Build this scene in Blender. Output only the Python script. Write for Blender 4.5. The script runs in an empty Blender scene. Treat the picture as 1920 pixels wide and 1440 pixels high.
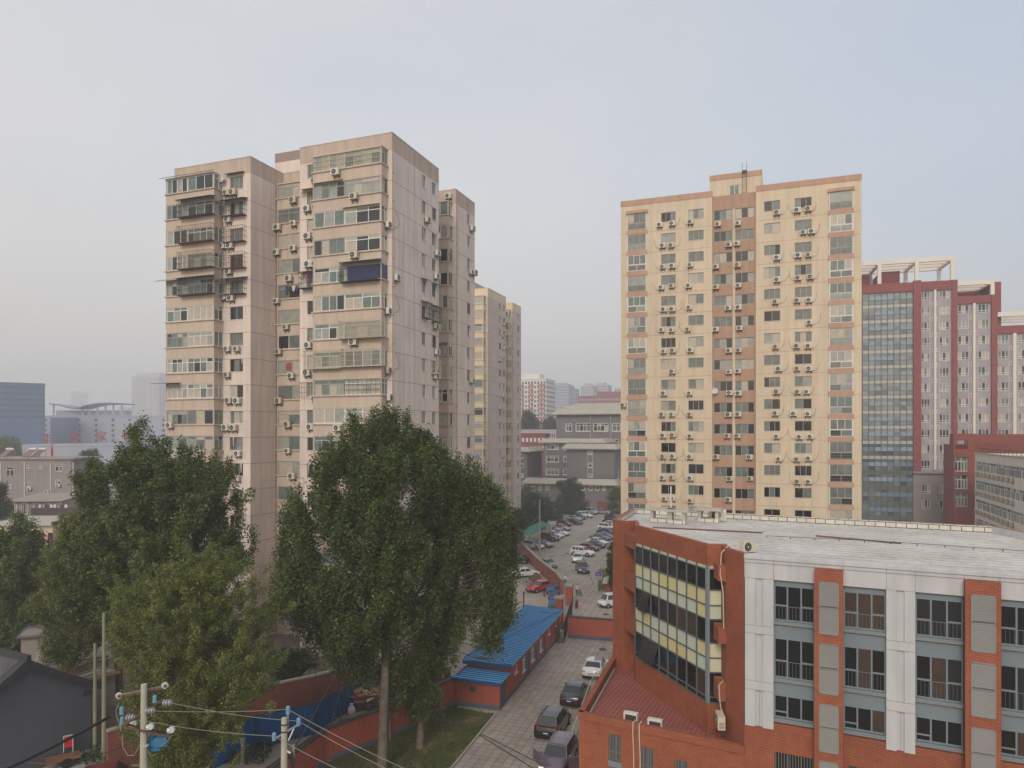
import bpy, math, random
import numpy as np
from mathutils import Vector, Matrix
random.seed(7); RNG = np.random.default_rng(7)
SC = bpy.context.scene; COL = SC.collection
R = math.radians
# ---------------------------------------------------------------- camera
F, CX, HY, H = 1322.0, 960.0, 815.0, 22.5
cam_d = bpy.data.cameras.new('camera'); cam = bpy.data.objects.new('camera', cam_d); COL.objects.link(cam)
cam.location = (0, 0, H); cam.rotation_euler = (R(90), 0, 0)
cam_d.sensor_width = 36; cam_d.lens = 36*F/1920; cam_d.shift_y = (HY-720)/1920
cam_d.clip_start = 0.5; cam_d.clip_end = 9000
SC.camera = cam
# ---------------------------------------------------------------- light
SUN_EL, SUN_AZ = 32.0, 195.0     # azimuth clockwise from +Y : behind the camera
w = bpy.data.worlds.new('World'); SC.world = w; w.use_nodes = True
nt = w.node_tree; nt.nodes.clear(); N = nt.nodes.new; L = nt.links.new
out = N('ShaderNodeOutputWorld'); bg1 = N('ShaderNodeBackground'); bg2 = N('ShaderNodeBackground'); add = N('ShaderNodeAddShader')
sky = N('ShaderNodeTexSky'); sky.sky_type = 'NISHITA'; sky.sun_disc = False
sky.sun_elevation = R(SUN_EL); sky.sun_rotation = R(SUN_AZ); sky.dust_density = 4.0; sky.air_density = 1.5
bg1.inputs[1].default_value = 0.055
L(sky.outputs[0], bg1.inputs[0])
tc = N('ShaderNodeTexCoord'); sep = N('ShaderNodeSeparateXYZ'); L(tc.outputs['Generated'], sep.inputs[0])
rp = N('ShaderNodeValToRGB'); L(sep.outputs[2], rp.inputs[0])
rp.color_ramp.elements[0].position = 0.0; rp.color_ramp.elements[0].color = (0.50, 0.475, 0.475, 1)
rp.color_ramp.elements[1].position = 0.60; rp.color_ramp.elements[1].color = (0.50, 0.52, 0.55, 1)
e = rp.color_ramp.elements.new(0.15); e.color = (0.52, 0.50, 0.505, 1)
e = rp.color_ramp.elements.new(0.34); e.color = (0.53, 0.535, 0.555, 1)
mp = N('ShaderNodeMapping'); mp.inputs['Scale'].default_value = (1.2, 1.2, 3.0); L(tc.outputs['Generated'], mp.inputs[0])
nz = N('ShaderNodeTexNoise'); nz.inputs['Scale'].default_value = 1.6; nz.inputs['Detail'].default_value = 6; nz.inputs['Roughness'].default_value = 0.45
L(mp.outputs[0], nz.inputs['Vector'])
r2 = N('ShaderNodeValToRGB'); L(nz.outputs[0], r2.inputs[0])
r2.color_ramp.elements[0].position = 0.35; r2.color_ramp.elements[0].color = (0.90, 0.935, 1.0, 1)
r2.color_ramp.elements[1].position = 0.65; r2.color_ramp.elements[1].color = (1.06, 1.03, 1.0, 1)
mx = N('ShaderNodeMixRGB'); mx.blend_type = 'MULTIPLY'; mx.inputs[0].default_value = 1.0
L(rp.outputs[0], mx.inputs[1]); L(r2.outputs[0], mx.inputs[2])
r3 = N('ShaderNodeValToRGB'); mr3 = N('ShaderNodeMapRange'); mr3.inputs[1].default_value = -0.6; mr3.inputs[2].default_value = 0.6; L(sep.outputs[0], mr3.inputs[0]); L(mr3.outputs[0], r3.inputs[0])
r3.color_ramp.elements[0].color = (1.42, 1.33, 1.22, 1); r3.color_ramp.elements[1].color = (0.90, 0.99, 1.11, 1)
e = r3.color_ramp.elements.new(0.55); e.color = (1.30, 1.23, 1.15, 1)
mx3 = N('ShaderNodeMixRGB'); mx3.blend_type = 'MULTIPLY'; mx3.inputs[0].default_value = 1.0; L(mx.outputs[0], mx3.inputs[1]); L(r3.outputs[0], mx3.inputs[2]); L(mx3.outputs[0], bg2.inputs[0])
bg2.inputs[1].default_value = 0.86
L(bg1.outputs[0], add.inputs[0]); L(bg2.outputs[0], add.inputs[1]); L(add.outputs[0], out.inputs[0])
sd = bpy.data.lights.new('sun', 'SUN'); sd.energy = 1.25; sd.angle = R(16); sd.color = (1.0, 0.93, 0.84)
so = bpy.data.objects.new('sun', sd); COL.objects.link(so)
_az = R(SUN_AZ); _d = Vector((math.sin(_az)*math.cos(R(SUN_EL)), math.cos(_az)*math.cos(R(SUN_EL)), math.sin(R(SUN_EL))))
so.rotation_euler = (-_d).to_track_quat('-Z', 'Y').to_euler(); so.location = (0, -30, 80)
SC.view_settings.view_transform = 'Standard'; SC.view_settings.look = 'None'; SC.view_settings.gamma = 1; SC.view_settings.exposure = 0.0
SC.render.engine = 'CYCLES'
SC.cycles.volume_step_rate = 1; SC.cycles.max_bounces = 6; SC.cycles.volume_bounces = 3; SC.cycles.transparent_max_bounces = 8

# ---------------------------------------------------------------- measuring helpers
def gp(px, py, Z=0.0):
    Y = (H-Z)*F/(py-HY); return Vector(((px-CX)/F*Y, Y, Z))
def yp(px, py, Y): return Vector(((px-CX)/F*Y, Y, H-(py-HY)/F*Y))
class Fr:
    def __init__(s, o, yaw):
        s.o = Vector(o[:2]); s.yaw = R(yaw); s.u = Vector((math.cos(s.yaw), math.sin(s.yaw))); s.v = Vector((-math.sin(s.yaw), math.cos(s.yaw)))
    def lx(s, px, y0=0.0):
        k = (px-CX)/F; b = s.o+s.v*y0
        return -(b.x-k*b.y)/(s.u.x-k*s.u.y)
    def ly(s, px, x0=0.0):
        k = (px-CX)/F; b = s.o+s.u*x0
        return -(b.x-k*b.y)/(s.v.x-k*s.v.y)
    def W(s, x, y, z=0.0):
        p = s.o+s.u*x+s.v*y; return Vector((p.x, p.y, z))
    def z(s, py, x, y): return H-(py-HY)/F*s.W(x, y).y
    def loc(s, P):
        d = Vector((P[0], P[1]))-s.o; return d.dot(s.u), d.dot(s.v)
# ---------------------------------------------------------------- materials
def S(r, g, b):
    f = lambda c: (c/255)/12.92 if c/255 <= 0.04045 else ((c/255+0.055)/1.055)**2.4
    return (f(r), f(g), f(b), 1)
M = {}
def mat(name, col, rough=0.7, spec=0.3, metal=0.0, noise=None, streak=None, bump=0.0, coat=0.0, fine=0.0):
    """noise=(scale, amount) patchy wear, streak=(amount) vertical runs, fine = small grain"""
    m = bpy.data.materials.new(name); m.use_nodes = True; n = m.node_tree; b = n.nodes['Principled BSDF']
    b.inputs['Base Color'].default_value = col; b.inputs['Roughness'].default_value = rough
    b.inputs['Specular IOR Level'].default_value = spec; b.inputs['Metallic'].default_value = metal; b.inputs['Coat Weight'].default_value = coat
    last = None
    t = n.nodes.new('ShaderNodeTexCoord')
    def layer(vec, scale, amt, last, det=5):
        z = n.nodes.new('ShaderNodeTexNoise'); z.inputs['Scale'].default_value = scale; z.inputs['Detail'].default_value = det
        n.links.new(vec, z.inputs['Vector'])
        mr = n.nodes.new('ShaderNodeMapRange'); mr.inputs[1].default_value = 0.3; mr.inputs[2].default_value = 0.7
        mr.inputs[3].default_value = 1-amt; mr.inputs[4].default_value = 1+amt; n.links.new(z.outputs[0], mr.inputs[0])
        x = n.nodes.new('ShaderNodeMixRGB'); x.blend_type = 'MULTIPLY'; x.inputs[0].default_value = 1
        if last is None: x.inputs[1].default_value = col
        else: n.links.new(last, x.inputs[1])
        n.links.new(mr.outputs[0], x.inputs[2]); return x.outputs[0], z
    zz = None
    if noise: last, zz = layer(t.outputs['Object'], noise[0], noise[1], last)
    if streak:
        mpn = n.nodes.new('ShaderNodeMapping'); mpn.inputs['Scale'].default_value = (1.6, 1.6, 0.12); n.links.new(t.outputs['Object'], mpn.inputs[0])
        last, _ = layer(mpn.outputs[0], 1.0, streak, last)
    if fine: last, zz = layer(t.outputs['Object'], 9.0, fine, last, 3)
    if last: n.links.new(last, b.inputs['Base Color'])
    if bump and zz:
        bn = n.nodes.new('ShaderNodeBump'); bn.inputs['Strength'].default_value = bump; bn.inputs['Distance'].default_value = 0.02
        n.links.new(zz.outputs[0], bn.inputs['Height']); n.links.new(bn.outputs[0], b.inputs['Normal'])
    M[name] = m; return m
def mat_brick(name, c1, c2, cm, bw, rh, ms, off=0.5, rough=0.8, noise=0.12, nscale=0.4, uv=True, scale_noise2=None):
    m = bpy.data.materials.new(name); m.use_nodes = True; n = m.node_tree; b = n.nodes['Principled BSDF']
    b.inputs['Roughness'].default_value = rough; b.inputs['Specular IOR Level'].default_value = 0.25
    t = n.nodes.new('ShaderNodeTexCoord'); k = n.nodes.new('ShaderNodeTexBrick'); k.offset = off; k.squash = 1
    k.inputs['Color1'].default_value = c1; k.inputs['Color2'].default_value = c2; k.inputs['Mortar'].default_value = cm
    k.inputs['Scale'].default_value = 1; k.inputs['Brick Width'].default_value = bw; k.inputs['Row Height'].default_value = rh
    k.inputs['Mortar Size'].default_value = ms; k.inputs['Mortar Smooth'].default_value = 0.2; k.inputs['Bias'].default_value = 0
    n.links.new(t.outputs['UV'], k.inputs['Vector'])
    last = k.outputs[0]
    for sc, am in ((nscale, noise), (nscale*7, noise*0.8)):
        z = n.nodes.new('ShaderNodeTexNoise'); z.inputs['Scale'].default_value = sc; z.inputs['Detail'].default_value = 5
        n.links.new(t.outputs['Object'], z.inputs['Vector'])
        mr = n.nodes.new('ShaderNodeMapRange'); mr.inputs[1].default_value = 0.3; mr.inputs[2].default_value = 0.7
        mr.inputs[3].default_value = 1-am; mr.inputs[4].default_value = 1+am; n.links.new(z.outputs[0], mr.inputs[0])
        x = n.nodes.new('ShaderNodeMixRGB'); x.blend_type = 'MULTIPLY'; x.inputs[0].default_value = 1
        n.links.new(last, x.inputs[1]); n.links.new(mr.outputs[0], x.inputs[2]); last = x.outputs[0]
    n.links.new(last, b.inputs['Base Color']); M[name] = m; return m
def mat_leaf(name, c1, c2, c3, nscale=0.5):
    m = bpy.data.materials.new(name); m.use_nodes = True; n = m.node_tree; b = n.nodes['Principled BSDF']
    b.inputs['Roughness'].default_value = 0.55; b.inputs['Specular IOR Level'].default_value = 0.25
    at = n.nodes.new('ShaderNodeAttribute'); at.attribute_name = 'tint'
    r = n.nodes.new('ShaderNodeValToRGB'); n.links.new(at.outputs['Fac'], r.inputs[0])
    r.color_ramp.elements[0].color = c1; r.color_ramp.elements[1].color = c3; r.color_ramp.elements[1].position = 1.0
    e = r.color_ramp.elements.new(0.6); e.color = c2
    n.links.new(r.outputs[0], b.inputs['Base Color'])
    tr = n.nodes.new('ShaderNodeBsdfTranslucent'); n.links.new(r.outputs[0], tr.inputs[0])
    mx = n.nodes.new('ShaderNodeMixShader'); mx.inputs[0].default_value = 0.16
    o = n.nodes['Material Output']; n.links.new(b.outputs[0], mx.inputs[1]); n.links.new(tr.outputs[0], mx.inputs[2]); n.links.new(mx.outputs[0], o.inputs[0])
    M[name] = m; return m
def mat_roof():
    m = bpy.data.materials.new('roof_membrane'); m.use_nodes = True; n = m.node_tree; b = n.nodes['Principled BSDF']; b.inputs['Roughness'].default_value = 0.85
    t = n.nodes.new('ShaderNodeTexCoord'); LK = n.links.new
    mpn = n.nodes.new('ShaderNodeMapping'); mpn.inputs['Scale'].default_value = (0.75, 4.2, 1); LK(t.outputs['Object'], mpn.inputs[0])
    z = n.nodes.new('ShaderNodeTexNoise'); z.inputs['Scale'].default_value = 2.0; z.inputs['Detail'].default_value = 10; z.inputs['Roughness'].default_value = 0.78; z.inputs['Distortion'].default_value = 0.6
    LK(mpn.outputs[0], z.inputs['Vector'])
    r = n.nodes.new('ShaderNodeValToRGB'); LK(z.outputs[0], r.inputs[0]); r.color_ramp.interpolation = 'LINEAR'
    r.color_ramp.elements[0].position = 0.37; r.color_ramp.elements[0].color = S(84, 76, 68)
    r.color_ramp.elements[1].position = 0.47; r.color_ramp.elements[1].color = S(208, 205, 198)
    e = r.color_ramp.elements.new(0.42); e.color = S(160, 150, 138)
    wv = n.nodes.new('ShaderNodeTexWave'); wv.bands_direction = 'Y'; wv.inputs['Scale'].default_value = 0.33; wv.inputs['Distortion'].default_value = .8; wv.inputs['Detail'].default_value = 3; wv.inputs['Detail Scale'].default_value = 2
    LK(t.outputs['Object'], wv.inputs['Vector'])
    r2 = n.nodes.new('ShaderNodeValToRGB'); LK(wv.outputs[0], r2.inputs[0]); r2.color_ramp.elements[0].position = 0.0; r2.color_ramp.elements[0].color = (0.45, 0.42, 0.38, 1)
    r2.color_ramp.elements[1].position = 0.12; r2.color_ramp.elements[1].color = (1, 1, 1, 1)
    x = n.nodes.new('ShaderNodeMixRGB'); x.blend_type = 'MULTIPLY'; x.inputs[0].default_value = 0.7; LK(r.outputs[0], x.inputs[1]); LK(r2.outputs[0], x.inputs[2])
    z2 = n.nodes.new('ShaderNodeTexNoise'); z2.inputs['Scale'].default_value = 0.25; z2.inputs['Detail'].default_value = 4; LK(t.outputs['Object'], z2.inputs['Vector'])
    mr = n.nodes.new('ShaderNodeMapRange'); mr.inputs[1].default_value = 0.3; mr.inputs[2].default_value = 0.7; mr.inputs[3].default_value = 0.8; mr.inputs[4].default_value = 1.1; LK(z2.outputs[0], mr.inputs[0])
    x2 = n.nodes.new('ShaderNodeMixRGB'); x2.blend_type = 'MULTIPLY'; x2.inputs[0].default_value = 1; LK(x.outputs[0], x2.inputs[1]); LK(mr.outputs[0], x2.inputs[2])
    LK(x2.outputs[0], b.inputs['Base Color']); M['roof_membrane'] = m
mat_roof()
# walls
mat('pink_wall', S(215, 200, 190), 0.9, noise=(0.25, 0.07), streak=0.11, fine=0.03)
mat('tan_wall', S(191, 175, 160), 0.9, noise=(0.3, 0.06), streak=0.09, fine=0.03)
mat('tan_roof', S(184, 167, 153), 0.9, noise=(0.4, 0.07), streak=0.14)
mat('stone_joint', S(150, 132, 126), 0.9)
mat('cream_wall', S(207, 191, 167), 0.9, noise=(0.25, 0.05), streak=0.09, fine=0.02)
mat('salmon_trim', S(184, 148, 128), 0.9, noise=(0.4, 0.05), streak=0.08)
mat('salmon_wall', S(174, 143, 122), 0.9, noise=(0.4, 0.05), streak=0.1)
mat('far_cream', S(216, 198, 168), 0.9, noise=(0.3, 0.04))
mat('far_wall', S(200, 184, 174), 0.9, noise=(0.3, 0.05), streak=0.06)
mat('red_clad', S(138, 76, 72), 0.8, noise=(0.4, 0.07), fine=0.04)
mat('grey_clad', S(164, 156, 164), 0.8, noise=(0.4, 0.05))
mat('warm_grey_clad', S(150, 138, 134), 0.8, noise=(0.4, 0.05))
mat('white_trim', S(222, 216, 204), 0.7, noise=(0.5, 0.04))
mat('white_panel', S(186, 187, 190), 0.7, noise=(0.6, 0.06), streak=0.1)
mat('panel_joint', S(150, 138, 128), 0.9)
mat('blue_grey', S(118, 130, 138), 0.6, noise=(0.6, 0.05))
mat('aluminium', S(178, 182, 180), 0.45, metal=0.2)
mat('dark_frame', S(92, 100, 104), 0.5)
mat('white_frame', S(218, 220, 216), 0.5)
mat('grey_frame', S(160, 158, 150), 0.5)
mat('glass_dark', S(38, 40, 42), 0.08, 0.6)
mat('glass_black', S(22, 24, 26), 0.06, 0.5)
mat('glass_mid', S(104, 110, 108), 0.12, 0.6, noise=(1.1, 0.25))  # reflected sky and curtains are mixed into the mid pane colours
mat('glass_light', S(150, 152, 146), 0.2, 0.5, noise=(1.7, 0.18))
mat('glass_green', S(100, 114, 110), 0.12, 0.6, noise=(1.3, 0.2))
mat('glass_curtain', S(176, 168, 154), 0.3, 0.5, noise=(2.5, 0.12))
mat('glass_blue', S(110, 132, 152), 0.1, 0.7)
mat('glass_red', S(130, 40, 48), 0.3, 0.5)
mat('glass_indigo', S(42, 52, 110), 0.3, 0.5)
mat('glass_brown', S(70, 58, 50), 0.15, 0.5, noise=(2.0, 0.15))
mat('glass_far', S(72, 82, 96), 0.15, 0.5)
mat('yellow_panel', S(206, 198, 148), 0.5, noise=(0.8, 0.03))
mat('pale_panel', S(204, 204, 178), 0.5, noise=(0.8, 0.03))
mat('mint_panel', S(190, 200, 182), 0.5)
mat('louver', S(134, 133, 132), 0.5, noise=(0.7, 0.05))
mat('ac_white', S(208, 206, 198), 0.5, noise=(3.0, 0.05))
mat('ac_beige', S(198, 188, 168), 0.5, noise=(3.0, 0.05))
mat('ac_dark', S(56, 56, 58), 0.6)
mat('ac_hub', S(190, 190, 186), 0.5)
mat('steel_dark', S(62, 62, 60), 0.6)
mat('steel_rust', S(112, 84, 66), 0.8, noise=(4, 0.2))
mat('cage_cream', S(182, 172, 150), 0.6)
mat('hose', S(128, 110, 92), 0.7)
mat('pipe', S(172, 150, 140), 0.7)
mat('awning_green', S(142, 160, 132), 0.7, noise=(2, 0.1))
mat('awning_dark', S(70, 88, 82), 0.7, noise=(2, 0.1))
mat('awning_yellow', S(176, 160, 92), 0.7, noise=(2, 0.1))
mat('awning_blue', S(58, 66, 130), 0.7)
mat('cloth_white', S(214, 212, 214), 0.8)
mat('cloth_pink', S(190, 120, 160), 0.8)
mat('cloth_blue', S(64, 72, 112), 0.8)
mat('red_paper', S(190, 40, 44), 0.7)
mat('sign_red', S(150, 36, 56), 0.6)
mat('concrete', S(150, 144, 134), 0.9, noise=(0.8, 0.1), streak=0.12)
mat('concrete_pale', S(176, 172, 158), 0.85, noise=(1.2, 0.08), streak=0.1)
mat('eave', S(172, 166, 152), 0.85, noise=(0.3, 0.08), streak=0.12)
mat('dark_cap', S(70, 66, 66), 0.8)
mat('navy_base', S(86, 92, 112), 0.85, noise=(0.8, 0.1))
mat('blue_sheet', S(34, 92, 148), 0.55, noise=(0.7, 0.12), streak=0.12)
mat('blue_roof', S(96, 170, 216), 0.45, noise=(0.5, 0.06))
mat('blue_roof_rib', S(30, 88, 142), 0.5)
mat('teal_door', S(58, 104, 130), 0.6)
mat('grey_plaster', S(92, 95, 106), 0.9, noise=(0.5, 0.05), streak=0.06)
mat('tile_dark', S(60, 60, 64), 0.85, noise=(1.5, 0.2))
mat('tile_grey', S(104, 104, 110), 0.85, noise=(1.5, 0.15))
mat('bark', S(100, 90, 80), 0.95, noise=(3.0, 0.3), streak=0.2, bump=0.5)
mat('bark_dark', S(70, 62, 54), 0.95, noise=(3.0, 0.25))
mat('porcelain_white', S(190, 190, 188), 0.25, 0.5)
mat('porcelain_blue', S(112, 160, 182), 0.3, 0.5)
mat('porcelain_grey', S(150, 146, 150), 0.3, 0.5)
mat('transformer_blue', S(58, 116, 150), 0.5, noise=(3, 0.1))
mat('wire', S(58, 54, 52), 0.8)
mat('wire_pale', S(140, 138, 132), 0.8)
mat('cardboard', S(160, 124, 90), 0.9, noise=(3, 0.15))
mat('rubber', S(26, 26, 28), 0.8)
mat('rim', S(160, 162, 166), 0.35, metal=0.6)
mat('lamp_clear', S(220, 224, 228), 0.15, 0.6)
mat('lamp_red', S(150, 20, 26), 0.2, 0.6)
mat('plate_blue', S(40, 70, 160), 0.4)
mat('car_glass', S(34, 42, 48), 0.06, 0.7)
mat('skin', S(178, 132, 106), 0.6)
mat('hair', S(22, 20, 20), 0.7)
mat('shirt', S(176, 178, 204), 0.8)
mat('trousers', S(34, 38, 62), 0.8)
mat('tarp_green', S(40, 124, 108), 0.7, noise=(0.6, 0.1))
mat('purple', S(92, 52, 150), 0.5)
mat('red_plastic', S(150, 28, 36), 0.5)
mat('solar_panel', S(112, 92, 96), 0.3, 0.5, noise=(2, 0.1))
mat('solar_red', S(176, 50, 48), 0.5)
mat('flag_red', S(190, 36, 52), 0.8)
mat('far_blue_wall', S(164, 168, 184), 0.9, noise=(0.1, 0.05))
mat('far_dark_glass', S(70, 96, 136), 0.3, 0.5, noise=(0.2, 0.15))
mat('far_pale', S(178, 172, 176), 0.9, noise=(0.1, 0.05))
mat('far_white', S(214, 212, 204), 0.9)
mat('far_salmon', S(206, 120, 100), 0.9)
mat('far_redbrick', S(140, 76, 82), 0.9)
mat('grey_house', S(142, 134, 134), 0.9, noise=(0.3, 0.08), streak=0.08)
mat('ground_soil', S(118, 108, 98), 0.95, noise=(0.08, 0.15), fine=0.08)
mat('asphalt', S(156, 147, 136), 0.92, noise=(0.16, 0.15), fine=0.08)
mat('kerb', S(158, 152, 142), 0.9, noise=(1, 0.08))
def mat_grass():
    m = bpy.data.materials.new('grass'); m.use_nodes = True; n = m.node_tree; b = n.nodes['Principled BSDF']; b.inputs['Roughness'].default_value = .95; t = n.nodes.new('ShaderNodeTexCoord')
    z = n.nodes.new('ShaderNodeTexNoise'); z.inputs['Scale'].default_value = .55; z.inputs['Detail'].default_value = 8; z.inputs['Roughness'].default_value = .65; n.links.new(t.outputs['Object'], z.inputs['Vector'])
    r = n.nodes.new('ShaderNodeValToRGB'); n.links.new(z.outputs[0], r.inputs[0]); r.color_ramp.elements[0].position = .40; r.color_ramp.elements[0].color = S(72, 82, 44); r.color_ramp.elements[1].position = .62; r.color_ramp.elements[1].color = S(124, 106, 76)
    e = r.color_ramp.elements.new(.52); e.color = S(88, 88, 54); n.links.new(r.outputs[0], b.inputs['Base Color']); M['grass'] = m
mat_grass()
mat('grass_old', S(74, 84, 46), 0.95, noise=(0.5, 0.25), fine=0.2)
mat('grass_dry', S(112, 98, 66), 0.95, noise=(0.7, 0.2), fine=0.15)
mat('louver_back', S(88, 87, 86), 0.6)
mat('pole_green', S(136, 138, 112), 0.85, noise=(1.2, 0.1), streak=0.15)
mat('stain_soft', S(198, 180, 172), 0.9, fine=.05)
mat('stain_pale', S(206, 190, 184), 0.9)
mat('rust_stain', S(176, 132, 92), 0.9)
mat('grime', S(148, 136, 122), 0.9)
mat('strip_pale', S(176, 178, 172), .3, .5)
mat('strip_a', S(142, 145, 142), .15, .5, noise=(.8, .15))
mat('strip_b', S(124, 132, 134), .12, .5, noise=(.9, .18))
mat('timber', S(124, 92, 64), 0.85, noise=(1, 0.12), streak=0.15)
mat('dust', S(120, 112, 106), 0.9, noise=(2, 0.2))
mat_brick('orange_brick', S(142, 76, 54), S(127, 66, 46), S(166, 108, 84), 0.25, 0.085, 0.012, noise=0.13, nscale=.25)
mat_brick('courtyard_brick', S(158, 72, 56), S(146, 64, 50), S(160, 104, 88), 0.25, 0.085, 0.012, noise=0.12)
mat_brick('old_brick', S(134, 74, 62), S(118, 64, 56), S(146, 104, 92), 0.25, 0.085, 0.012, noise=0.16)
mat_brick('grey_brick', S(118, 112, 116), S(108, 102, 108), S(134, 128, 128), 0.4, 0.12, 0.015, noise=0.08)
mat_brick('far_red_brick', S(134, 68, 58), S(124, 62, 54), S(144, 84, 74), 0.25, 0.09, 0.012, noise=0.06)
mat_brick('terrace_tile', S(140, 76, 70), S(132, 70, 66), S(172, 124, 114), 0.3, 0.3, 0.02, off=0.0, noise=0.1)
mat_brick('paving', S(164, 155, 147), S(150, 142, 134), S(106, 99, 93), 0.6, 0.6, 0.022, off=0.0, noise=0.17, nscale=0.16)
mat_brick('paving_lot', S(160, 152, 142), S(148, 141, 132), S(106, 100, 94), 0.9, 0.9, 0.03, off=0.0, noise=0.16, nscale=0.12)
mat_brick('cracked_coping', S(206, 204, 196), S(196, 192, 182), S(84, 78, 70), 0.7, 0.36, 0.03, off=0.35, noise=0.08, nscale=2.0)
mat_leaf('leaf_poplar', S(56, 70, 36), S(86, 101, 48), S(118, 127, 66))
mat_leaf('leaf_plane', S(58, 74, 38), S(90, 106, 50), S(130, 138, 72))
mat_leaf('leaf_locust', S(74, 87, 44), S(114, 122, 62), S(152, 154, 86))
mat_leaf('leaf_dark', S(40, 52, 36), S(58, 72, 46), S(84, 96, 58))
CURT = ['glass_mid', 'glass_light', 'glass_green', 'glass_curtain', 'glass_dark']
# ---------------------------------------------------------------- mesh builder
class MB:
    def __init__(s): s.v = []; s.f = []; s.m = []; s.ms = []
    def mi(s, m):
        if m not in s.ms: s.ms.append(m)
        return s.ms.index(m)
    def poly(s, pts, m):
        n = len(s.v); s.v += [tuple(p) for p in pts]; s.f.append(tuple(range(n, n+len(pts)))); s.m.append(s.mi(m))
    def hexa(s, c, m, skip=()):
        n = len(s.v); s.v += [tuple(p) for p in c]; k = s.mi(m)
        for i, q in enumerate(((0, 3, 2, 1), (4, 5, 6, 7), (0, 1, 5, 4), (1, 2, 6, 5), (2, 3, 7, 6), (3, 0, 4, 7))):
            if i in skip: continue
            s.f.append(tuple(n+j for j in q)); s.m.append(k)
    def box(s, x0, x1, y0, y1, z0, z1, m, skip=()):
        s.hexa([(x0, y0, z0), (x1, y0, z0), (x1, y1, z0), (x0, y1, z0), (x0, y0, z1), (x1, y0, z1), (x1, y1, z1), (x0, y1, z1)], m, skip)
    def tb(s, T, a0, a1, d0, d1, z0, z1, m, skip=()):
        s.hexa([T(a0, d0, z0), T(a1, d0, z0), T(a1, d1, z0), T(a0, d1, z0), T(a0, d0, z1), T(a1, d0, z1), T(a1, d1, z1), T(a0, d1, z1)], m, skip)
    def tq(s, T, a0, a1, z0, z1, d, m): s.poly([T(a0, d, z0), T(a1, d, z0), T(a1, d, z1), T(a0, d, z1)], m)
    def ring(s, c, ax, r, n):
        ax = Vector(ax).normalized(); a = ax.orthogonal().normalized(); b = ax.cross(a)
        return [tuple(Vector(c)+(a*math.cos(2*math.pi*i/n)+b*math.sin(2*math.pi*i/n))*r) for i in range(n)]
    def cyl(s, p0, p1, r0, r1, m, n=10, caps=True):
        d = Vector(p1)-Vector(p0); k = len(s.v); s.v += s.ring(p0, d, r0, n)+s.ring(p1, d, r1, n); q = s.mi(m)
        for i in range(n): s.f.append((k+i, k+(i+1) % n, k+n+(i+1) % n, k+n+i)); s.m.append(q)
        if caps:
            s.f.append(tuple(k+i for i in reversed(range(n)))); s.m.append(q); s.f.append(tuple(k+n+i for i in range(n))); s.m.append(q)
    def tube(s, pts, r, m, n=5):
        rs = r if isinstance(r, (list, tuple)) else [r]*len(pts)
        pts = [Vector(p) for p in pts]; q = s.mi(m); base = len(s.v); ref = None
        for i, p in enumerate(pts):
            d = (pts[min(i+1, len(pts)-1)]-pts[max(i-1, 0)]).normalized()
            a = d.orthogonal().normalized() if ref is None else (ref-d*ref.dot(d)).normalized()
            ref = a; b = d.cross(a)
            s.v += [tuple(p+(a*math.cos(2*math.pi*j/n)+b*math.sin(2*math.pi*j/n))*rs[i]) for j in range(n)]
        for i in range(len(pts)-1):
            for j in range(n):
                k = base+i*n; s.f.append((k+j, k+(j+1) % n, k+n+(j+1) % n, k+n+j)); s.m.append(q)
        for k in (base, base+(len(pts)-1)*n): s.f.append(tuple(range(k, k+n))); s.m.append(q)
    def bar(s, p0, p1, w, h, m):
        p0 = Vector(p0); p1 = Vector(p1); d = (p1-p0).normalized(); a = Vector((0, 0, 1)).cross(d)
        a = Vector((1, 0, 0)) if a.length < 1e-4 else a.normalized()
        b = d.cross(a); a = a*w/2; b = b*h/2
        s.hexa([p0-a-b, p0+a-b, p0+a+b, p0-a+b, p1-a-b, p1+a-b, p1+a+b, p1-a+b], m)
    def prism(s, poly, z0, z1, m, mtop=None, bottom=False):
        n = len(poly)
        for i in range(n):
            a = poly[i]; b = poly[(i+1) % n]; s.poly([(a[0], a[1], z0), (b[0], b[1], z0), (b[0], b[1], z1), (a[0], a[1], z1)], m)
        s.poly([(p[0], p[1], z1) for p in poly], mtop or m)
        if bottom: s.poly([(p[0], p[1], z0) for p in reversed(poly)], m)
    def disc(s, c, ax, r, m, n=12): s.poly(s.ring(c, ax, r, n), m)
    def ball(s, c, r, m, n=8, sz=1.0):
        for i in range(n//2):
            t0 = math.pi*i/(n//2)-math.pi/2; t1 = math.pi*(i+1)/(n//2)-math.pi/2
            for j in range(n):
                a0 = 2*math.pi*j/n; a1 = 2*math.pi*(j+1)/n
                P = lambda t, a: (c[0]+r*math.cos(t)*math.cos(a), c[1]+r*math.cos(t)*math.sin(a), c[2]+r*sz*math.sin(t))
                s.poly([P(t0, a0), P(t0, a1), P(t1, a1), P(t1, a0)], m)
    def mesh(s, name, smooth=False):
        me = bpy.data.meshes.new(name); me.from_pydata(s.v, [], s.f)
        for k in s.ms: me.materials.append(M[k])
        me.polygons.foreach_set('material_index', s.m)
        uv = me.uv_layers.new(name='UVMap'); co = []
        for f in s.f:
            p = [s.v[i] for i in f]; nx = ny = nz = 0.0
            for i in range(len(p)):
                a = p[i]; b = p[(i+1) % len(p)]
                nx += (a[1]-b[1])*(a[2]+b[2]); ny += (a[2]-b[2])*(a[0]+b[0]); nz += (a[0]-b[0])*(a[1]+b[1])
            l = math.hypot(nx, ny)
            if l < 0.7*math.sqrt(l*l+nz*nz)+1e-12:
                for q in p: co += [q[0], q[1]]
            else:
                tx, ty = -ny/l, nx/l
                for q in p: co += [q[0]*tx+q[1]*ty, q[2]]
        uv.data.foreach_set('uv', co)
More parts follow.
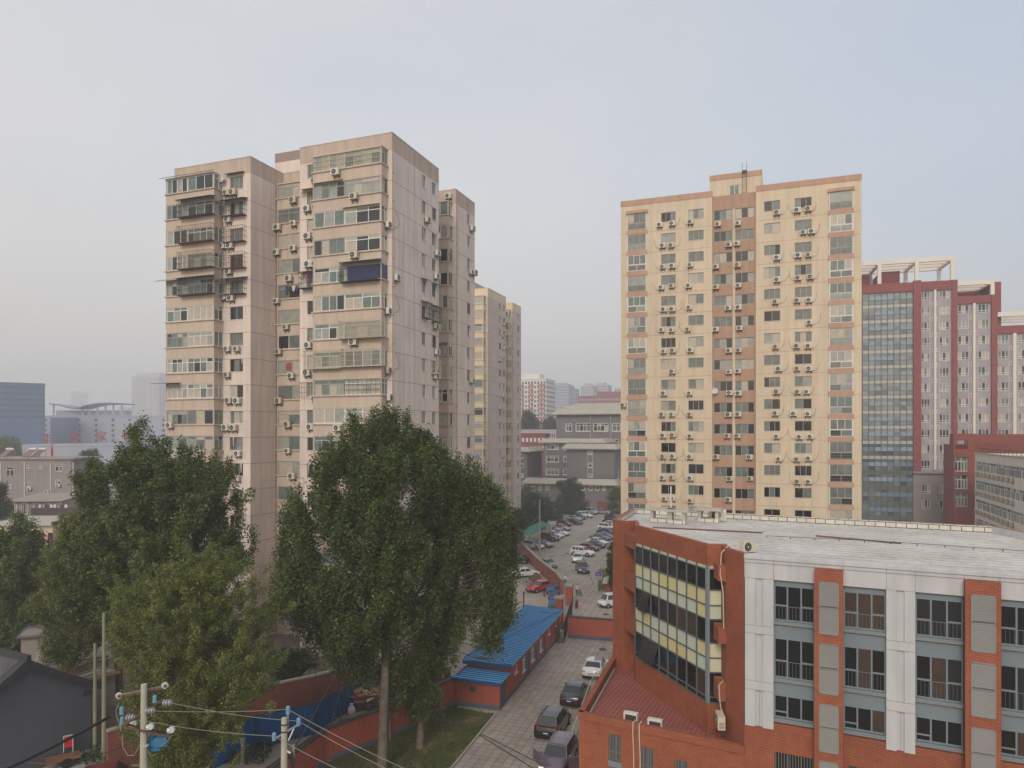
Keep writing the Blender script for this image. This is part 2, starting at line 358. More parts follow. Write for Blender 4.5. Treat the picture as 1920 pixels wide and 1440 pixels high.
        if smooth: me.polygons.foreach_set('use_smooth', [True]*len(s.f))
        me.update(); return me
    def build(s, name, parent=None, loc=None, rot=None, smooth=False, **kw):
        o = bpy.data.objects.new(name, s.mesh(name, smooth)); COL.objects.link(o)
        if parent is not None: o.parent = parent
        if loc is not None: o.location = loc
        if rot is not None: o.rotation_euler = (0, 0, rot) if not hasattr(rot, '__len__') else rot
        for k, v in kw.items(): o[k] = v
        return o
def tag(o, label=None, cat=None, group=None, kind=None):
    if label: o['label'] = label
    if cat: o['category'] = cat
    if group: o['group'] = group
    if kind: o['kind'] = kind
    return o
def empty(name, loc=(0, 0, 0), rz=0.0, label=None, cat=None, group=None, kind=None):
    o = bpy.data.objects.new(name, None); COL.objects.link(o); o.location = loc; o.rotation_euler = (0, 0, rz); o.empty_display_size = 0.5
    return tag(o, label, cat, group, kind)
def join_into(a, b):
    with bpy.context.temp_override(active_object=a, object=a, selected_objects=[a, b], selected_editable_objects=[a, b]): bpy.ops.object.join()
def copy_tree(o, parent=None):
    c = o.copy(); COL.objects.link(c); c.parent = parent
    for ch in list(o.children): copy_tree(ch, c)
    return c
def ordn(i): return ['first', 'second', 'third', 'fourth', 'fifth', 'sixth', 'seventh', 'eighth', 'ninth', 'tenth', 'eleventh', 'twelfth', 'thirteenth', 'fourteenth', 'fifteenth', 'sixteenth', 'seventeenth', 'eighteenth'][i]
def front(y0): return lambda a, d, z: (a, y0+d, z)
def rflank(x0): return lambda a, d, z: (x0-d, a, z)
def lflank(x0): return lambda a, d, z: (x0+d, a, z)
def seg(p, q):    # wall face from p to q (2D), depth goes to the left of the direction p->q
    p = Vector(p[:2]); q = Vector(q[:2]); t = (q-p).normalized(); n = Vector((-t.y, t.x))
    return lambda a, d, z: (p.x+t.x*a+n.x*d, p.y+t.y*a+n.y*d, z)
def holes(mb, T, a0, a1, z0, z1, hs, m, dep=0.15, mrev=None):
    hs = [h for h in hs if h[1] > a0 and h[0] < a1 and h[3] > z0 and h[2] < z1]
    A = sorted(set([a0, a1]+[v for h in hs for v in h[:2]])); Z = sorted(set([z0, z1]+[v for h in hs for v in h[2:4]]))
    A = [a for a in A if a0 <= a <= a1]; Z = [z for z in Z if z0 <= z <= z1]
    for i in range(len(Z)-1):
        st = None
        for j in range(len(A)-1):
            c = (A[j]+A[j+1])/2; e = (Z[i]+Z[i+1])/2
            inn = any(h[0] < c < h[1] and h[2] < e < h[3] for h in hs)
            if not inn and st is None: st = A[j]
            if inn and st is not None: mb.tq(T, st, A[j], Z[i], Z[i+1], 0, m); st = None
        if st is not None: mb.tq(T, st, a1, Z[i], Z[i+1], 0, m)
    mr = mrev or m
    for h in hs:
        for (p, q) in (((h[0], h[2]), (h[0], h[3])), ((h[1], h[2]), (h[1], h[3])), ((h[0], h[2]), (h[1], h[2])), ((h[0], h[3]), (h[1], h[3]))):
            mb.poly([T(p[0], 0, p[1]), T(q[0], 0, q[1]), T(q[0], dep, q[1]), T(p[0], dep, p[1])], mr)
def glaze(mb, T, a0, a1, z0, z1, n, d, fr, panes, transom=0.0, fw=0.06, tn=None, rng=random, rail=0.0, sash=True):
    """a framed glazed panel: n panes, optional top transom (fraction), frame bars stand 3 cm proud of the glass"""
    mb.tb(T, a0, a0+fw, d, d+.05, z0, z1, fr); mb.tb(T, a1-fw, a1, d, d+.05, z0, z1, fr)
    mb.tb(T, a0+fw, a1-fw, d, d+.05, z0, z0+fw, fr); mb.tb(T, a0+fw, a1-fw, d, d+.05, z1-fw, z1, fr)
    zt = z1-fw
    if transom:
        zt = z1-(z1-z0)*transom; mb.tb(T, a0+fw, a1-fw, d, d+.05, zt-fw/2, zt+fw/2, fr)
        k = tn or max(1, n//2); w_ = (a1-a0)/k
        for i in range(k):
            mb.tq(T, a0+i*w_+.01, a0+(i+1)*w_-.01, zt, z1-fw*.5, d+.03, rng.choice(panes))
            if i: mb.tb(T, a0+i*w_-fw/2, a0+i*w_+fw/2, d, d+.05, zt, z1-fw, fr)
    w_ = (a1-a0)/n
    for i in range(n):
        dd = d+.03 if (i % 2 or not sash) else d+.035
        mb.tq(T, a0+i*w_, a0+(i+1)*w_, z0+fw*.5, zt, dd, rng.choice(panes))
        if i: mb.tb(T, a0+i*w_-fw/2, a0+i*w_+fw/2, d-.005, d+.05, z0+fw, zt, fr)
    if rail: zr = z0+(z1-z0)*rail; mb.tb(T, a0+fw, a1-fw, d-.002, d+.05, zr-fw/2, zr+fw/2, fr)
# ================================================================ air conditioner prototype
_ACM = {}
def ac_meshes(col, sc=1.0):
    k = (col, sc)
    if k in _ACM: return _ACM[k]
    W_, D_, Hh = 0.84*sc, 0.32*sc, 0.58*sc
    a = MB(); y0, y1 = -0.16-D_, -0.16
    c = 0.02
    a.box(-W_/2, W_/2, y0, y1, 0.06, 0.06+Hh, col)
    a.box(-W_/2-.008, W_/2+.008, y0-.008, y1+.008, 0.06+Hh, 0.06+Hh+.03, col)
    a.box(W_/2-.2*sc, W_/2-.03*sc, y0-.006, y0, 0.12, Hh-.1, 'ac_beige')
    g = MB(); cx = -0.1*sc; cz = 0.06+Hh/2
    g.cyl((cx, y0-.001, cz), (cx, y0-.02, cz), .245*sc, .235*sc, 'ac_dark', 16)
    g.cyl((cx, y0-.02, cz), (cx, y0-.03, cz), .06*sc, .055*sc, 'ac_hub', 8)
    g.tube([(cx+.18*sc*math.cos(t), y0-.024, cz+.18*sc*math.sin(t)) for t in [i*math.pi/5 for i in range(11)]], .006, 'ac_hub', 3)
    for i in range(5): g.box(W_/2, W_/2+.003, y0+.05, y1-.05, .14+i*.08, .17+i*.08, 'ac_dark')
    g.box(-W_/2+.05, W_/2-.1, y1, y1+.004, .12, Hh-.02, 'ac_dark')
    b = MB()
    for sx in (-.28*sc, .28*sc):
        b.box(sx-.02, sx+.02, y0, 0, 0.02, 0.06, 'steel_dark'); b.bar((sx, y0+.05, .03), (sx, -.01, -.25), .03, .03, 'steel_dark'); b.box(sx-.02, sx+.02, -.03, 0, -.28, .02, 'steel_dark')
    b.box(-.28*sc, .28*sc, -.04, -.01, -.02, .02, 'steel_dark')
    _ACM[k] = (a.mesh('casing'), g.mesh('fan_grille'), b.mesh('bracket')); return _ACM[k]
def add_ac(fr, x, y, zc, face, label, group, col='ac_white', sc=1.0, hose=None, W=None):
    P = W if W is not None else fr.W(x, y, zc-0.36*sc)
    root = empty('air_conditioner', P, fr.yaw+face, label, 'air conditioner', group)
    for nme, me in zip(('casing', 'fan_grille', 'bracket'), ac_meshes(col, sc)):
        o = bpy.data.objects.new(nme, me); COL.objects.link(o); o.parent = root
    if hose is not None:
        h = MB(); s = hose; rr = random.uniform
        if abs(s) > .3:
            top = rr(.9, 1.5); wd = s*rr(.35, .95); sgn = 1 if s > 0 else -1
            h.tube([(sgn*.4, -.25, .12), (sgn*.55, -.1, .08), (sgn*(.4+abs(wd)*.6), -.03, .2), (sgn*(.4+abs(wd)), -.03, .7), (sgn*(.42+abs(wd)*rr(.9, 1.1)), -.02, top)], .018, random.choice(['hose', 'steel_rust', 'pipe']), 4)
            h.build('hose', root)
    return root
PI2 = math.pi/2
# ================================================================ pinkish slab towers on the left
FH = 2.84
def sillz(k): return 0.85+FH*k          # k = storey from the ground, 17 = top
def make_tower(O, yaw, label, bright, detail):
    fr = Fr(O, yaw); root = empty('apartment_tower', (O[0], O[1], 0), fr.yaw, label, 'building', 'pink and tan apartment towers')
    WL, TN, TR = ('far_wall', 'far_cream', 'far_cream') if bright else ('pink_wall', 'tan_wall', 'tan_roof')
    ZR = 52.5; ZP = ZR-1.75; rng = random.Random(5 if bright else 3)
    XL, XA, XB = -28.05, -17.4, -11.0       # left wing, recess, right wing
    YD, YB0, YB1 = 10.4, 16.9, 22.7
    fl = range(18)
    # ---- openings
    wl = (-20.2, -18.4); wr = (-10.1, -8.55)
    hA = [(wl[0], wl[1], sillz(k)+.1, sillz(k)+1.5) for k in fl]
    hB = [(wr[0], wr[1]+(.0), sillz(k)+.1, sillz(k)+1.5) for k in fl]
    bw1 = (6.3, 7.25); bw2 = (8.75, 9.65)
    hF = [(b[0], b[1], sillz(k)+.1, sillz(k)+1.45) for k in fl for b in (bw1, bw2)]
    hG = [(20.3, 21.2, sillz(k)+.1, sillz(k)+1.45) for k in fl]
    hR = [(4.35, 4.95, sillz(k)+.2, sillz(k)+1.3) for k in fl]
    w_ = MB()
    def face(T, a0, a1, hs, wallm=WL, strip=True, top=ZP):
        holes(w_, T, a0, a1, 0, top, hs, wallm, .14)
        w_.tq(T, a0, a1, top, ZR, 0, TR)
        if strip:
            for k in range(18):
                z = sillz(k)-1.35
                if z > .3: w_.tb(T, a0+.01, a1-.01, -.004, 0, z-.025, z+.025, 'stone_joint', (3,))
    face(front(0), XL, XA, hA); face(front(0), XB, 0, hB)
    face(rflank(0), 0, YD, hF); face(rflank(XA), 0, 5.4, hR); face(front(5.4), XA, XB, [])
    w_.tq(lflank(XB), 0, 5.4, 0, ZR, 0, WL); w_.tq(lflank(XL), 0, YD, 0, ZR, 0, WL)
    w_.tq(front(YD), XL, -4.0, 0, ZR, 0, WL); w_.tq(front(YD), -4.0, 0, 0, ZR, 0, WL)
    w_.tq(rflank(-4.0), YD, YB0, 0, ZR, 0, TN); w_.tq(lflank(-24.0), YD, YB0, 0, ZR, 0, TN)
    face(front(YB0), -11.9, -.9, []); face(rflank(-.9), YB0, YB1, hG)
    w_.tq(front(YB0), -28.05, -24, 0, ZR, 0, WL); w_.tq(front(YB1), XL, -.9, 0, ZR, 0, WL); w_.tq(lflank(XL), YB0, YB1, 0, ZR, 0, WL)
    # vertical joints
    for x in (2.2, 4.6): w_.tb(rflank(0), x, x+.03, -.004, 0, .2, ZR-.1, 'stone_joint', (3,))
    # roof slabs + parapet lips
    for (a, b, c, d) in ((XL, XA, 0, YD), (XA, XB, 5.4, YD), (XB, 0, 0, YD), (-24, -4, YD, YB0), (XL, -.9, YB0, YB1)):
        w_.poly([(a, c, ZR-.6), (b, c, ZR-.6), (b, d, ZR-.6), (a, d, ZR-.6)], 'concrete')
    for T, a0, a1 in ((front(0), XL, XA), (front(0), XB, 0), (rflank(0), 0, YD), (rflank(XA), 0, 5.4), (front(5.4), XA, XB), (rflank(-.9), YB0, YB1), (front(YB0), -4, -.9)):
        w_.tb(T, a0-.03 if T(0, 0, 0)[1] == 0 else a0, a1, -.03, .22, ZR, ZR+.06, TR)
    root['wall_name'] = w_.build('wall', root).name
    # machine room on the roof
    p = MB(); T = front(6.7); hs = [(-18.7, -16.9, 51.6, 53.0)]
    holes(p, T, -19.6, -6, ZR-.6, 54.5, hs, WL, .12); p.tq(T, -19.6, -6, 54.5, 55.6, -.004, 'stone_joint' if not bright else TN)
    p.box(-19.6, -6, 6.84, 14.5, ZR-.6, 55.55, WL, (0, 2)); p.build('machine_room', root)
    g = MB(); glaze(g, T, -18.7, -16.9, 51.6, 53.0, 3, .1, 'white_frame', ['glass_light', 'glass_mid'], rng=rng); g.build('window', root)
    # ---- enclosed balconies
    def balcony(T, a0, a1, p_, k, segs, side, wallm=TN, sidew=True, left=False, pm=None, fm=None):
        """T front plane at the wall; bay stands p_ in front (d = -p_). side: right side glazed"""
        z = sillz(k); m = MB()
        zb = z-FH+1.62 if k else -.0
        m.tb(T, a0, a1, -p_, -.003, zb, z-.06, wallm)
        m.tb(T, a0-.12, a1+.12, -p_-.14, -.003, z-.06, z+.06, wallm)     # ledge
        zt = z+1.62
        for a in (a0, a1-.12): m.tb(T, a, a+.12, -p_, -p_+.12, z+.06, zt, wallm)
        if k == 17: m.tb(T, a0-.05, a1+.05, -p_-.06, -.003, zt, zt+.14, wallm)
        m.tb(T, a0+.1, a1-.1, -.25, -.2, z+.06, zt, 'glass_dark')       # dark sheet standing in for the shade of the room behind
        o = m.build('balcony', root)
        pc = pm or CURT; f = fm or rng.choice(['white_frame', 'white_frame', 'white_frame', 'aluminium', 'grey_frame'])
        g = MB(); x = a0+.12
        tot = a1-a0-.24; xs = [a0+.12+tot*s for s in segs]
        Tp = lambda a, d, zz: T(a, d-p_, zz)
        for i in range(len(xs)-1):
            ff = f if rng.random() < .6 else rng.choice(['white_frame', 'grey_frame'])
            st = rng.choice([(4, .28, 2), (4, 0, 0), (3, .25, 3), (4, .3, 4), (3, 0, 0)])
            pcs = pc if rng.random() < .6 else ['glass_curtain', 'glass_light']
            glaze(g, Tp, xs[i]+.02, xs[i+1]-.02, z+.06, zt, st[0], .05, ff, pcs, st[1], .075, st[2] or None, rng)
        if side:
            e = T(a1, 0, 0); f0 = T(a1, -p_, 0)
            Ts = (lambda a, d, zz: T(a1-d, -p_+a, zz)) if True else None
            glaze(g, Ts, .12, p_-.05, z+.06, zt, 2, .03, f, pc, .28 if rng.random() < .6 else 0, .05, 2, rng)
        if left:
            Tl = lambda a, d, zz: T(a0+d, -p_+a, zz)
            glaze(g, Tl, .12, p_-.05, z+.06, zt, 2, .03, f, pc, .28, .05, 2, rng)
        g.build('window', o)
        return o
    LB = (fr.lx(311, -1.37), -21.1); RB = (-8.5, -.5)
    SPEC = {}
    for k in fl:
        if not (bright and k < 3): pass
        if not bright:
            balcony(front(0), LB[0], LB[1], 1.37, k, (0, .45, 1), True, left=False)
        pm = ['glass_dark', 'glass_indigo'] if (k == 12 and not bright) else None
        balcony(front(0), RB[0], RB[1], 1.2, k, (0, .47, 1) if not bright else (0, 1), True, pm=None)
        if not bright: balcony(front(5.4), fr.lx(519, 4.1), XB-.02, 1.3, k, (0, 1), False, fm='grey_frame')
        balcony(front(YB0), -7.5, -1.35, 1.1, k, (0, .5, 1), True, fm=rng.choice(['white_frame', 'grey_frame']))
    # ---- plain windows
    def win(T, h, n=2, tr=0.0):
        g = MB(); glaze(g, T, h[0], h[1], h[2], h[3], n, .09, rng.choice(['white_frame', 'grey_frame', 'aluminium']), CURT if rng.random() < .6 else ['glass_dark', 'glass_mid'], tr, .05, 2, rng)
        g.tb(T, h[0]-.05, h[1]+.05, -.05, 0, h[2]-.06, h[2], WL)
        if rng.random() < .25:
            hh = (h[0], h[1]); 
            for i in range(7): g.tb(T, h[0]+(h[1]-h[0])*(i+.5)/7-.01, h[0]+(h[1]-h[0])*(i+.5)/7+.01, -.03, -.01, h[2], h[3], 'steel_dark')
        g.build('window', root)
    for k in fl:
        if not bright: win(front(0), hA[k], rng.choice([2, 3])); win(front(0), hB[k], 2); win(rflank(XA), hR[k], 1)
        win(rflank(0), hF[2*k], 2); win(rflank(0), hF[2*k+1], 2); win(rflank(-.9), hG[k], 2)
    # ---- drain pipes
    pp = MB()
    for (x, y) in ((XA+.07, 4.05), (.07, .12), (-.83, YB0+.12)):
        pp.cyl((x, y, 0), (x, y, ZP), .045, .045, 'pipe', 6)
        for k in fl: pp.box(x-.07, x+.06, y-.06, y+.06, sillz(k)-.6, sillz(k)-.54, 'steel_rust')
    pp.build('drain_pipe', root)
    return fr, root
TO = (-11.9, 70.0)
TF, tower1 = make_tower(TO, -20.37, 'pinkish concrete apartment tower with tan balconies and window cages, behind the poplar', False, True)
o2 = TF.W(-19.3, 72.0)
TF2, tower2 = make_tower((o2.x, o2.y), -20.37, 'farther cream and pink apartment tower just right of the near pink one', True, False)
# cages, awnings, laundry on the near tower ---------------------------------------------------
def cage(T, a0, a1, d0, z0, z1, m, step=.16, wrap=0.0, roof=None, base=True, sides=True, rail=3):
    g = MB(); s = .012
    n = max(2, int((a1-a0)/step))
    for i in range(n+1):
        a = a0+(a1-a0)*i/n; g.tb(T, a-s, a+s, d0-s, d0+s, z0, z1, m)
    for j in range(rail+1):
        z = z0+(z1-z0)*j/rail; g.tb(T, a0, a1, d0-.018, d0+.018, z-.018, z+.018, m)
        if sides:
            g.tb(T, a0-.018, a0+.018, d0, -.02, z-.018, z+.018, m); g.tb(T, a1-.018, a1+.018, d0, -.02, z-.018, z+.018, m)
    if sides:
        k = max(1, int(abs(d0)/step))
        for i in range(1, k):
            d = d0*(1-i/k)
            for a in (a0, a1): g.tb(T, a-s, a+s, d-s, d+s, z0, z1, m)
    if base: g.tb(T, a0, a1, d0, -.02, z0-.05, z0-.02, m)
    o = g.build('window_cage', tower1)
    if roof:
        r = MB(); r.hexa([T(a0-.15, d0-.25, z1-.02), T(a1+.15, d0-.25, z1-.02), T(a1+.15, -.02, z1+.22), T(a0-.15, -.02, z1+.22), T(a0-.15, d0-.25, z1+.02), T(a1+.15, d0-.25, z1+.02), T(a1+.15, -.02, z1+.26), T(a0-.15, -.02, z1+.26)], roof)
        r.build('awning', tower1)
    return o
FT = front(0)
def sl(n): return sillz(17-n)
# left wing cages, storeys two to five from the top
for n, m, rf in ((1, 'steel_dark', 'awning_dark'), (2, 'steel_rust', None), (3, 'steel_rust', None), (4, 'steel_dark', 'awning_dark')):
    z = sl(n); cage(front(-1.37), -25.6, -20.9, -.7, z-.05, z+1.75, m, .22, roof=rf)
    cage(FT, -20.75, -17.9, -.65, z-.05, z+1.6, m, .22, roof=rf)
def slab(T, a0, a1, d0, d1, z0, z1, m, nm='awning'):
    g = MB(); g.hexa([T(a0, d0, z0), T(a1, d0, z0), T(a1, d1, z1), T(a0, d1, z1), T(a0, d0, z0+.04), T(a1, d0, z0+.04), T(a1, d1, z1+.04), T(a0, d1, z1+.04)], m)
    for i in range(int((a1-a0)/.6)+1): a = a0+.05+i*.6; g.tb(T, a, a+.03, d0+.02, d0+.05, z0-.03, z0, 'steel_dark')
    g.build(nm, tower1)
slab(front(-1.37), -28.5, -21.0, -.35, 0, sl(0)+1.75, sl(0)+1.95, 'awning_dark'); slab(FT, -20.6, -18.2, -.5, 0, sl(0)+1.7, sl(0)+1.85, 'awning_dark')
slab(front(-1.37), -29.0, -25.6, -.6, 0, sl(4)+1.68, sl(4)+1.95, 'awning_green')
slab(front(-1.37), -29.2, -25.7, -.9, 0, sl(8)+1.7, sl(8)+1.8, 'steel_dark')
slab(FT, -10.7, -8.6, -.9, 0, sl(1)+1.5, sl(1)+1.85, 'awning_yellow'); slab(front(-1.2), -8.4, -4.9, -.35, 0, sl(1)+1.65, sl(1)+1.8, 'awning_yellow')
slab(front(-1.2), -4.9, -.7, -.3, 0, sl(2)+1.66, sl(2)+1.76, 'cage_cream')
# indigo cage, fifth storey from the top, right wing
cage(front(-1.2), -4.9, -.6, -.7, sl(4)-.1, sl(4)+1.75, 'steel_dark', .16, roof='awning_green')
q = MB(); q.tq(front(-1.2), -4.4, -.6, sl(4)+.1, sl(4)+1.5, .02, 'glass_indigo'); q.tq(rflank(-.52), -1.05, -.1, sl(4)+.1, sl(4)+1.5, -.03, 'glass_indigo'); q.build('balcony_screen', tower1)
cage(FT, -10.6, -8.6, -.75, sl(4)-.1, sl(4)+1.5, 'steel_dark', .3, roof='awning_dark')
cage(front(-1.2), -5.0, .1, -.75, sl(6)-.05, sl(6)+1.7, 'cage_cream', .17)
cage(front(-1.2), -9.3, -4.9, -.55, sl(7)-.1, sl(7)+1.75, 'cage_cream', .17); cage(front(-1.2), -4.8, .1, -.55, sl(7)+.0, sl(7)+1.75, 'cage_cream', .17)
cage(front(-1.2), -8.6, -4.6, -.06, sl(0)+.1, sl(0)+1.6, 'cage_cream', .2, base=False, sides=False); cage(front(-1.2), -4.5, -.6, -.06, sl(0)+.1, sl(0)+1.6, 'cage_cream', .2, base=False, sides=False)
cage(front(-1.2), -4.7, -.6, -.06, sl(8)+.05, sl(8)+1.6, 'steel_dark', .5, base=False, sides=False)
cage(FT, -10.8, -8.7, -.35, sl(8)+.0, sl(8)+1.5, 'steel_rust', .3, base=False)
RF = rflank(0)
cage(RF, 6.2, 7.5, -.6, sl(4)-FH+.15, sl(4)-FH+1.8, 'steel_dark', .2, roof='awning_green'); cage(RF, 8.5, 9.9, -.6, sl(5)+.1, sl(5)+1.75, 'steel_dark', .2, roof='awning_green')
cage(RF, 8.4, 9.9, -.55, sl(7)+.0, sl(7)+1.6, 'cage_cream', .16)
for (a, n) in ((6.1, 4), (8.6, 4)): slab(RF, a, a+1.3, -.7, 0, sl(n)+1.35, sl(n)+1.6, 'awning_blue')
# satellite dishes
def dish(fr, x, y, z, face, label):
    P = fr.W(x, y, z); r_ = empty('satellite_dish', P, fr.yaw+face, label, 'satellite dish', 'satellite dishes on the towers')
    g = MB(); n = 14
    for i in range(n):
        for j in range(3):
            a0, a1 = 2*math.pi*i/n, 2*math.pi*(i+1)/n; r0, r1 = .14*j, .14*(j+1)
            Q = lambda a, r: (r*math.cos(a), -.45+r*r*-.6, .2+r*math.sin(a))
            g.poly([Q(a0, r0), Q(a1, r0), Q(a1, r1), Q(a0, r1)], 'ac_white')
    g.build('reflector', r_, smooth=True); b = MB(); b.bar((0, 0, 0), (0, -.43, .2), .03, .03, 'steel_dark'); b.bar((0, -.5, -.2), (0, -.85, .15), .02, .02, 'steel_dark'); b.box(-.04, .04, -.9, -.8, .12, .2, 'ac_beige'); b.build('arm', r_)
dish(TF, -20.9, 0, sl(0)+1.1, 0, 'white satellite dish beside the top left balcony of the pink tower')
dish(TF, 0, 9.2, sl(2)+1.1, PI2, 'white satellite dish on the side wall of the pink tower, near its right edge')
# red paper-cut on a recess window
def text(body, size, m, depth=0.01):
    cu = bpy.data.curves.new('t', 'FONT'); cu.body = body; cu.size = size; cu.extrude = depth; cu.align_x = 'CENTER'; cu.align_y = 'CENTER'
    to = bpy.data.objects.new('t', cu); COL.objects.link(to); dg = bpy.context.evaluated_depsgraph_get(); me = bpy.data.meshes.new_from_object(to.evaluated_get(dg))
    bpy.data.objects.remove(to); bpy.data.curves.remove(cu); me.materials.clear(); me.materials.append(M[m]); return me
def add_text(name, body, size, m, loc, rot, parent=None, depth=.01, **kw):
    o = bpy.data.objects.new(name, text(body, size, m, depth)); COL.objects.link(o); o.location = loc; o.rotation_euler = rot
    if parent: o.parent = parent
    for k, v in kw.items(): o[k] = v
    return o
add_text('paper_cut', '\u559c', .95, 'red_paper', (TF.lx(541, 4.06), 4.06, sl(7)+.85), (R(90), 0, 0), tower1)
# laundry
def laundry(fr, x, y, z, n, label, cols=('cloth_white', 'cloth_blue', 'cloth_pink'), face=0.0, W=None, sc=1.0, ):
    P = W if W is not None else fr.W(x, y, z); r_ = empty('laundry_line', P, (fr.yaw if fr else 0)+face, label, 'laundry', 'laundry hung out to dry')
    g = MB(); g.cyl((-.1, 0, 0), (n*.5*sc, 0, 0), .012, .012, 'steel_dark', 5); g.build('rail', r_)
    for i in range(n):
        g = MB(); x0 = i*.48*sc; hh = random.uniform(.6, 1.0)*sc; c = cols[i % len(cols)]; ww = random.uniform(.3, .42)*sc
        pts = [(x0+.05, 0), (x0+ww*.35, .03), (x0+ww*.7, -.02), (x0+ww, .02)]
        for j in range(3):
            (a, da), (b, db) = pts[j], pts[j+1]; g.poly([(a, da-.02, 0), (b, db-.02, 0), (b+.01, db-.03, -hh), (a-.01, da+.01, -hh)], c)
        g.build('garment', r_)
laundry(TF, -9.9, -.6, sl(4)+1.3, 2, 'pink and white washing hung under the small dark awning of the pink tower', ('cloth_pink', 'cloth_blue'))
laundry(TF, -16.0, 3.95, sl(4)+1.4, 6, 'dark blue washing hung in a dark recess window of the pink tower', ('cloth_blue', 'ac_dark', 'cloth_white'))
# blue and white awning on the farther wing
g = MB(); 
for i in range(8):
    for j in range(4):
        t0, t1 = j*.35, (j+1)*.35; Q = lambda a, t: (-.9+.05+1.15*math.sin(t), 19.7+a, sillz(6)+1.15+.95*math.cos(t)-.5*(0))
        g.poly([Q(i*.3, t0), Q(i*.3+.3, t0), Q(i*.3+.3, t1), Q(i*.3, t1)], 'awning_blue' if i % 2 else 'cloth_white')
g.build('striped_awning', tower1)
# ---------------------------------------------------------------- air conditioners of the near tower
def acs(fr, lst, plane, val, base, f, desc, group, sc=1.0):
    rows = {}
    pts = [(base[0]+p[0]/f, base[1]+p[1]/f) for p in lst]
    pts.sort(key=lambda p: (round(p[1]/22), p[0]))
    for i, (px, py) in enumerate(pts):
        if plane == 'y': x = fr.lx(px, val); y = val; face = 0
        else: x = val; y = fr.ly(px, val); face = PI2
        z = fr.z(py, x, y); rows.setdefault(int(round(z/2.84)), []).append((x if plane == 'y' else y, x, y, z, face))
    ks = sorted(rows, reverse=True)
    for ri, k in enumerate(ks):
        r_ = sorted(rows[k]); n = len(r_)
        for ci, (_, x, y, z, face) in enumerate(r_):
            pos = '' if n == 1 else (('left ' if ci == 0 else 'right ') if n == 2 else f'{ordn(ci)} from left ')
            lab = f'{pos}air conditioner, {ordn(ri)} row down, {desc}'
            yield lab, x, y, z, face
G1 = 'air conditioners on the pink tower'
def put(lst, plane, val, base, f, desc, group=G1, sc=1.0, fr=None, hose=0):
    for lab, x, y, z, face in acs(fr or TF, lst, plane, val, base, f, desc, group):
        add_ac(fr or TF, x, y, z, face, lab, group, random.choice(['ac_white', 'ac_white', 'ac_beige']), sc*random.choice([.92, 1, 1, 1.08]), hose=hose)
L1 = [(550,490),(600,485),(562,690),(520,888),(577,884),(495,1075),(568,1078),(530,1270),(585,1278)]
L1b = [(557,378),(627,378),(556,571),(568,765),(632,765),(547,965),(605,967),(636,1160),(628,1345),(668,1480)]
up = lambda l: [(a, b+1280) for a, b in l]       # second strip starts 320 px lower
put(L1+up(L1b), 'y', 0, (290, 240), 4, 'pink tower left wing wall')
put(up([(128, 948)]), 'y', -1.37, (290, 240), 4, 'below the far left balconies of the pink tower')
put([(1050,545),(932,748),(1052,720),(925,935),(1050,905),(1018,1130),(925,1300)]+up([(995,215),(940,398),(1035,578),(942,765),(1008,942),(1008,1140),(1042,1328)]), 'y', 4.1, (290, 240), 4, 'pink tower recess')
put([(1212,400),(1155,610),(1225,600),(1160,815),(1225,798),(1165,1025),(1218,1022),(1240,1220),(1222,1415)]+up([(1162,350),(1232,352),(1155,555),(1222,550),(1218,752),(1180,960)]), 'y', 0, (290, 240), 4, 'pink tower right wing, beside the recess')
put([(1370,335),(1505,518),(1508,955)]+up([(1500,325),(1385,968)]), 'y', -1.2, (290, 240), 4, 'under the right balconies, pink tower')
put([(1738,730)]+up([(1740,95),(1740,540),(1748,740)]), 'x', -.5, (290, 240), 4, 'balcony ends at the pink tower corner')
put([(372,352),(443,588),(437,752),(155,762),(432,1105),(440,1290)], 'x', 0, (700, 320), 3.79, 'right side wall of pink tower')
put([(340,520)], 'x', 0, (720, 560), 3.6, 'low on the side wall of pink tower', sc=1.0)
put([(692,412),(685,722),(708,725)], 'x', -.9, (700, 320), 3.79, 'rear wing side wall, pink tower')
put([(460,330)], 'x', -.9, (780, 640), 4.5, 'low on the rear wing, pink tower')
put([(540,185)], 'y', 16.9, (700, 320), 3.79, 'top of the rear wing, pink tower')
put([(803,1047),(803,1138),(803,1318),(802,1410)], 'x', -.5, (700, 320), 3.79, 'balcony ends of the farther tower', 'air conditioners on the farther tower', fr=TF2)
put([(925,1090),(920,1175),(925,1262),(893,1342)], 'x', 0, (700, 320), 3.79, 'side wall of the farther tower', 'air conditioners on the farther tower', fr=TF2)
put([(700, 155), (730, 460), (705, 560), (732, 970)], 'x', 0, (780, 640), 4.5, 'lower side wall of the farther tower', 'air conditioners on the farther tower', fr=TF2)
# hanging hose loops on the near tower corner
h = MB()
for n in (2, 5, 7):
    z = sl(n)-.2; h.tube([(.05, .4, z), (.05, .9, z+.05), (.05, 1.4, z+.5), (.05, 1.1, z+1.2), (.05, .7, z+1.6)], .02, 'hose', 4)
h.build('cable_loops', tower1)

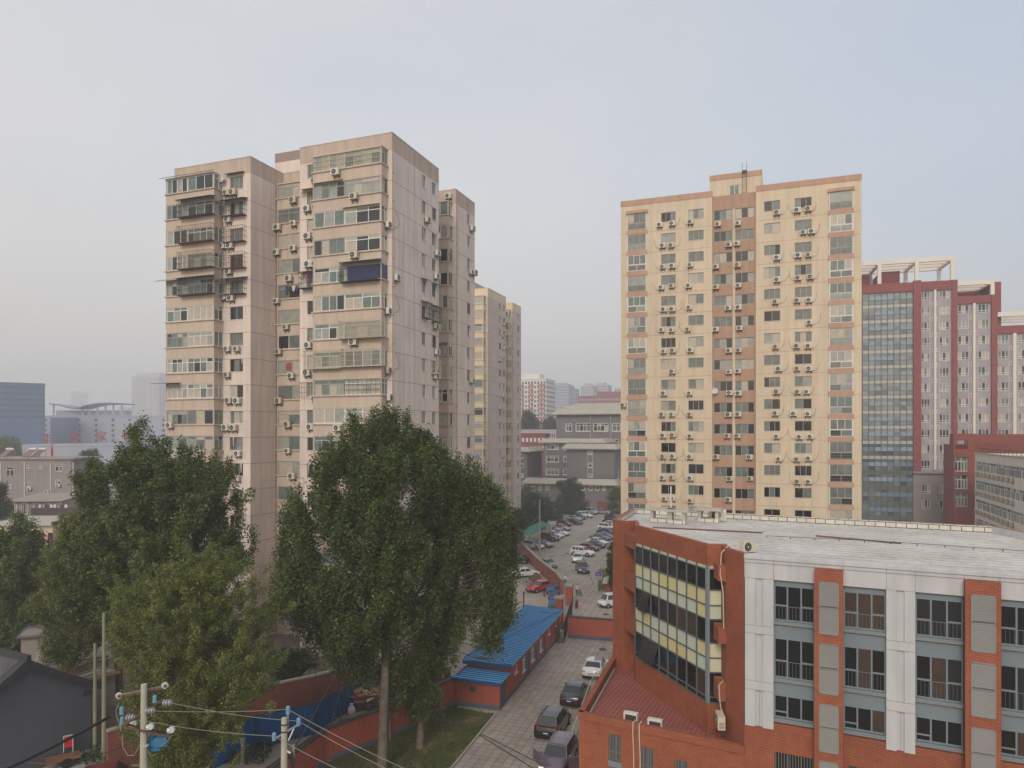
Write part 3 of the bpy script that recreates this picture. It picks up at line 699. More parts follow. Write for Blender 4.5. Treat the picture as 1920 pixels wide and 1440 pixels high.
# ================================================================ cream tower on the right
O2 = (14.8, 95.9); CF = Fr(O2, -20.37); ct = empty('apartment_tower', (O2[0], O2[1], 0), CF.yaw, 'cream apartment tower with salmon bands and a stepped flat roof', 'building', 'cream apartment tower')
LZ = lambda k: 49.7-2.786*k          # floor stripe k below the top storey
X1, X2, X3 = 12.0, 17.35, 29.5; ZT = 54.2
def pxr(a, b, y=0): return (CF.lx(a, y), CF.lx(b, y))
cols = [pxr(1239.5, 1267), pxr(1290.5, 1319.5), pxr(1432.5, 1463), pxr(1490, 1522)]
bays = [pxr(1177, 1212), pxr(1555, 1599)]
rec = [pxr(1338.5, 1373.5, .5), pxr(1378.5, 1414.5, .5)]
flo = range(17)
w_ = MB()
H1 = [(c[0], c[1], LZ(k)+1.1, LZ(k)+2.37) for k in flo for c in cols] + [(b[0], b[1], LZ(k)+.42, LZ(k)+2.6) for k in flo for b in bays]
holes(w_, front(0), 0, X1, 0, ZT-.75, H1, 'cream_wall', .13); holes(w_, front(0), X2, X3, 0, ZT-.75, H1, 'cream_wall', .13)
HR_ = [(b[0], b[1], LZ(k)+.75, LZ(k)+2.05) for k in flo for b in rec]
holes(w_, front(.5), X1, X2, 0, LZ(0)+3.9, HR_, 'salmon_wall', .12)
for k in flo:
    for (a, b) in ((0, bays[0][0]-.12), (bays[0][1]+.12, X1), (X2, bays[1][0]-.12), (bays[1][1]+.12, X3)):
        w_.tb(front(0), a, b, -.006, 0, LZ(k)-.03, LZ(k)+.03, 'salmon_trim', (3,))
for (a, b) in ((0, X1), (X2, X3)):
    w_.tb(front(0), a-.03, b+.03, -.05, .2, ZT-.75, ZT, 'salmon_trim')
w_.tq(rflank(X1), 0, .5, 0, ZT-.3, 0, 'cream_wall'); w_.tq(lflank(X2), 0, .5, 0, ZT-.3, 0, 'salmon_wall')
w_.tb(front(.5), rec[0][1]+.02, rec[1][0]-.02, -.01, 0, 0, LZ(0)+2.1, 'cream_wall', (3,))
w_.tq(lflank(0), 0, 16, 0, ZT, 0, 'cream_wall'); w_.tq(rflank(X3), 0, 16, 0, ZT, 0, 'cream_wall'); w_.tq(front(16), 0, X3, 0, ZT, 0, 'cream_wall')
w_.poly([(0, 0, ZT-.5), (X1, 0, ZT-.5), (X1, 16, ZT-.5), (0, 16, ZT-.5)], 'concrete'); w_.poly([(X2, 0, ZT-.5), (X3, 0, ZT-.5), (X3, 16, ZT-.5), (X2, 16, ZT-.5)], 'concrete'); w_.poly([(X1, .5, LZ(0)+3.85), (X2, .5, LZ(0)+3.85), (X2, 16, LZ(0)+3.85), (X1, 16, LZ(0)+3.85)], 'concrete')
ctw = w_.build('wall', ct)
p = MB(); y0 = 2.2; a0, a1 = CF.lx(1330.5, y0), CF.lx(1429, y0); zb = CF.z(347, a0, y0); zt = CF.z(330, a0, y0)
wa, wb = CF.lx(1368, y0), CF.lx(1386, y0); hz = (wa, wb, CF.z(366, wa, y0), CF.z(348, wa, y0))
holes(p, front(y0), a0, a1, ZT-.6-2, zt-.7, [hz], 'cream_wall', .1); p.tb(front(y0), a0, a1, -.05, .2, zt-.7, zt, 'salmon_trim'); p.box(a0, a1, y0+.21, y0+9, ZT-2, zt-.01, 'cream_wall', (0, 2)); p.build('machine_room', ct)
g = MB(); glaze(g, front(y0), *hz, 2, .06, 'white_frame', ['glass_green'], rng=random); g.build('window', ct)
g = MB(); lx_ = CF.lx(1396, y0)
for s in (-.28, .28): g.bar((lx_+s, y0-.3, LZ(0)+3.9), (lx_+s, y0-.3, zt+1.1), .05, .05, 'steel_dark')
for i in range(16): z = LZ(0)+4.1+i*.35; 
for i in range(10): g.bar((lx_-.28, y0-.3, LZ(0)+4.1+i*.33), (lx_+.28, y0-.3, LZ(0)+4.1+i*.33), .03, .03, 'steel_rust')
g.box(lx_-.3, lx_+.3, y0-.35, y0-.2, zt-.15, zt+.1, 'steel_dark'); tag(g.build('ladder', ct))
rng = random.Random(11)
PS = [['glass_mid', 'glass_light', 'glass_green', 'glass_curtain', 'glass_mid'], ['glass_mid', 'glass_mid', 'glass_dark', 'glass_black'], ['glass_curtain', 'glass_light'], ['glass_mid']]
for k in flo:
    low = k >= 9
    for i, c in enumerate(cols):
        g = MB(); ps = rng.choice(PS[1:2]+PS[0:1]+(PS if not low else [['glass_dark', 'glass_green', 'glass_black']]))
        if k >= 14 and i >= 2: ps = ['glass_black']
        glaze(g, front(0), c[0], c[1], LZ(k)+1.1, LZ(k)+2.37, rng.choice([2, 2, 3]), .08, 'grey_frame', ps, 0, .06, rng=rng); g.tb(front(0), c[0]-.04, c[1]+.04, -.04, 0, LZ(k)+1.05, LZ(k)+1.1, 'cream_wall'); g.build('window', ct)
    for i, c in enumerate(bays):
        z = LZ(k); m = MB(); pj = .22; bf_ = rng.choice(['grey_frame', 'grey_frame', 'aluminium', 'white_frame'])
        m.tb(front(0), c[0]-.1, c[1]+.1, -pj, -.003, z-.2, z+.42, 'salmon_trim')
        for a in (c[0]-.04, c[1]-.04): m.tb(front(0), a, a+.08, -pj+.02, .02, z+.42, z+2.58, 'white_frame')
        if k == 0: m.tb(front(0), c[0]-.18, c[1]+.18, -pj-.12, -.003, z+2.6, z+3.0, 'salmon_trim')
        o = m.build('bay', ct); g = MB(); ps = rng.choice([['glass_mid', 'glass_light', 'glass_curtain'], ['glass_mid'], ['glass_light', 'glass_curtain'], ['glass_green', 'glass_curtain', 'glass_mid']])
        T = lambda a, d, zz: (a, d-pj, zz)
        glaze(g, T, c[0]+.05, c[1]-.05, z+1.28, z+2.56, 3, .02, bf_, ps, 0, .07, rng=rng); glaze(g, T, c[0]+.05, c[1]-.05, z+.44, z+1.26, 2, .02, bf_, ['glass_mid', 'glass_light'] if k < 10 else ['glass_green', 'glass_dark'], 0, .07, rng=rng)
        for j in range(2): g.tb(T, c[0]+.1, c[1]-.1, -.005, .02, z+.66+j*.22, z+.68+j*.22, 'grey_frame')
        g.build('window', o)
    for c in rec:
        g = MB(); glaze(g, front(.5), c[0], c[1], LZ(k)+.75, LZ(k)+2.05, 3, .07, 'grey_frame', rng.choice([['glass_mid', 'glass_light', 'glass_dark', 'glass_curtain'], ['glass_mid', 'glass_dark', 'glass_light']] if not low else [['glass_green', 'glass_mid', 'glass_black'], ['glass_dark', 'glass_green']]), 0, .06, rng=rng); g.build('window', ct)
# water stains where the units drip and the units themselves
B1 = (1150, 300); off = lambda l, d: [(a, b+d*4) for a, b in l]
CL = [(350,490),(443,480),(580,468),(372,645),(436,643),(372,804),(443,797),(578,790),(362,958),(440,945),(567,945)]
CL += off([(380,162),(443,160),(570,148),(365,315),(438,317),(560,312),(380,476),(447,470),(580,466),(443,627),(380,790),(573,790)], 240)
CL += off([(367,68),(440,68),(575,68),(375,225),(445,222),(578,230),(374,382),(448,382),(576,384),(372,541),(440,540),(578,545),(385,698),(445,698),(580,714)], 460)
CC = [(785,485),(935,478),(866,638),(928,630),(770,803),(932,790),(770,955),(938,943)]
CC += off([(862,152),(938,147),(768,312),(947,302),(868,470),(940,468),(868,630),(935,625),(872,787),(938,790)], 240)
CC += off([(863,68),(936,66),(855,228),(930,228),(772,385),(1020,386),(873,548),(1025,547),(863,705)], 460)
CR = [(1228,397),(1378,380),(1462,370),(1425,545),(1487,538),(1228,735),(1387,717),(1463,714),(1228,900),(1385,887),(1478,878)]
CR += off([(1215,105),(1378,95),(1468,93),(1470,260),(1217,442),(1375,436),(1462,436),(1240,607),(1378,605),(1468,605),(1225,777),(1382,779),(1450,779)], 240)
CR += off([(1215,58),(1352,62),(1460,65),(1225,232),(1396,236),(1476,234),(1240,402),(1376,403),(1463,397),(1380,571),(1463,571)], 460)
G2 = 'air conditioners on the cream tower'
STN = []
def put2(lst, y, desc, hosef):
    rows = {}
    for a, b in lst:
        px, py = B1[0]+a/4, B1[1]+b/4; x = CF.lx(px, y); z = CF.z(py, x, y); rows.setdefault(int(math.floor((LZ(0)+2.786-z)/2.786)), []).append((x, z, px))
    for ri, k in enumerate(sorted(rows)):
        r_ = sorted(rows[k]); n = len(r_)
        for ci, (x, z, px) in enumerate(r_):
            pos = '' if n == 1 else (('left ' if ci == 0 else 'right ') if n == 2 else ['left ', 'middle ', 'right '][min(ci, 2)])
            h_ = hosef(px, ci, n)
            lab = f'{pos}air conditioner, {ordn(ri)} row down, {desc}'
            add_ac(CF, x, y, z, 0, lab, G2, random.choice(['ac_white', 'ac_white', 'ac_beige']), random.choice([.88, .95, 1.0]), hose=h_)
            if random.random() < .75: STN.append((x, y, z))
put2(CL, 0, 'left wing, cream tower', lambda px, c, n: (-1 if px < 1252 or px > 1275 else 1) if random.random() < .9 else None)
put2(CC, .5, 'salmon strip, cream tower', lambda px, c, n: None)
put2(CR, 0, 'right wing, cream tower', lambda px, c, n: (1 if px < 1475 or px > 1505 else -1) if random.random() < .9 else None)
add_ac(CF, CF.lx(1169, 0), 0, LZ(9)+2.786-1.2+.3, 0, 'single air conditioner on the left edge strip of the cream tower', G2, 'ac_beige', .95)
dish(CF, CF.lx(1341, .5), .5, LZ(8)+.6, 0, 'white satellite dish at the left edge of the salmon middle strip')

s_ = MB()
for (x, y, z) in STN:
    for i in range(random.choice([1, 2, 2])):
        xx = x+random.uniform(-.3, .3); l_ = random.uniform(.4, 1.1); w0 = random.uniform(.012, .03); z0 = z-.42
        s_.poly([(xx-w0, y-.007, z0), (xx+w0, y-.007, z0), (xx+w0*.4, y-.007, z0-l_), (xx-w0*.4, y-.007, z0-l_)], random.choice(['rust_stain', 'rust_stain', 'salmon_wall']))
join_into(ctw, s_.build('rust_stains', ct))
s_ = MB(); rg = random.Random(77)
for (T, a0, a1, zz0, zz1, n_) in ((rflank(0), .4, 10.2, 2, 50, 70), (rflank(-17.4), .2, 4, 2, 50, 40), (rflank(-.9), 17.2, 22.5, 2, 50, 40), (front(0), -20.9, -17.5, 2, 50, 30), (front(0), -10.8, -8.7, 2, 50, 30)):
    for i in range(n_):
        k = rg.randrange(17); z0 = sillz(k)-1.36+(rg.random() < .3)*1.4; xx = rg.uniform(a0, a1); l_ = rg.uniform(.3, 1.3); w0 = rg.uniform(.03, .12)
        s_.poly([T(xx-w0, -.006, z0), T(xx+w0, -.006, z0), T(xx+w0*.3, -.006, z0-l_), T(xx-w0*.3, -.006, z0-l_)], rg.choice(['stain_soft', 'stain_soft', 'stain_pale']))
join_into(bpy.data.objects[tower1['wall_name']], s_.build('water_stains', tower1))
for t_ in (tower1, tower2): del t_['wall_name']
# ================================================================ red and grey stepped high-rise
YD0 = 150.0; DO = ((1617-CX)/F*YD0, YD0); DF = Fr(DO, -16.5)
dr = empty('apartment_block', (DO[0], DO[1], 0), DF.yaw, 'stepped red and grey high-rise with white roof pergolas and a glass front', 'building')
dx = lambda px: DF.lx(px, 0)
dz = lambda px, py: DF.z(py, dx(px), 0)
rng = random.Random(21)
zt1, zt2, zt3 = dz(1713, 529), dz(1850, 553), dz(1900, 610)
xg0, xg1, xr1 = dx(1617.5), dx(1712.5), dx(1727); xa1 = dx(1785); xb0, xb1 = dx(1795), dx(1859); xc0 = dx(1870); xend = dx(2010)
zg = dz(1712, 546); zA = dz(1785, 542); zB = dz(1860, 567); zC = dz(1870, 626); zbase = dz(1720, 884)
w_ = MB(); fl_sp = 28.9*DF.W(dx(1750), 0).y/F
def dwins(pxl, zt, n, zmin):
    out = []
    for i in range(n):
        z1 = zt-.15-i*fl_sp; z0 = z1-1.75
        if z0 < zmin: break
        for a, b in pxl: out.append((dx(a), dx(b), z0, z1))
    return out
WA = dwins(((1728, 1745), (1762, 1781)), zA, 12, zbase+.2); WB_ = dwins(((1797, 1818), (1835, 1856)), zB, 13, 20); WC_ = dwins(((1872, 1893), (1910, 1931), (1948, 1970)), zC, 12, 20)
WL_ = [(dx(1729), dx(1745), z, z+1.9) for z in (zbase-4.6, zbase-7.8)] + [(dx(1762), dx(1781), z, z+1.9) for z in (zbase-4.6, zbase-7.8)] + [(dx(1738), dx(1784), .5, 3.0)]
T = front(.35)
holes(w_, T, xr1, xa1, zbase, zA, WA, 'grey_clad', .15); holes(w_, T, xb0, xb1, 0, zB, WB_, 'grey_clad', .15); holes(w_, T, xc0, xend, 0, zC, WC_, 'grey_clad', .15)
holes(w_, front(.2), xg1, xb0, 0, zbase, WL_, 'warm_grey_clad', .15); w_.tb(front(.2), xg1-.1, xb0+.1, -.5, .3, zbase-.4, zbase, 'warm_grey_clad')
w_.tb(front(0), xg0, xg1, 0, .6, zg, zt1, 'red_clad'); w_.tb(front(0), xg1, xr1, -.2, .6, zbase, zt1+.3, 'red_clad'); w_.tb(front(0), xr1, xa1, 0, .6, zA, zt1, 'red_clad')
w_.tb(front(0), xa1, xb0, -.2, .6, zbase, zt1, 'red_clad'); w_.tb(front(0), xb0, xb1, 0, .6, zB, zt2, 'red_clad'); w_.tb(front(0), xb1, xc0, -.2, .6, 0, zt2, 'red_clad'); w_.tb(front(0), xc0, xend, 0, .6, zC, zt3, 'red_clad')
w_.box(xg0-14, xa1, .62, 15, 0, zt1-.4, 'grey_clad', (0,)); w_.box(xa1, xb1+.3, .63, 15, 0, zt2-.4, 'red_clad', (0,)); w_.box(xb1+.3, xend, .64, 15, 0, zt3-.4, 'grey_clad', (0,))
# tall red fin and red block on the roof
xf0, xf1 = dx(1866), dx(1881.5); w_.box(xf0, xf1, 1.2, 14, zt3-6, dz(1875, 526), 'red_clad')
w_.box(dx(1660, ) , dx(1698), 5, 13, zt1-.4, dz(1680, 499), 'red_clad'); w_.box(dx(1600), dx(1642), 6, 14, zt1-.4, dz(1625, 503), 'red_clad'); w_.box(dx(1610), dx(1620.5), 3, 5, zt1-.4, dz(1618, 467), 'red_clad')
w_.box(dx(1800), dx(1858), 8, 13, zt2-.4, dz(1830, 532), 'red_clad')
w_.build('wall', dr)
w_ = MB()
for a, b, zt in ((1751, 1755, zA), (1824, 1828.5, zB), (1899, 1905, zC), (1976, 1981, zC)):
    w_.tb(front(0), dx(a), dx(b), -.25, .4, zbase+.4 if a < 1800 else 10, zt+ (0), 'white_trim')
w_.build('pilaster', dr)
# small framed grilles beside the pilasters
g = MB()
for (pxa, pxb, zt, n) in ((1744, 1756.5, zA, 11), (1817, 1829.5, zB, 11), (1892, 1906, zC, 9)):
    for i in range(n):
        z = zt-.15-i*fl_sp-2.35
        if z < zbase: continue
        for a in (pxa, pxb):
            x0, x1 = dx(a), dx(a+6)
            for q in ((x0, x1, z, z+.07), (x0, x1, z-.75, z-.68), (x0, x0+.07, z-.75, z), (x1-.07, x1, z-.75, z)): g.tb(T, q[0], q[1], -.03, 0, q[2], q[3], 'white_trim')
tag(g.build('grille_frame', dr))
for hs in WA+WB_+WC_+WL_:
    g = MB(); glaze(g, T if hs not in WL_ else front(.2), hs[0], hs[1], hs[2], hs[3], 3, .08, 'white_frame', rng.choice([['glass_curtain', 'glass_green', 'glass_dark'], ['glass_light', 'glass_dark', 'glass_green'], ['glass_curtain', 'glass_curtain', 'glass_mid', 'glass_brown']]), 0, .09, rng=rng, rail=.25)
    g.build('window', dr)
# curtain wall of the glass bay
g = MB(); nc = 8; cw = (xg1-xg0)/nc; z = zg; zb = 3.6; per = fl_sp; T0 = front(.3)
i = 0
while z > zb:
    rows = ((.34, 'v'), (.28, 'b'), (.30, 'g'))
    zz = z
    for fr_, tp in ((.20, 'g'), (.26, 'b'), (.30, 'g'), (.24, 's')):
        h_ = per*fr_
        for j in range(nc):
            if tp == 's': m = 'strip_pale' if z > 20 else 'glass_mid'
            elif tp == 'b': m = ('glass_blue' if rng.random() < .85 else 'strip_b') if j not in (0, 5) else 'strip_b'
            else: m = rng.choice(['strip_a', 'strip_a', 'strip_b', 'strip_b', 'strip_a', 'glass_mid'] if z > 22 else ['strip_b', 'glass_mid', 'glass_green', 'glass_green', 'glass_far'])
            dd = -.12 if (tp == 'b' and m == 'glass_blue') else 0
            g.poly([T0(xg0+j*cw, dd, zz-h_), T0(xg0+(j+1)*cw, dd, zz-h_), T0(xg0+(j+1)*cw, 0, zz), T0(xg0+j*cw, 0, zz)], m)
        zz -= h_
    for k_ in (0, .46, .76): g.tb(T0, xg0, xg1, -.04, 0, z-per*k_-.05, z-per*k_+.03, 'dark_frame')
    z -= per
for j in range(nc+1): g.tb(T0, xg0+j*cw-.05, xg0+j*cw+.05, -.16, 0, zb-3, zg, 'dark_frame')
g.tq(T0, xg0, xg1, 0, zb, .02, 'glass_dark'); g.build('curtain_wall', dr)
# white pergola frames
g = MB()
def perg(pxa, pxb, pyf, zb_, depth, cols_, bw=.9):
    xa_, xb_ = dx(pxa), dx(pxb); zt_ = dz((pxa+pxb)/2, pyf)
    g.box(xa_, xb_, -.1, .5, zt_-bw, zt_, 'white_trim'); g.box(xa_, xb_, depth, depth+.6, zt_-bw, zt_, 'white_trim')
    for f_ in (.33, .66): g.box(xa_, xb_, depth*f_, depth*f_+.4, zt_-bw+.1, zt_-.05, 'white_trim')
    for c_ in cols_:
        x_ = dx(c_); g.box(x_-.35, x_+.35, -.12, .52, zb_, zt_-bw, 'white_trim'); g.box(x_-.35, x_+.35, depth-.02, depth+.62, zb_, zt_-bw, 'white_trim'); g.box(x_-.3, x_+.3, .52, depth, zt_-bw+.05, zt_-.02, 'white_trim')
perg(1618, 1789, 485, zt1, 9, (1649, 1719, 1786))
perg(1792, 1864, 526, zt2, 9, (1861,)); perg(1868, 1990, 583, zt3, 9, (1985,))
tag(g.build('pergola', dr))
g = MB()   # entrance canopy and low annex in front
p0 = DF.loc(yp(1655, 962, 128)); p1 = DF.loc(yp(1790, 975, 128)); g.box(p0[0], p0[0]+9, p0[1], -2, 0, 3.4, 'warm_grey_clad'); g.box(p0[0]-.5, p0[0]+9.5, p0[1]-.5, -2, 3.4, 3.8, 'blue_grey'); g.build('entrance_annex', dr)
# ================================================================ red frame block and cream dormitory at the right edge
RO = ((1788-CX)/F*128.0, 128.0); RFm = Fr(RO, -20.37); rr_ = empty('brick_block', (RO[0], RO[1], 0), RFm.yaw, 'low red brick block with a square roof frame beside the stepped high-rise', 'building')
x1 = RFm.lx(1829, 0); Zt = RFm.z(813, 0, 0); hs = [(RFm.lx(1791, 0), RFm.lx(1815, 0), RFm.z(b, 1, 0), RFm.z(a, 1, 0)) for a, b in ((856, 884), (890, 917), (923, 950))]
hs.append((RFm.lx(1791.5, 0), RFm.lx(1815, 0), RFm.z(842, 1, 0), RFm.z(826, 1, 0)))
w_ = MB(); holes(w_, front(0), 0, x1, 0, Zt, hs, 'far_red_brick', .5)
w_.tq(lflank(0), 0, 3, 0, Zt, 0, 'far_red_brick'); w_.tb(front(0), x1, 34, -.0, .8, Zt-1.6, Zt-.1, 'far_red_brick'); w_.box(x1, 34, 7, 8, 0, Zt-.5, 'far_red_brick'); w_.box(0, x1, 3, 8, 0, Zt-2, 'far_red_brick')
w_.build('wall', rr_)
for i, hh in enumerate(hs[:3]):
    g = MB(); glaze(g, front(0), *hh, 4, .4, 'white_frame', ['glass_dark', 'glass_green', 'glass_mid'], .35, .1, rng=rng); g.build('window', rr_)
VO = ((1828-CX)/F*119.0, 119.0); VF = Fr(VO, -20.37); vr = empty('dormitory', (VO[0], VO[1], 0), VF.yaw, 'pale low block with ribbon windows and rows of outdoor units at the right edge', 'building')
# left flank faces -x, runs towards the viewer (negative y)
Zv = VF.z(850, 0, 0); T = lflank(0); ys = -34.0; flo_v = 3.15
def vz(i): return Zv-1.3-i*flo_v
hs = [(ys, -.2, vz(i)-1.65, vz(i)) for i in range(5)]
w_ = MB(); holes(w_, T, ys, 0, 0, Zv, hs, 'cream_wall' if 0 else 'white_trim', .12); w_.tq(front(0), 0, 12, 0, Zv, 0, 'white_trim'); w_.poly([(0, ys, Zv-.3), (12, ys, Zv-.3), (12, 0, Zv-.3), (0, 0, Zv-.3)], 'concrete'); w_.tb(T, ys, 0, -.15, .2, Zv-.02, Zv+.15, 'concrete_pale'); w_.build('wall', vr)
for i in range(5):
    for j in range(4):
        a0 = ys+.1+j*8.45; g = MB(); glaze(g, T, a0, a0+8.3, vz(i)-1.65, vz(i), 12, .08, 'white_frame', ['glass_green', 'glass_dark', 'glass_mid', 'glass_curtain'], .3, .08, 6, rng); g.build('window', vr)
w_ = MB()
for i in range(18): w_.box(.3, .36, ys+i*1.9, ys+i*1.9+.06, Zv, Zv+.9, 'steel_dark')
w_.box(.3, .36, ys, 0, Zv+.84, Zv+.9, 'steel_dark'); w_.build('railing', vr)
k = 0
for i in range(4):
    for j in range(9):
        y = -1.8-j*2.3; add_ac(VF, 0, y, vz(i)-1.95+.0, -PI2, f'{ordn(j)} unit from the far end, {ordn(i)} row down, pale ribbon window block', 'outdoor units on the pale block', 'ac_beige', 1.0)
# ================================================================ office building, front right
OA = (12.84, 38.95); OF = Fr(OA, -26.2); ofc = empty('office_building', (OA[0], OA[1], 0), OF.yaw, 'orange brick office building with white panels, glass corner and patched white roof', 'building')
ZO = 15.92
P = {k: Vector(OF.loc(v)) for k, v in dict(P1=(7.83, 54.8), P2=(8.5, 53.5), N1=(9.3, 53.8), N2=(9.15, 52.3), D0=(8.95, 51.3), D1=(11.71, 42.3), D2=(12.58, 42.25), D3=(12.4, 40.9), A=(12.84, 38.95), BL=(10.76, 63.2), T0=(4.17, 43.8)).items()}
XE = 24.0
dirb = (Vector(OF.loc((36.2, 49.9)))-P['BL']).normalized(); BR = P['BL']+dirb*27
plan = [P['A'], Vector((XE, 0)), BR, P['BL'], P['P1'], P['P2'], P['N1'], P['N2'], P['D0'], P['D1'], P['D2'], P['D3']]
ZTR = 4.55
w_ = MB(); ob = 'orange_brick'
def wseg(a, b, z0, z1, m=ob): w_.poly([(a.x, a.y, z0), (b.x, b.y, z0), (b.x, b.y, z1), (a.x, a.y, z1)], m)
# parapet walls with an inner face and a coping
cen = Vector((10, 9))
inner = []
n = len(plan)
for i in range(n):
    a, b, c = plan[i-1], plan[i], plan[(i+1) % n]
    t1 = (b-a).normalized(); t2 = (c-b).normalized(); n1 = Vector((-t1.y, t1.x)); n2 = Vector((-t2.y, t2.x)); m_ = (n1+n2)
    m_ = m_/max(.6, m_.dot(n1)) if m_.length > .1 else n1
    inner.append(b+m_*.3)
for i in range(n):
    a, b = plan[i], plan[(i+1) % n]; ia, ib = inner[i], inner[(i+1) % n]
    mt = 'white_panel' if i == 0 else ('salmon_trim' if i in (2,) else ob)
    w_.poly([(a.x, a.y, ZO), (b.x, b.y, ZO), (ib.x, ib.y, ZO), (ia.x, ia.y, ZO)], mt)
    w_.poly([(ia.x, ia.y, ZO-.55), (ib.x, ib.y, ZO-.55), (ib.x, ib.y, ZO), (ia.x, ia.y, ZO)], 'cracked_coping' if i in (2, 3, 4) else 'white_panel')
rf = MB(); rf.poly([(p.x, p.y, ZO-.5) for p in inner], 'roof_membrane'); rf.build('roof', ofc)
wseg(P['BL'], P['P1'], 0, ZO); wseg(BR, P['BL'], 0, ZO); wseg(Vector((XE, 0)), BR, 0, ZO)
wseg(P['P1'], P['P2'], 0, ZO); wseg(P['P2'], P['N1'], 0, ZO); wseg(P['N1'], P['N2'], ZTR, ZO)
# levels of the glazed corner
LV = [14.65, 14.42, 13.18, 12.25, 11.41, 10.0, 9.1, 8.23, 6.75, 6.41]
for a, b in (('N2', 'D0'), ('D0', 'D1'), ('D1', 'D2')):
    wseg(P[a], P[b], LV[0], ZO)
    wseg(P[a], P[b], ZTR, LV[-1])
wseg(P['N2'], P['D0'], LV[-1], LV[0]); wseg(P['D2'], P['D3'], ZTR, ZO); wseg(P['D3'], P['A'], ZTR, ZO)
# brick ledges in the notch and at the right end of the glass
for z0, z1 in ((14.1, 15.1), (10.95, 12.1), (7.8, 9.0)):
    q = [P['P2'], P['D0']+(P['D0']-P['D1']).normalized()*-.15, P['N2']+Vector((.3, .3)), P['N1']]
    w_.prism([(v.x, v.y) for v in q], z0, z1, ob, bottom=True)
for z0, z1 in ((14.0, 14.9), (10.35, 11.3), (7.0, 8.1)):
    a, b = P['D2'], P['D3']; t = (b-a).normalized(); o_ = Vector((t.y, -t.x))*.42
    q = [a+t*.25+o_*.9-Vector((.15, 0)), b+o_, b, a+t*.25]
    w_.prism([(v.x, v.y) for v in q], z0, z1, ob, bottom=True)
# front facade brick below the panels and ground storey
fx = lambda px: OF.lx(px, 0)
g0 = [(fx(1452), fx(1527), 3.3, 5.3), (fx(1590), fx(1655), 3.3, 5.3), (fx(1730), fx(1800), 3.3, 5.3)]
holes(w_, front(0), 0, XE, 0, 6.55, g0, ob, .2); w_.tb(front(0), 0, XE, .16, .3, 6.5, 6.84, ob)
w_.build('wall', ofc)
for q in g0:
    g = MB(); glaze(g, front(0), *q, 3, .16, 'dark_frame', ['glass_dark'], rng=rng)
    for i in range(14): a = q[0]+(q[1]-q[0])*(i+.5)/14; g.tb(front(0), a-.012, a+.012, .03, .06, q[2], q[3], 'louver')
    g.build('window', ofc)
# white panel piers, cornice, bays
w_ = MB(); cj = 0
piers = [(fx(1397)+.0, fx(1450.5)), (fx(1661.8), fx(1716))]; per_ = piers[1][0]-piers[0][0]; piers.append((piers[1][0]+per_, piers[1][1]+per_)); piers.append((piers[1][0]+2*per_, piers[1][1]+2*per_+1))
brp = [(fx(1528), fx(1581)), (fx(1811.7)-.1, fx(1874))]; brp.append((brp[1][0]+per_*1.02, brp[1][1]+per_*1.02))
w_.tb(front(0), 0, XE, -.12, -.002, ZO-.42, ZO+.02, 'white_panel'); w_.tb(front(0), 0, XE, -.2, -.12, ZO-.22, ZO-.06, 'white_panel')
w_.tb(front(0), 0, XE, -.05, .3, 14.63, ZO-.42, 'white_panel')
for (a, b) in piers:
    s0, s1 = a+(b-a)*.36, a+(b-a)*.63
    for (z0, z1) in ((6.5, 8.51), (9.0, 11.6), (12.06, 14.63)):
        w_.tb(front(0), a, s0, -.05, .3, z0, z1, 'white_panel'); w_.tb(front(0), s1, b, -.05, .3, z0, z1, 'white_panel'); w_.tb(front(0), s0, s1, .04, .3, z0, z1, 'white_panel')
    for (z0, z1) in ((8.51, 9.0), (11.6, 12.06)): w_.tb(front(0), a, b, -.048, .3, z0, z1, 'white_panel')
    for z in (14.63, 12.06, 11.6, 9.0, 8.51): w_.tb(front(0), a, b, -.056, -.05, z-.012, z+.012, 'panel_joint', (3,))
    for x in (a+(b-a)*.5,):
        w_.tb(front(0), x-.012, x+.012, .034, .04, 6.5, 8.5, 'panel_joint', (3,))
for x in [v for p_ in piers for v in p_]+[v for p_ in brp for v in p_]: w_.tb(front(0), x-.012, x+.012, -.128, -.12, ZO-.42, ZO, 'panel_joint', (3,)); w_.tb(front(0), x-.012, x+.012, -.056, -.05, 14.63, ZO-.42, 'panel_joint', (3,))
w_.build('white_panel', ofc)
bounds = [(piers[0][1], brp[0][0]), (brp[0][1], piers[1][0]), (piers[1][1], brp[1][0]), (brp[1][1], piers[2][0]), (piers[2][1], brp[2][0]), (brp[2][1], XE)]
gl = [(12.41, 14.34), (9.31, 11.48), (7.14, 8.39)]
rng = random.Random(8)
for bi, (a, b) in enumerate(bounds):
    w_ = MB(); w_.tb(front(0), a, b, .02, .3, 6.5, 6.84, ob)
    for z0, z1 in ((14.34, 14.63), (11.48, 12.3), (8.39, 9.2), (6.82, 7.02)): w_.tb(front(0), a, b, .16, .3, z0, z1, 'blue_grey')
    for z0 in (12.3, 9.2, 7.02): w_.tb(front(0), a, b, .02, .3, z0, z0+.1, 'blue_grey'); w_.tb(front(0), a, b, -.02, .3, z0-.07, z0, 'louver')
    w_.tb(front(0), a, a+.02, .14, .16, 6.84, 14.63, 'blue_grey')
    w_.build('spandrel', ofc)
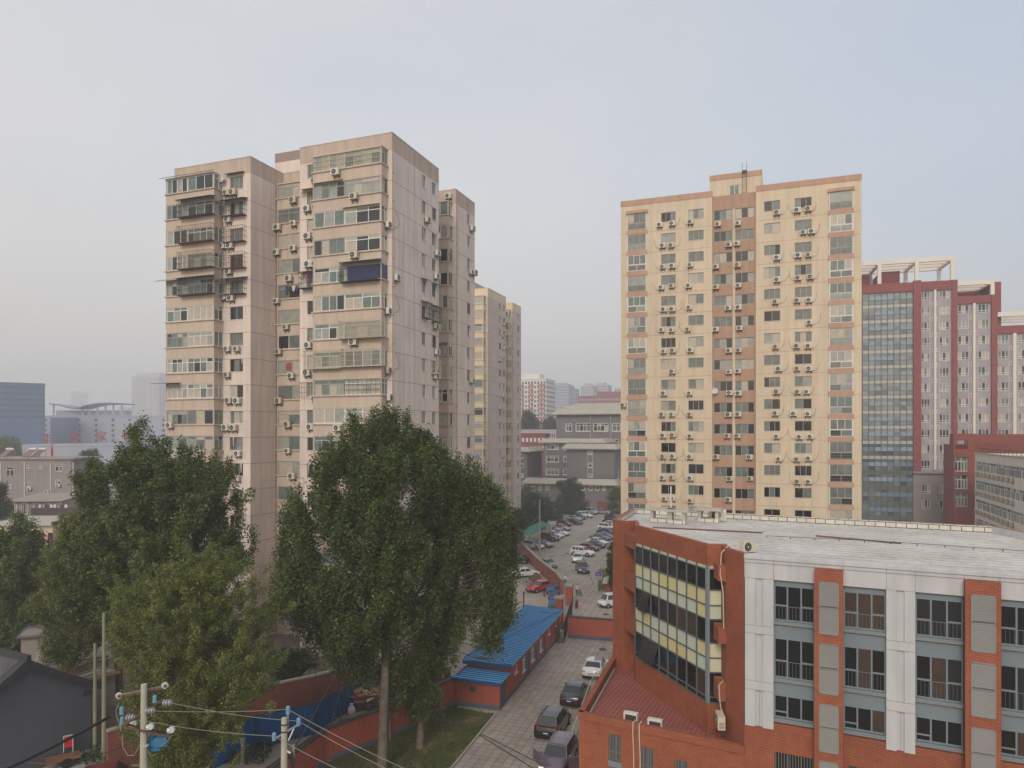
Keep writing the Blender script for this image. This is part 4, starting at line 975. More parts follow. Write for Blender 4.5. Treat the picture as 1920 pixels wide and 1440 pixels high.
for bi, (a, b) in enumerate(bounds):
    for z0, z1 in gl:
        g = MB(); ps = rng.choice([['glass_black'], ['glass_black', 'glass_brown'], ['glass_black', 'glass_dark', 'glass_brown']])
        glaze(g, front(0), a, b, z0, z1, 3, .16, 'blue_grey', ps, 0, .08, rng=rng, sash=False)
        zr = z0+(z1-z0)*.43; w3 = (b-a)/3
        for i in (0, 2):
            if z1-z0 > 1.5 or i == 0: g.tb(front(0), a+i*w3+.04, a+(i+1)*w3-.04, .15, .2, zr-.04+(0 if z1-z0 > 1.5 else -.2), zr+.04+(0 if z1-z0 > 1.5 else -.2), 'blue_grey')
        for i in range(12):
            x = a+(b-a)*(i+.5)/12
            if z1-z0 > 1.5: g.tb(front(0), x-.008, x+.008, .17, .185, z0+.08, zr-.05, 'dark_frame')
        if z1-z0 > 1.5: g.tb(front(0), a+.05, b-.05, .165, .19, zr-.06, zr-.04, 'blue_grey')
        g.build('window', ofc)
for a, b in brp:
    w_ = MB(); s = .5
    w_.box(a, b, -s, -.13, 0, ZO-.45, ob); o = w_.build('brick_pier', ofc)
    g = MB(); aa, bb = a+(b-a)*.16, b-(b-a)*.14
    for z1, z0 in ((14.84, 12.11), (11.61, 9.0), (8.47, 5.97), (5.5, 3.0)):
        for q in ((aa, bb, z1-.06, z1), (aa, bb, z0, z0+.06), (aa, aa+.06, z0, z1), (bb-.06, bb, z0, z1), (aa, bb, (z0+z1)/2-.03, (z0+z1)/2+.03)): g.tb(front(-s), q[0], q[1], -.04, -.002, q[2], q[3], 'louver')
        g.tq(front(-s), aa, bb, z0, z1, -.004, 'louver_back'); k_ = int((z1-z0)/.075)
        for i in range(k_):
            z = z0+.06+i*.075
            if abs(z-(z0+z1)/2) < .06 or z > z1-.1: continue
            g.hexa([front(-s)(aa+.06, -.035, z), front(-s)(bb-.06, -.035, z), front(-s)(bb-.06, -.006, z+.04), front(-s)(aa+.06, -.006, z+.045), front(-s)(aa+.06, -.035, z+.015), front(-s)(bb-.06, -.035, z+.015), front(-s)(bb-.06, -.006, z+.06), front(-s)(aa+.06, -.006, z+.06)], 'louver')
    g.build('louver_panel', o)
# glazed corner
g = MB(); T = seg(P['D0'], P['D1']); Ld = (P['D1']-P['D0']).length; nb = 8; ws = Ld/nb
bands = [('pale_panel', 0, 1), ('glass', 1, 2), ('yel', 2, 3), ('yel', 3, 4), ('glass', 4, 5), ('yel', 5, 6), ('yel', 6, 7), ('glass', 7, 8), ('glass', 8, 9)]
def corner(T, a0, a1, n, rr):
    w2 = (a1-a0)/n
    for tp, i0, i1 in bands:
        z1, z0 = LV[i0], LV[i1]
        for j in range(n):
            m = {'glass': 'glass_black', 'pale_panel': 'pale_panel'}.get(tp) or rr.choice(['yellow_panel', 'yellow_panel', 'pale_panel', 'mint_panel'] if i0 in (2, 5) else ['yellow_panel', 'pale_panel', 'mint_panel', 'pale_panel'])
            if tp == 'glass' and rr.random() < .25: m = rr.choice(['glass_dark', 'glass_brown'])
            if (tp, i0) == ('glass', 4) and j == 1 and n > 1 or (tp, i0) == ('glass', 7) and j in (1, 2) and n > 1:
                g.hexa([T(a0+j*w2+.03, -.45, z0+.08), T(a0+(j+1)*w2-.03, -.45, z0+.08), T(a0+(j+1)*w2-.03, -.42, z0+.08), T(a0+j*w2+.03, -.42, z0+.08), T(a0+j*w2+.03, -.03, z1-.04), T(a0+(j+1)*w2-.03, -.03, z1-.04), T(a0+(j+1)*w2-.03, 0, z1-.04), T(a0+j*w2+.03, 0, z1-.04)], 'glass_mid' if 0 else 'glass_dark')
            g.tq(T, a0+j*w2, a0+(j+1)*w2, z0, z1, .05, m)
        g.tb(T, a0, a1, -.02, .06, z0-.035, z0+.035, 'dark_frame')
    for j in range(n+1): g.tb(T, a0+j*w2-.035, a0+j*w2+.035, -.03, .06, LV[-1], LV[0], 'dark_frame')
corner(T, 0, Ld, nb, random.Random(4)); T2 = seg(P['D1'], P['D2']); corner(T2, 0, (P['D2']-P['D1']).length, 1, random.Random(9))
g.tb(T, Ld-.12, Ld+.02, -.06, .05, LV[-1], LV[0], 'blue_grey'); g.tb(T2, -.02, .14, -.06, .05, LV[-1], LV[0], 'blue_grey'); g.build('curtain_wall', ofc)
# terrace annex (part of the same building)
tl = P['T0']; tf = P['P1']; an = MB()
ob_ = 'orange_brick'; th = .36; zp = 5.3
tfl = (tf-tl).normalized(); nrm = Vector((tfl.y, -tfl.x))
end = Vector((0.0, -.03)); fd = (end-tl).normalized(); Tf = seg(tl, end); Lf = (end-tl).length
axp = lambda px: (lambda k: None)
def along(px):   # distance along the annex front at picture column px
    lo, hi = 0, Lf
    for _ in range(40):
        m_ = (lo+hi)/2; q = tl+fd*m_; Wp = OF.W(q.x, q.y); 
        if CX+F*Wp.x/Wp.y < px: lo = m_
        else: hi = m_
    return lo
hsn = [(along(1141), along(1165), 2.75, 4.35), (along(1202), along(1226), 2.4, 4.0), (along(1265), along(1290), 2.1, 3.7)]
holes(an, Tf, 0, Lf, 0, zp-.45, hsn, ob_, .2); an.tb(Tf, -.08, Lf, -.08, .28, zp-.45, zp, ob_)
Ts = seg(tf, tl); Ls = (tl-tf).length; an.tq(Ts, 0, Ls, 0, zp-.45, 0, ob_); an.tb(Ts, 0, Ls, -.08, .28, zp-.45, zp, ob_)
an.poly([(tl.x, tl.y, ZTR), (end.x, end.y, ZTR), (P['A'].x, P['A'].y, ZTR), (P['D3'].x, P['D3'].y, ZTR), (P['D2'].x, P['D2'].y, ZTR), (P['D1'].x, P['D1'].y, ZTR), (P['D0'].x, P['D0'].y, ZTR), (P['N1'].x, P['N1'].y, ZTR), (P['P2'].x, P['P2'].y, ZTR), (tf.x, tf.y, ZTR)], 'terrace_tile')
an.tb(Ts, 1.0, Ls-.6, .285, .40, ZTR+.05, ZTR+.17, 'aluminium'); an.build('terrace', ofc)
for q in hsn:
    g = MB(); glaze(g, Tf, *q, 2, .16, 'dark_frame', ['glass_dark'], rng=rng, rail=.3)
    for i in range(9): a = q[0]+(q[1]-q[0])*(i+.5)/9; g.tb(Tf, a-.015, a+.015, .03, .06, q[2], q[3], 'louver')
    g.tb(Tf, q[0]-.03, q[1]+.03, -.03, .1, q[2]-.35, q[2], 'blue_grey'); g.build('window', ofc)
add_ac(None, 0, 0, 0, 0, '', '') if 0 else None
def world_ac(P_, rz, label, col='ac_white', sc=1.0, group='air conditioners on the office'):
    r_ = add_ac(Fr((0, 0), 0), 0, 0, 0, 0, label, group, col, sc, W=Vector(P_)); r_.rotation_euler = (0, 0, rz); return r_
p_ = yp(1182, 1349, 42.2); world_ac((p_.x, p_.y+.35, ZTR+.42), OF.yaw+math.pi, 'left air conditioner on the red tiled terrace', sc=1.0)
p_ = yp(1228, 1355, 41.2); world_ac((p_.x, p_.y+.35, ZTR+.42), OF.yaw+math.pi, 'right air conditioner on the red tiled terrace', sc=1.0)
q_ = OF.W(*(P['D3']+(P['A']-P['D3'])*.15)); world_ac((q_.x-.1, q_.y, 5.6), OF.yaw-1.25, 'air conditioner hung on the brick corner pier over the terrace', 'ac_beige', 1.25)
q_ = gp(1396, 1036, ZO-.5); world_ac((q_.x, q_.y+.2, ZO-.5), R(25), 'dark fronted air conditioner standing on the white roof edge', 'ac_beige', 1.1)
q_ = gp(1343, 976, ZO-.5); world_ac((q_.x, q_.y, ZO-.5), OF.yaw+.4, 'large white outdoor unit beside the roof vents', 'ac_white', 1.5)
# roof vents
for i, (px, py, wv_) in enumerate(((1241, 985, 1.7), (1271, 988, 1.3), (1329, 985, 1.6))):
    c_ = gp(px, py-6, ZO-.5); r_ = empty('roof_vent', (c_.x, c_.y, ZO-.5), OF.yaw, ['left', 'middle', 'right'][i]+' concrete vent with a slab cap near the back edge of the white roof', 'roof vent', 'vents on the white office roof')
    g = MB(); g.box(-wv_/2, wv_/2, -.4, .4, 0, .3, 'cracked_coping'); 
    for sx in (-1, 1): g.box(sx*wv_/2-(.25 if sx > 0 else 0), sx*wv_/2+(.25 if sx < 0 else 0), -.38, .38, .3, .95, 'concrete_pale')
    g.build('base', r_); g = MB(); g.box(-wv_/2-.25, wv_/2+.25, -.6, .6, .95, 1.15, 'concrete_pale'); g.build('cap', r_)
c_ = gp(1258, 968, ZO-.5); r_ = empty('vent_pipe', (c_.x, c_.y, ZO-.5), 0, 'thin white vent pipe standing on the white office roof', 'vent pipe'); g = MB(); g.cyl((0, 0, 0), (0, 0, .5), .12, .1, 'steel_dark', 8); g.cyl((0, 0, .5), (0, 0, 2.6), .06, .06, 'ac_white', 8); g.build('pipe', r_)
# lightning strip on small stands along the roof
g = MB()
for y_ in (7.5,):
    g.tube([(x_*1.5, y_+.6*math.sin(x_*.3)+3, ZO-.36) for x_ in range(0, 17)], .02, 'wire', 4)
    for x_ in range(0, 17): g.cyl((x_*1.5, y_+.6*math.sin(x_*.3)+3, ZO-.5), (x_*1.5, y_+.6*math.sin(x_*.3)+3, ZO-.36), .03, .02, 'wire', 5)
g.build('roof_cable', ofc)
for i, (pa, pb, lab) in enumerate((((1224, 990), (1430, 1000), 'long dark batten lying near the roof vents'), ((1530, 1006), (1690, 1020), 'long dark batten in the middle of the white roof'))):
    p_, q_ = gp(*pa, ZO-.5), gp(*pb, ZO-.5); g = MB(); g.bar((0, 0, .05), (q_.x-p_.x, q_.y-p_.y, .05), .2, .08, 'steel_rust'); tag(g.build('batten', None, p_), lab, 'batten', 'battens on the office roof')
# refrigerant pipes
g = MB(); a_ = along(1188); b_ = along(1200)
for s_ in (a_, b_): g.tube([Tf(s_-.2, .6, zp-.3), Tf(s_, .3, zp+.06), Tf(s_, -.12, zp+.06), Tf(s_, -.14, zp-.6), Tf(s_+.03, -.05, 3.3), Tf(s_, -.05, .5)], .035, 'ac_beige', 6)
d3 = P['D3']; n_ = Vector((-.1, -.35)); g.tube([(d3.x+.7, d3.y+1.2, ZO+.05), (d3.x+.1, d3.y+.3, ZO+.1), (d3.x-.25, d3.y, ZO-.3), (d3.x-.3, d3.y-.1, ZO-1.5), (d3.x-.1, d3.y-.3, ZO-2.5), (d3.x-.05, d3.y-.35, ZO-4.6)], .03, 'ac_beige', 5)
g.tube([(d3.x-.1, d3.y-.3, 8.3), (d3.x-.35, d3.y-.25, 8.0), (d3.x-.25, d3.y-.4, 7.0), (d3.x-.1, d3.y-.5, 6.3)], .03, 'ac_beige', 5); g.build('refrigerant_pipe', ofc)
# stairs beside the terrace with a railing
wdir = Vector((.318, .948)); side = Vector((-.948, .318)); b0 = Vector((4.17, 43.8))+side*.06
sr = empty('outdoor_staircase', (b0.x, b0.y, 0), 0, 'grey outdoor staircase with metal railing along the terrace wall', 'staircase'); g = MB()
for i in range(17):
    y_ = 5.2+i*.42; h_ = .12+i*.11
    q = [wdir*y_, wdir*(y_+.42+(2.2 if i == 16 else 0)), wdir*(y_+.42+(2.2 if i == 16 else 0))+side*1.9, wdir*y_+side*1.9]
    g.prism([(v.x, v.y) for v in q], 0, h_, 'concrete')
g.build('steps', sr); g = MB()
ra = wdir*5.2+side*1.85; rb = wdir*12.3+side*1.85; rc = rb+wdir*2.3; rd_ = rc-side*1.7
for f_ in (.1, 1.05): g.bar((ra.x, ra.y, .15+f_), (rb.x, rb.y, 1.9+f_), .05, .05, 'aluminium'); g.bar((rb.x, rb.y, 1.9+f_), (rc.x, rc.y, 1.9+f_), .05, .05, 'aluminium'); g.bar((rc.x, rc.y, 1.9+f_), (rd_.x, rd_.y, 1.9+f_), .05, .05, 'aluminium')
for i in range(27):
    t_ = i/26; q = ra.lerp(rb, t_); zb_ = .15+1.75*t_; g.bar((q.x, q.y, zb_), (q.x, q.y, zb_+1.05), .022, .022, 'aluminium')
for i in range(9): q = rb.lerp(rc, i/8); g.bar((q.x, q.y, 1.9), (q.x, q.y, 2.95), .022, .022, 'aluminium')
for i in range(7): q = rc.lerp(rd_, i/6); g.bar((q.x, q.y, 1.9), (q.x, q.y, 2.95), .022, .022, 'aluminium')
g.build('railing', sr)
# ================================================================ blue roofed shed
SP = gp(936.8, 1332.6); SF = Fr((SP.x, SP.y), -16.9); sh = empty('brick_shed', (SP.x, SP.y, 0), SF.yaw, 'long low brick shed with bright blue corrugated roof beside the courtyard', 'shed')
LS = SF.loc(gp(1050.2, 1194.5))[1]; Wd = 3.75; L1_ = 2.6
def sw(px): return SF.ly(px, 0)
doors = [(sw(939.5), sw(948), .1, 2.05)]+[(sw(a), sw(b), .1, 2.1) for a, b in ((986, 993), (1002.5, 1008), (1018, 1022.5))]
wins = [(sw(a), sw(b), .95, 2.25) for a, b in ((979.5, 985), (996, 1001.5), (1012, 1016.5))]
smallw = [(sw(965), sw(970), 1.6, 2.3), (sw(1028), sw(1031), 1.7, 2.3), (sw(1041), sw(1044), 1.8, 2.35)]
w_ = MB(); T = rflank(0)
holes(w_, T, 0, L1_, .35, 2.25, doors[:1], 'courtyard_brick', .12); holes(w_, T, L1_, LS, .35, 2.75, doors[1:]+wins+smallw, 'courtyard_brick', .12)
w_.tb(T, .0, LS, -.03, .0, 0, .35, 'navy_base')
w_.tq(front(0), -Wd, 0, .4, 2.1, 0, 'courtyard_brick'); w_.tb(front(0), -Wd, 0, -.03, 0, 0, .4, 'navy_base'); w_.tq(lflank(-Wd), 0, LS, 0, 2.6, 0, 'courtyard_brick'); w_.tq(front(LS), -Wd, 0, 0, 2.7, 0, 'courtyard_brick'); w_.tq(front(L1_), -Wd, 0, 0, 2.75, 0, 'courtyard_brick')
w_.tb(front(0), -2.6, -2.1, -.01, .1, 1.3, 1.75, 'dark_cap'); w_.build('wall', sh)
for q in doors:
    g = MB(); g.tb(T, q[0]+.04, q[1]-.04, .08, .12, q[2], q[3], 'teal_door'); g.tb(T, q[0]+.1, q[0]+.14, .04, .08, 1.0, 1.1, 'aluminium')
    for a, b, c, d in ((q[0], q[0]+.05, q[2], q[3]), (q[1]-.05, q[1], q[2], q[3]), (q[0], q[1], q[3]-.05, q[3])): g.tb(T, a, b, .02, .12, c, d, 'dark_frame')
    g.build('door', sh)
for q in wins+smallw:
    g = MB(); glaze(g, T, *q, 2 if q in wins else 1, .05, 'white_frame', ['glass_light', 'glass_mid'], .25 if q in wins else 0, .06, rng=rng); g.tb(T, q[0]-.06, q[1]+.06, -.08, 0, q[2]-.08, q[2], 'white_frame'); g.build('window', sh)
def corrug(mb, x0, x1, y0, y1, zl, zr, ov=.0):
    # ribs run across the width; z from zl (left) to zr (right)
    mb.hexa([(x0, y0, zl), (x1, y0, zr), (x1, y1, zr), (x0, y1, zl), (x0, y0, zl+.05), (x1, y0, zr+.05), (x1, y1, zr+.05), (x0, y1, zl+.05)], 'blue_roof')
    n_ = int((y1-y0)/.42)
    for i in range(n_+1):
        y = y0+(y1-y0)*i/n_
        mb.hexa([(x0, y-.075, zl+.05), (x1, y-.075, zr+.05), (x1, y+.075, zr+.05), (x0, y+.075, zl+.05), (x0, y-.02, zl+.11), (x1, y-.02, zr+.11), (x1, y+.02, zr+.11), (x0, y+.02, zl+.11)], 'blue_roof_rib')
g = MB(); corrug(g, -Wd-.35, .35, L1_-.3, LS+.4, 3.1, 2.85); g.tb(front(L1_-.3), -Wd-.35, .35, -.03, 0, 2.75, 3.05, 'blue_roof_rib'); g.build('main_roof', sh)
g = MB(); corrug(g, -Wd-.3, .25, -.35, L1_-.25, 2.4, 2.3); g.tb(front(-.35), -Wd-.3, .25, -.03, 0, 2.15, 2.35, 'blue_roof_rib'); g.build('low_roof', sh)
g = MB()
for i in range(3): g.box(-2.9+i*.28, -2.68+i*.28, L1_+.3, L1_+.5, 3.12, 3.24, 'old_brick')
g.box(-2.7, .1, LS-1.5, LS-1.42, 2.99, 3.04, 'steel_rust'); tag(g.build('loose_brick', None, SF.W(0, 0, 0), SF.yaw), 'few loose bricks and a rod lying on the blue shed roof', 'brick')
# ================================================================ brick boundary walls
def wall_line(name, pts, h, th, m, cap, label, base=None, capz=.12, posts=None, hs=None):
    r_ = empty(name, (pts[0].x, pts[0].y, 0), 0, label, 'wall'); o = pts[0]; b = MB(); c = MB()
    for i in range(len(pts)-1):
        p, q = Vector(((pts[i].x-o.x), (pts[i].y-o.y))), Vector(((pts[i+1].x-o.x), (pts[i+1].y-o.y))); t = (q-p).normalized(); n_ = Vector((-t.y, t.x))*th/2
        h0 = hs[i] if hs else h; h1 = hs[i+1] if hs else h
        A_, B_, C_, D_ = p-n_, q-n_, q+n_, p+n_
        b.hexa([(A_.x, A_.y, 0), (B_.x, B_.y, 0), (C_.x, C_.y, 0), (D_.x, D_.y, 0), (A_.x, A_.y, h0), (B_.x, B_.y, h1), (C_.x, C_.y, h1), (D_.x, D_.y, h0)], m)
        k_ = n_*(1+.12/th*1.2); A_, B_, C_, D_ = p-k_, q-k_, q+k_, p+k_
        c.hexa([(A_.x, A_.y, h0), (B_.x, B_.y, h1), (C_.x, C_.y, h1), (D_.x, D_.y, h0), (A_.x, A_.y, h0+capz), (B_.x, B_.y, h1+capz), (C_.x, C_.y, h1+capz), (D_.x, D_.y, h0+capz)], cap)
        if base:
            k_ = n_*(1+.05/th); A_, B_, C_, D_ = p-k_, q-k_, q+k_, p+k_
            b.hexa([(A_.x, A_.y, 0), (B_.x, B_.y, 0), (C_.x, C_.y, 0), (D_.x, D_.y, 0), (A_.x, A_.y, .38), (B_.x, B_.y, .38), (C_.x, C_.y, .38), (D_.x, D_.y, .38)], base)
        if posts:
            L_ = (q-p).length; k2 = int(L_/posts)
            for j in range(k2+1):
                s_ = p+t*(L_*j/max(1, k2)); e_ = th/2+.06
                hh = h0+(h1-h0)*j/max(1, k2)
                b.hexa([tuple((s_+t*sx*.2+Vector((-t.y, t.x))*sy*e_))+(zz,) for zz in (0, hh) for sx, sy in ((-1, -1), (1, -1), (1, 1), (-1, 1))], m)
    b.build('brickwork', r_); c.build('coping', r_); return r_
wall_line('brick_wall', [gp(1065.5, 1194.5), gp(1235, 1209)], 2.25, .3, 'courtyard_brick', 'dark_cap', 'orange brick wall closing the far end of the paved courtyard', 'navy_base')
A1 = [gp(984, 1044.5-17+17), gp(1009.7, 1071.6), gp(1031, 1089.7), gp(1044, 1101), gp(1053, 1114)]
A0 = [gp(958, 1021), gp(970, 1032)]
wall_line('boundary_wall', A0+A1, 2.1, .3, 'old_brick', 'concrete', 'long weathered brick wall between the car park and the side yard', posts=3.5)
wall_line('brick_wall', [gp(1084, 951), gp(1163, 961), gp(1230, 968)], 2.4, .3, 'far_red_brick', 'dark_cap', 'red brick wall across the far end of the car park')
wall_line('lane_wall', [gp(470, 1540), gp(612, 1429), gp(730, 1382), gp(855, 1320)], 2.25, .3, 'courtyard_brick', 'dark_cap', 'red brick wall with dark coping along the grass plot', 'navy_base', posts=5.5)
b_ = [gp(560, 1400), gp(600, 1330), gp(668, 1300), gp(706, 1285)]
wall_line('lane_wall', [Vector((-27, 47, 0)), Vector((-20, 55, 0)), gp(585, 1330), gp(668, 1308)], 2.7, .3, 'old_brick', 'concrete', 'old red brick wall behind the blue hoarding')
wall_line('lane_wall', [gp(742, 1330), gp(770, 1318), gp(812, 1292), gp(845, 1290)], 1.9, .3, 'old_brick', 'concrete', 'short pale red brick wall behind the waste tricycle')
# hoarding
hp = [gp(395, 1445), gp(480, 1405), gp(590, 1377), gp(620, 1355), gp(670, 1325), gp(694, 1308)]; o = hp[0]
r_ = empty('blue_hoarding', (o.x, o.y, 0), 0, 'blue painted sheet metal hoarding along the narrow lane', 'fence'); g = MB(); f_ = MB()
hh_ = [2.3, 2.4, 2.3, 2.2, 2.0, 1.9]
for i in range(5):
    p, q = hp[i]-o, hp[i+1]-o; t = (q-p).normalized(); n_ = Vector((-t.y, t.x, 0)); L_ = (q-p).length; k2 = max(2, int(L_/.25))
    for j in range(k2):
        a = p+t*(L_*j/k2); b = p+t*(L_*(j+1)/k2); d_ = n_*(.04 if j % 2 else 0); ha = hh_[i]+(hh_[i+1]-hh_[i])*j/k2; hb = hh_[i]+(hh_[i+1]-hh_[i])*(j+1)/k2
        g.poly([tuple(a+d_), tuple(b+d_), (b.x+d_.x, b.y+d_.y, hb), (a.x+d_.x, a.y+d_.y, ha)], 'blue_sheet')
        e_ = n_*.04; g.poly([tuple(b), tuple(b+e_), (b.x+e_.x, b.y+e_.y, hb), (b.x, b.y, hb)], 'blue_sheet')
    f_.bar((p.x, p.y, hh_[i]+.02), (q.x, q.y, hh_[i+1]+.02), .08, .05, 'steel_dark'); f_.bar((p.x, p.y, 0), (p.x, p.y, hh_[i]+.1), .07, .07, 'steel_dark')
g.build('sheet', r_); f_.build('frame', r_)
# gate pillars, iron gate and booth
for px, py, h_, s_ in ((1067.5, 1134, 2.5, 'rear'), (1048.5, 1160, 2.5, 'front')):
    c_ = gp(px, py); r_ = empty('gate_pillar', (c_.x, c_.y, 0), R(-17), f'{s_} brick gate pillar with concrete cap beside the iron gate', 'pillar', 'brick pillars of the yard gate')
    g = MB(); g.box(-.42, .42, -.42, .42, 0, h_, 'courtyard_brick'); g.build('shaft', r_); g = MB(); g.box(-.55, .55, -.55, .55, h_, h_+.22, 'concrete'); g.build('cap', r_)
g0_, g1_ = gp(1057, 1207), gp(1073, 1156); r_ = empty('iron_gate', (g0_.x, g0_.y, 0), math.atan2(g1_.y-g0_.y, g1_.x-g0_.x), 'dark iron gate standing open between brick pillars', 'gate'); Lg = (g1_-g0_).length
g = MB(); 
for z in (.15, 1.1, 2.1): g.box(0, Lg, -.03, .03, z, z+.07, 'steel_dark')
n_ = int(Lg/.14)
for i in range(n_+1): g.box(Lg*i/n_-.02, Lg*i/n_+.02, -.02, .02, .1, 2.3, 'steel_dark')
g.build('leaf', r_)
g = MB()
for i in range(int(2.6/.14)): g.box(-.02, .02, i*.14-.02, i*.14+.02, .1, 2.2, 'steel_dark')
for z in (.15, 1.1, 2.0): g.box(-.03, .03, 0, 2.6, z, z+.06, 'steel_dark')
g.build('leaf', r_)
bo = gp(1136, 1122); r_ = empty('guard_booth', (bo.x, bo.y, 0), R(-10), 'small brick booth with pale pitched roof beside the office', 'booth'); g = MB(); g.box(0, 3.2, 0, 2.8, 0, 2.1, 'courtyard_brick'); g.build('wall', r_)
g = MB(); g.prism([(-.45, -.5), (3.6, -.5), (3.6, 3.2), (-.45, 3.2)], 2.1, 2.2, 'eave'); g.poly([(-.45, -.5, 2.2), (3.6, -.5, 2.2), (3.2, 1.3, 2.85), (.4, 1.3, 2.85)], 'eave'); g.poly([(-.45, -.5, 2.2), (.4, 1.3, 2.85), (.4, 1.6, 2.85), (-.45, 3.2, 2.2)], 'eave'); g.poly([(3.6, 3.2, 2.2), (-.45, 3.2, 2.2), (.4, 1.6, 2.85), (3.2, 1.6, 2.85)], 'eave'); g.poly([(.4, 1.3, 2.85), (3.2, 1.3, 2.85), (3.2, 1.6, 2.85), (.4, 1.6, 2.85)], 'eave'); g.build('roof', r_)
g = MB(); glaze(g, front(0), 1.5, 2.4, .9, 1.8, 2, -.03, 'grey_frame', ['glass_mid'], rng=rng); g.build('window', r_)
# ================================================================ ground
def sheet(name, pts, z, m, uvr=0.0, kind='structure'):
    o = pts[0]; g = MB(); c, s = math.cos(uvr), math.sin(uvr)
    g.poly([((p.x-o.x)*c+(p.y-o.y)*s, -(p.x-o.x)*s+(p.y-o.y)*c, 0) for p in pts], m)
    ob = g.build(name, None, (o.x, o.y, z), uvr); ob['kind'] = kind; return ob
V = lambda x, y: Vector((x, y, 0))
sheet('ground', [V(-1500, -120), V(1500, -120), V(2300, 2800), V(-2300, 2800)], 0, 'ground_soil')
sheet('parking_lot', [gp(860, 1300), gp(1060, 1200), V(16, 76), V(30, 110), V(60, 215), V(8, 222), V(-12, 160), V(-12, 75)], .006, 'asphalt')
sheet('paved_forecourt', [gp(1060, 1196), gp(1240, 1210), V(34, 105), gp(1160, 1040), gp(1040, 1040), gp(1054, 1112)], .012, 'paving_lot', R(-16))
sheet('courtyard', [V(-9.5, 36), gp(846, 1443), gp(936.8, 1332.6), gp(1050.2, 1194.5), gp(1070, 1196), gp(1235, 1210), V(18, 60), V(6.5, 42), V(4, 33)], .012, 'paving', R(-17.5))
sheet('lawn', [V(-16.5, 38), gp(612, 1432), gp(730, 1384), gp(857, 1322), gp(933, 1336), gp(846, 1441), V(-10, 36)], .008, 'grass')
sheet('lane', [V(-28, 36), V(-24, 50), gp(500, 1400), gp(690, 1310), gp(790, 1300), gp(850, 1318), gp(730, 1378), gp(612, 1425), V(-17, 36)], .008, 'asphalt')
sheet('yard', [V(-40, 36), V(-33, 47), gp(178, 1400), gp(215, 1375), V(-20, 44), V(-22, 34)], .010, 'kerb')
k = MB(); p, q = gp(846, 1442), gp(934, 1334); o = p; k.bar((0, 0, .05), (q.x-o.x, q.y-o.y, .05), .14, .14, 'kerb'); p2 = V(-10.2, 36)-o; k.bar((p2.x, p2.y, .05), (0, 0, .05), .14, .14, 'kerb'); k.build('kerb', None, (o.x, o.y, 0), kind='structure')
k = MB(); p, q = gp(857, 1323), gp(934, 1336); o = p; k.bar((0, -.15, .03), (q.x-o.x, q.y-o.y-.15, .03), .5, .06, 'concrete_pale'); k.build('kerb', None, (o.x, o.y, 0), kind='structure')
# grass blades over the lawn
def leaf_obj(name, pts, size, mt, parent=None, flat=.5, loc=None, aspect=.62, tint=None):
    n = len(pts); nr = RNG.normal(size=(n, 3)); nr[:, 2] = np.abs(nr[:, 2])+flat; nr /= np.linalg.norm(nr, axis=1)[:, None]
    t = RNG.normal(size=(n, 3)); t -= nr*(t*nr).sum(1)[:, None]; t /= np.linalg.norm(t, axis=1)[:, None]; b = np.cross(nr, t)
    s = (size*RNG.uniform(.65, 1.3, n))[:, None]; a = s*aspect
    v = np.stack([pts-t*s*.5, pts+b*a*.5+t*s*.05, pts+t*s*.5, pts-b*a*.5+t*s*.05], 1).reshape(-1, 3).astype(np.float32)
    me = bpy.data.meshes.new(name); me.vertices.add(4*n); me.vertices.foreach_set('co', v.ravel()); me.loops.add(4*n); me.loops.foreach_set('vertex_index', np.arange(4*n, dtype=np.int32))
    me.polygons.add(n); me.polygons.foreach_set('loop_start', np.arange(0, 4*n, 4, dtype=np.int32)); me.polygons.foreach_set('loop_total', np.full(n, 4, np.int32))
    if tint is None: tint = RNG.uniform(0, 1, n)
    at = me.attributes.new('tint', 'FLOAT', 'FACE'); at.data.foreach_set('value', np.clip(tint, 0, 1).astype(np.float32))
    me.materials.append(M[mt]); me.update(calc_edges=True)
    o = bpy.data.objects.new(name, me); COL.objects.link(o)
    if parent: o.parent = parent
    if loc: o.location = loc
    return o
def in_poly(x, y, poly):
    c = np.zeros(len(x), bool); j = len(poly)-1
    for i in range(len(poly)):
        xi, yi, xj, yj = poly[i].x, poly[i].y, poly[j].x, poly[j].y
        m_ = ((yi > y) != (yj > y)) & (x < (xj-xi)*(y-yi)/(yj-yi+1e-9)+xi); c ^= m_; j = i
    return c
poly = [V(-16.3, 38), gp(614, 1430), gp(732, 1383), gp(857, 1322), gp(930, 1336), gp(845, 1440), V(-10.3, 36)]
x = RNG.uniform(-17, 0, 60000); y = RNG.uniform(36, 60, 60000); m_ = in_poly(x, y, poly); x, y = x[m_], y[m_]
dens = np.sin(x*.9+1)*np.sin(y*.7)+RNG.normal(size=len(x))*.6; keep = dens > -.7; x, y = x[keep], y[keep]
g_ = leaf_obj('grass', np.stack([x, y, np.full(len(x), .05)+RNG.uniform(0, .05, len(x))], 1), .16, 'leaf_poplar', flat=.2, aspect=.3, tint=RNG.uniform(0, .7, len(x)))
g_['kind'] = 'stuff'; g_['label'] = 'short patchy grass covering the plot below the poplar'
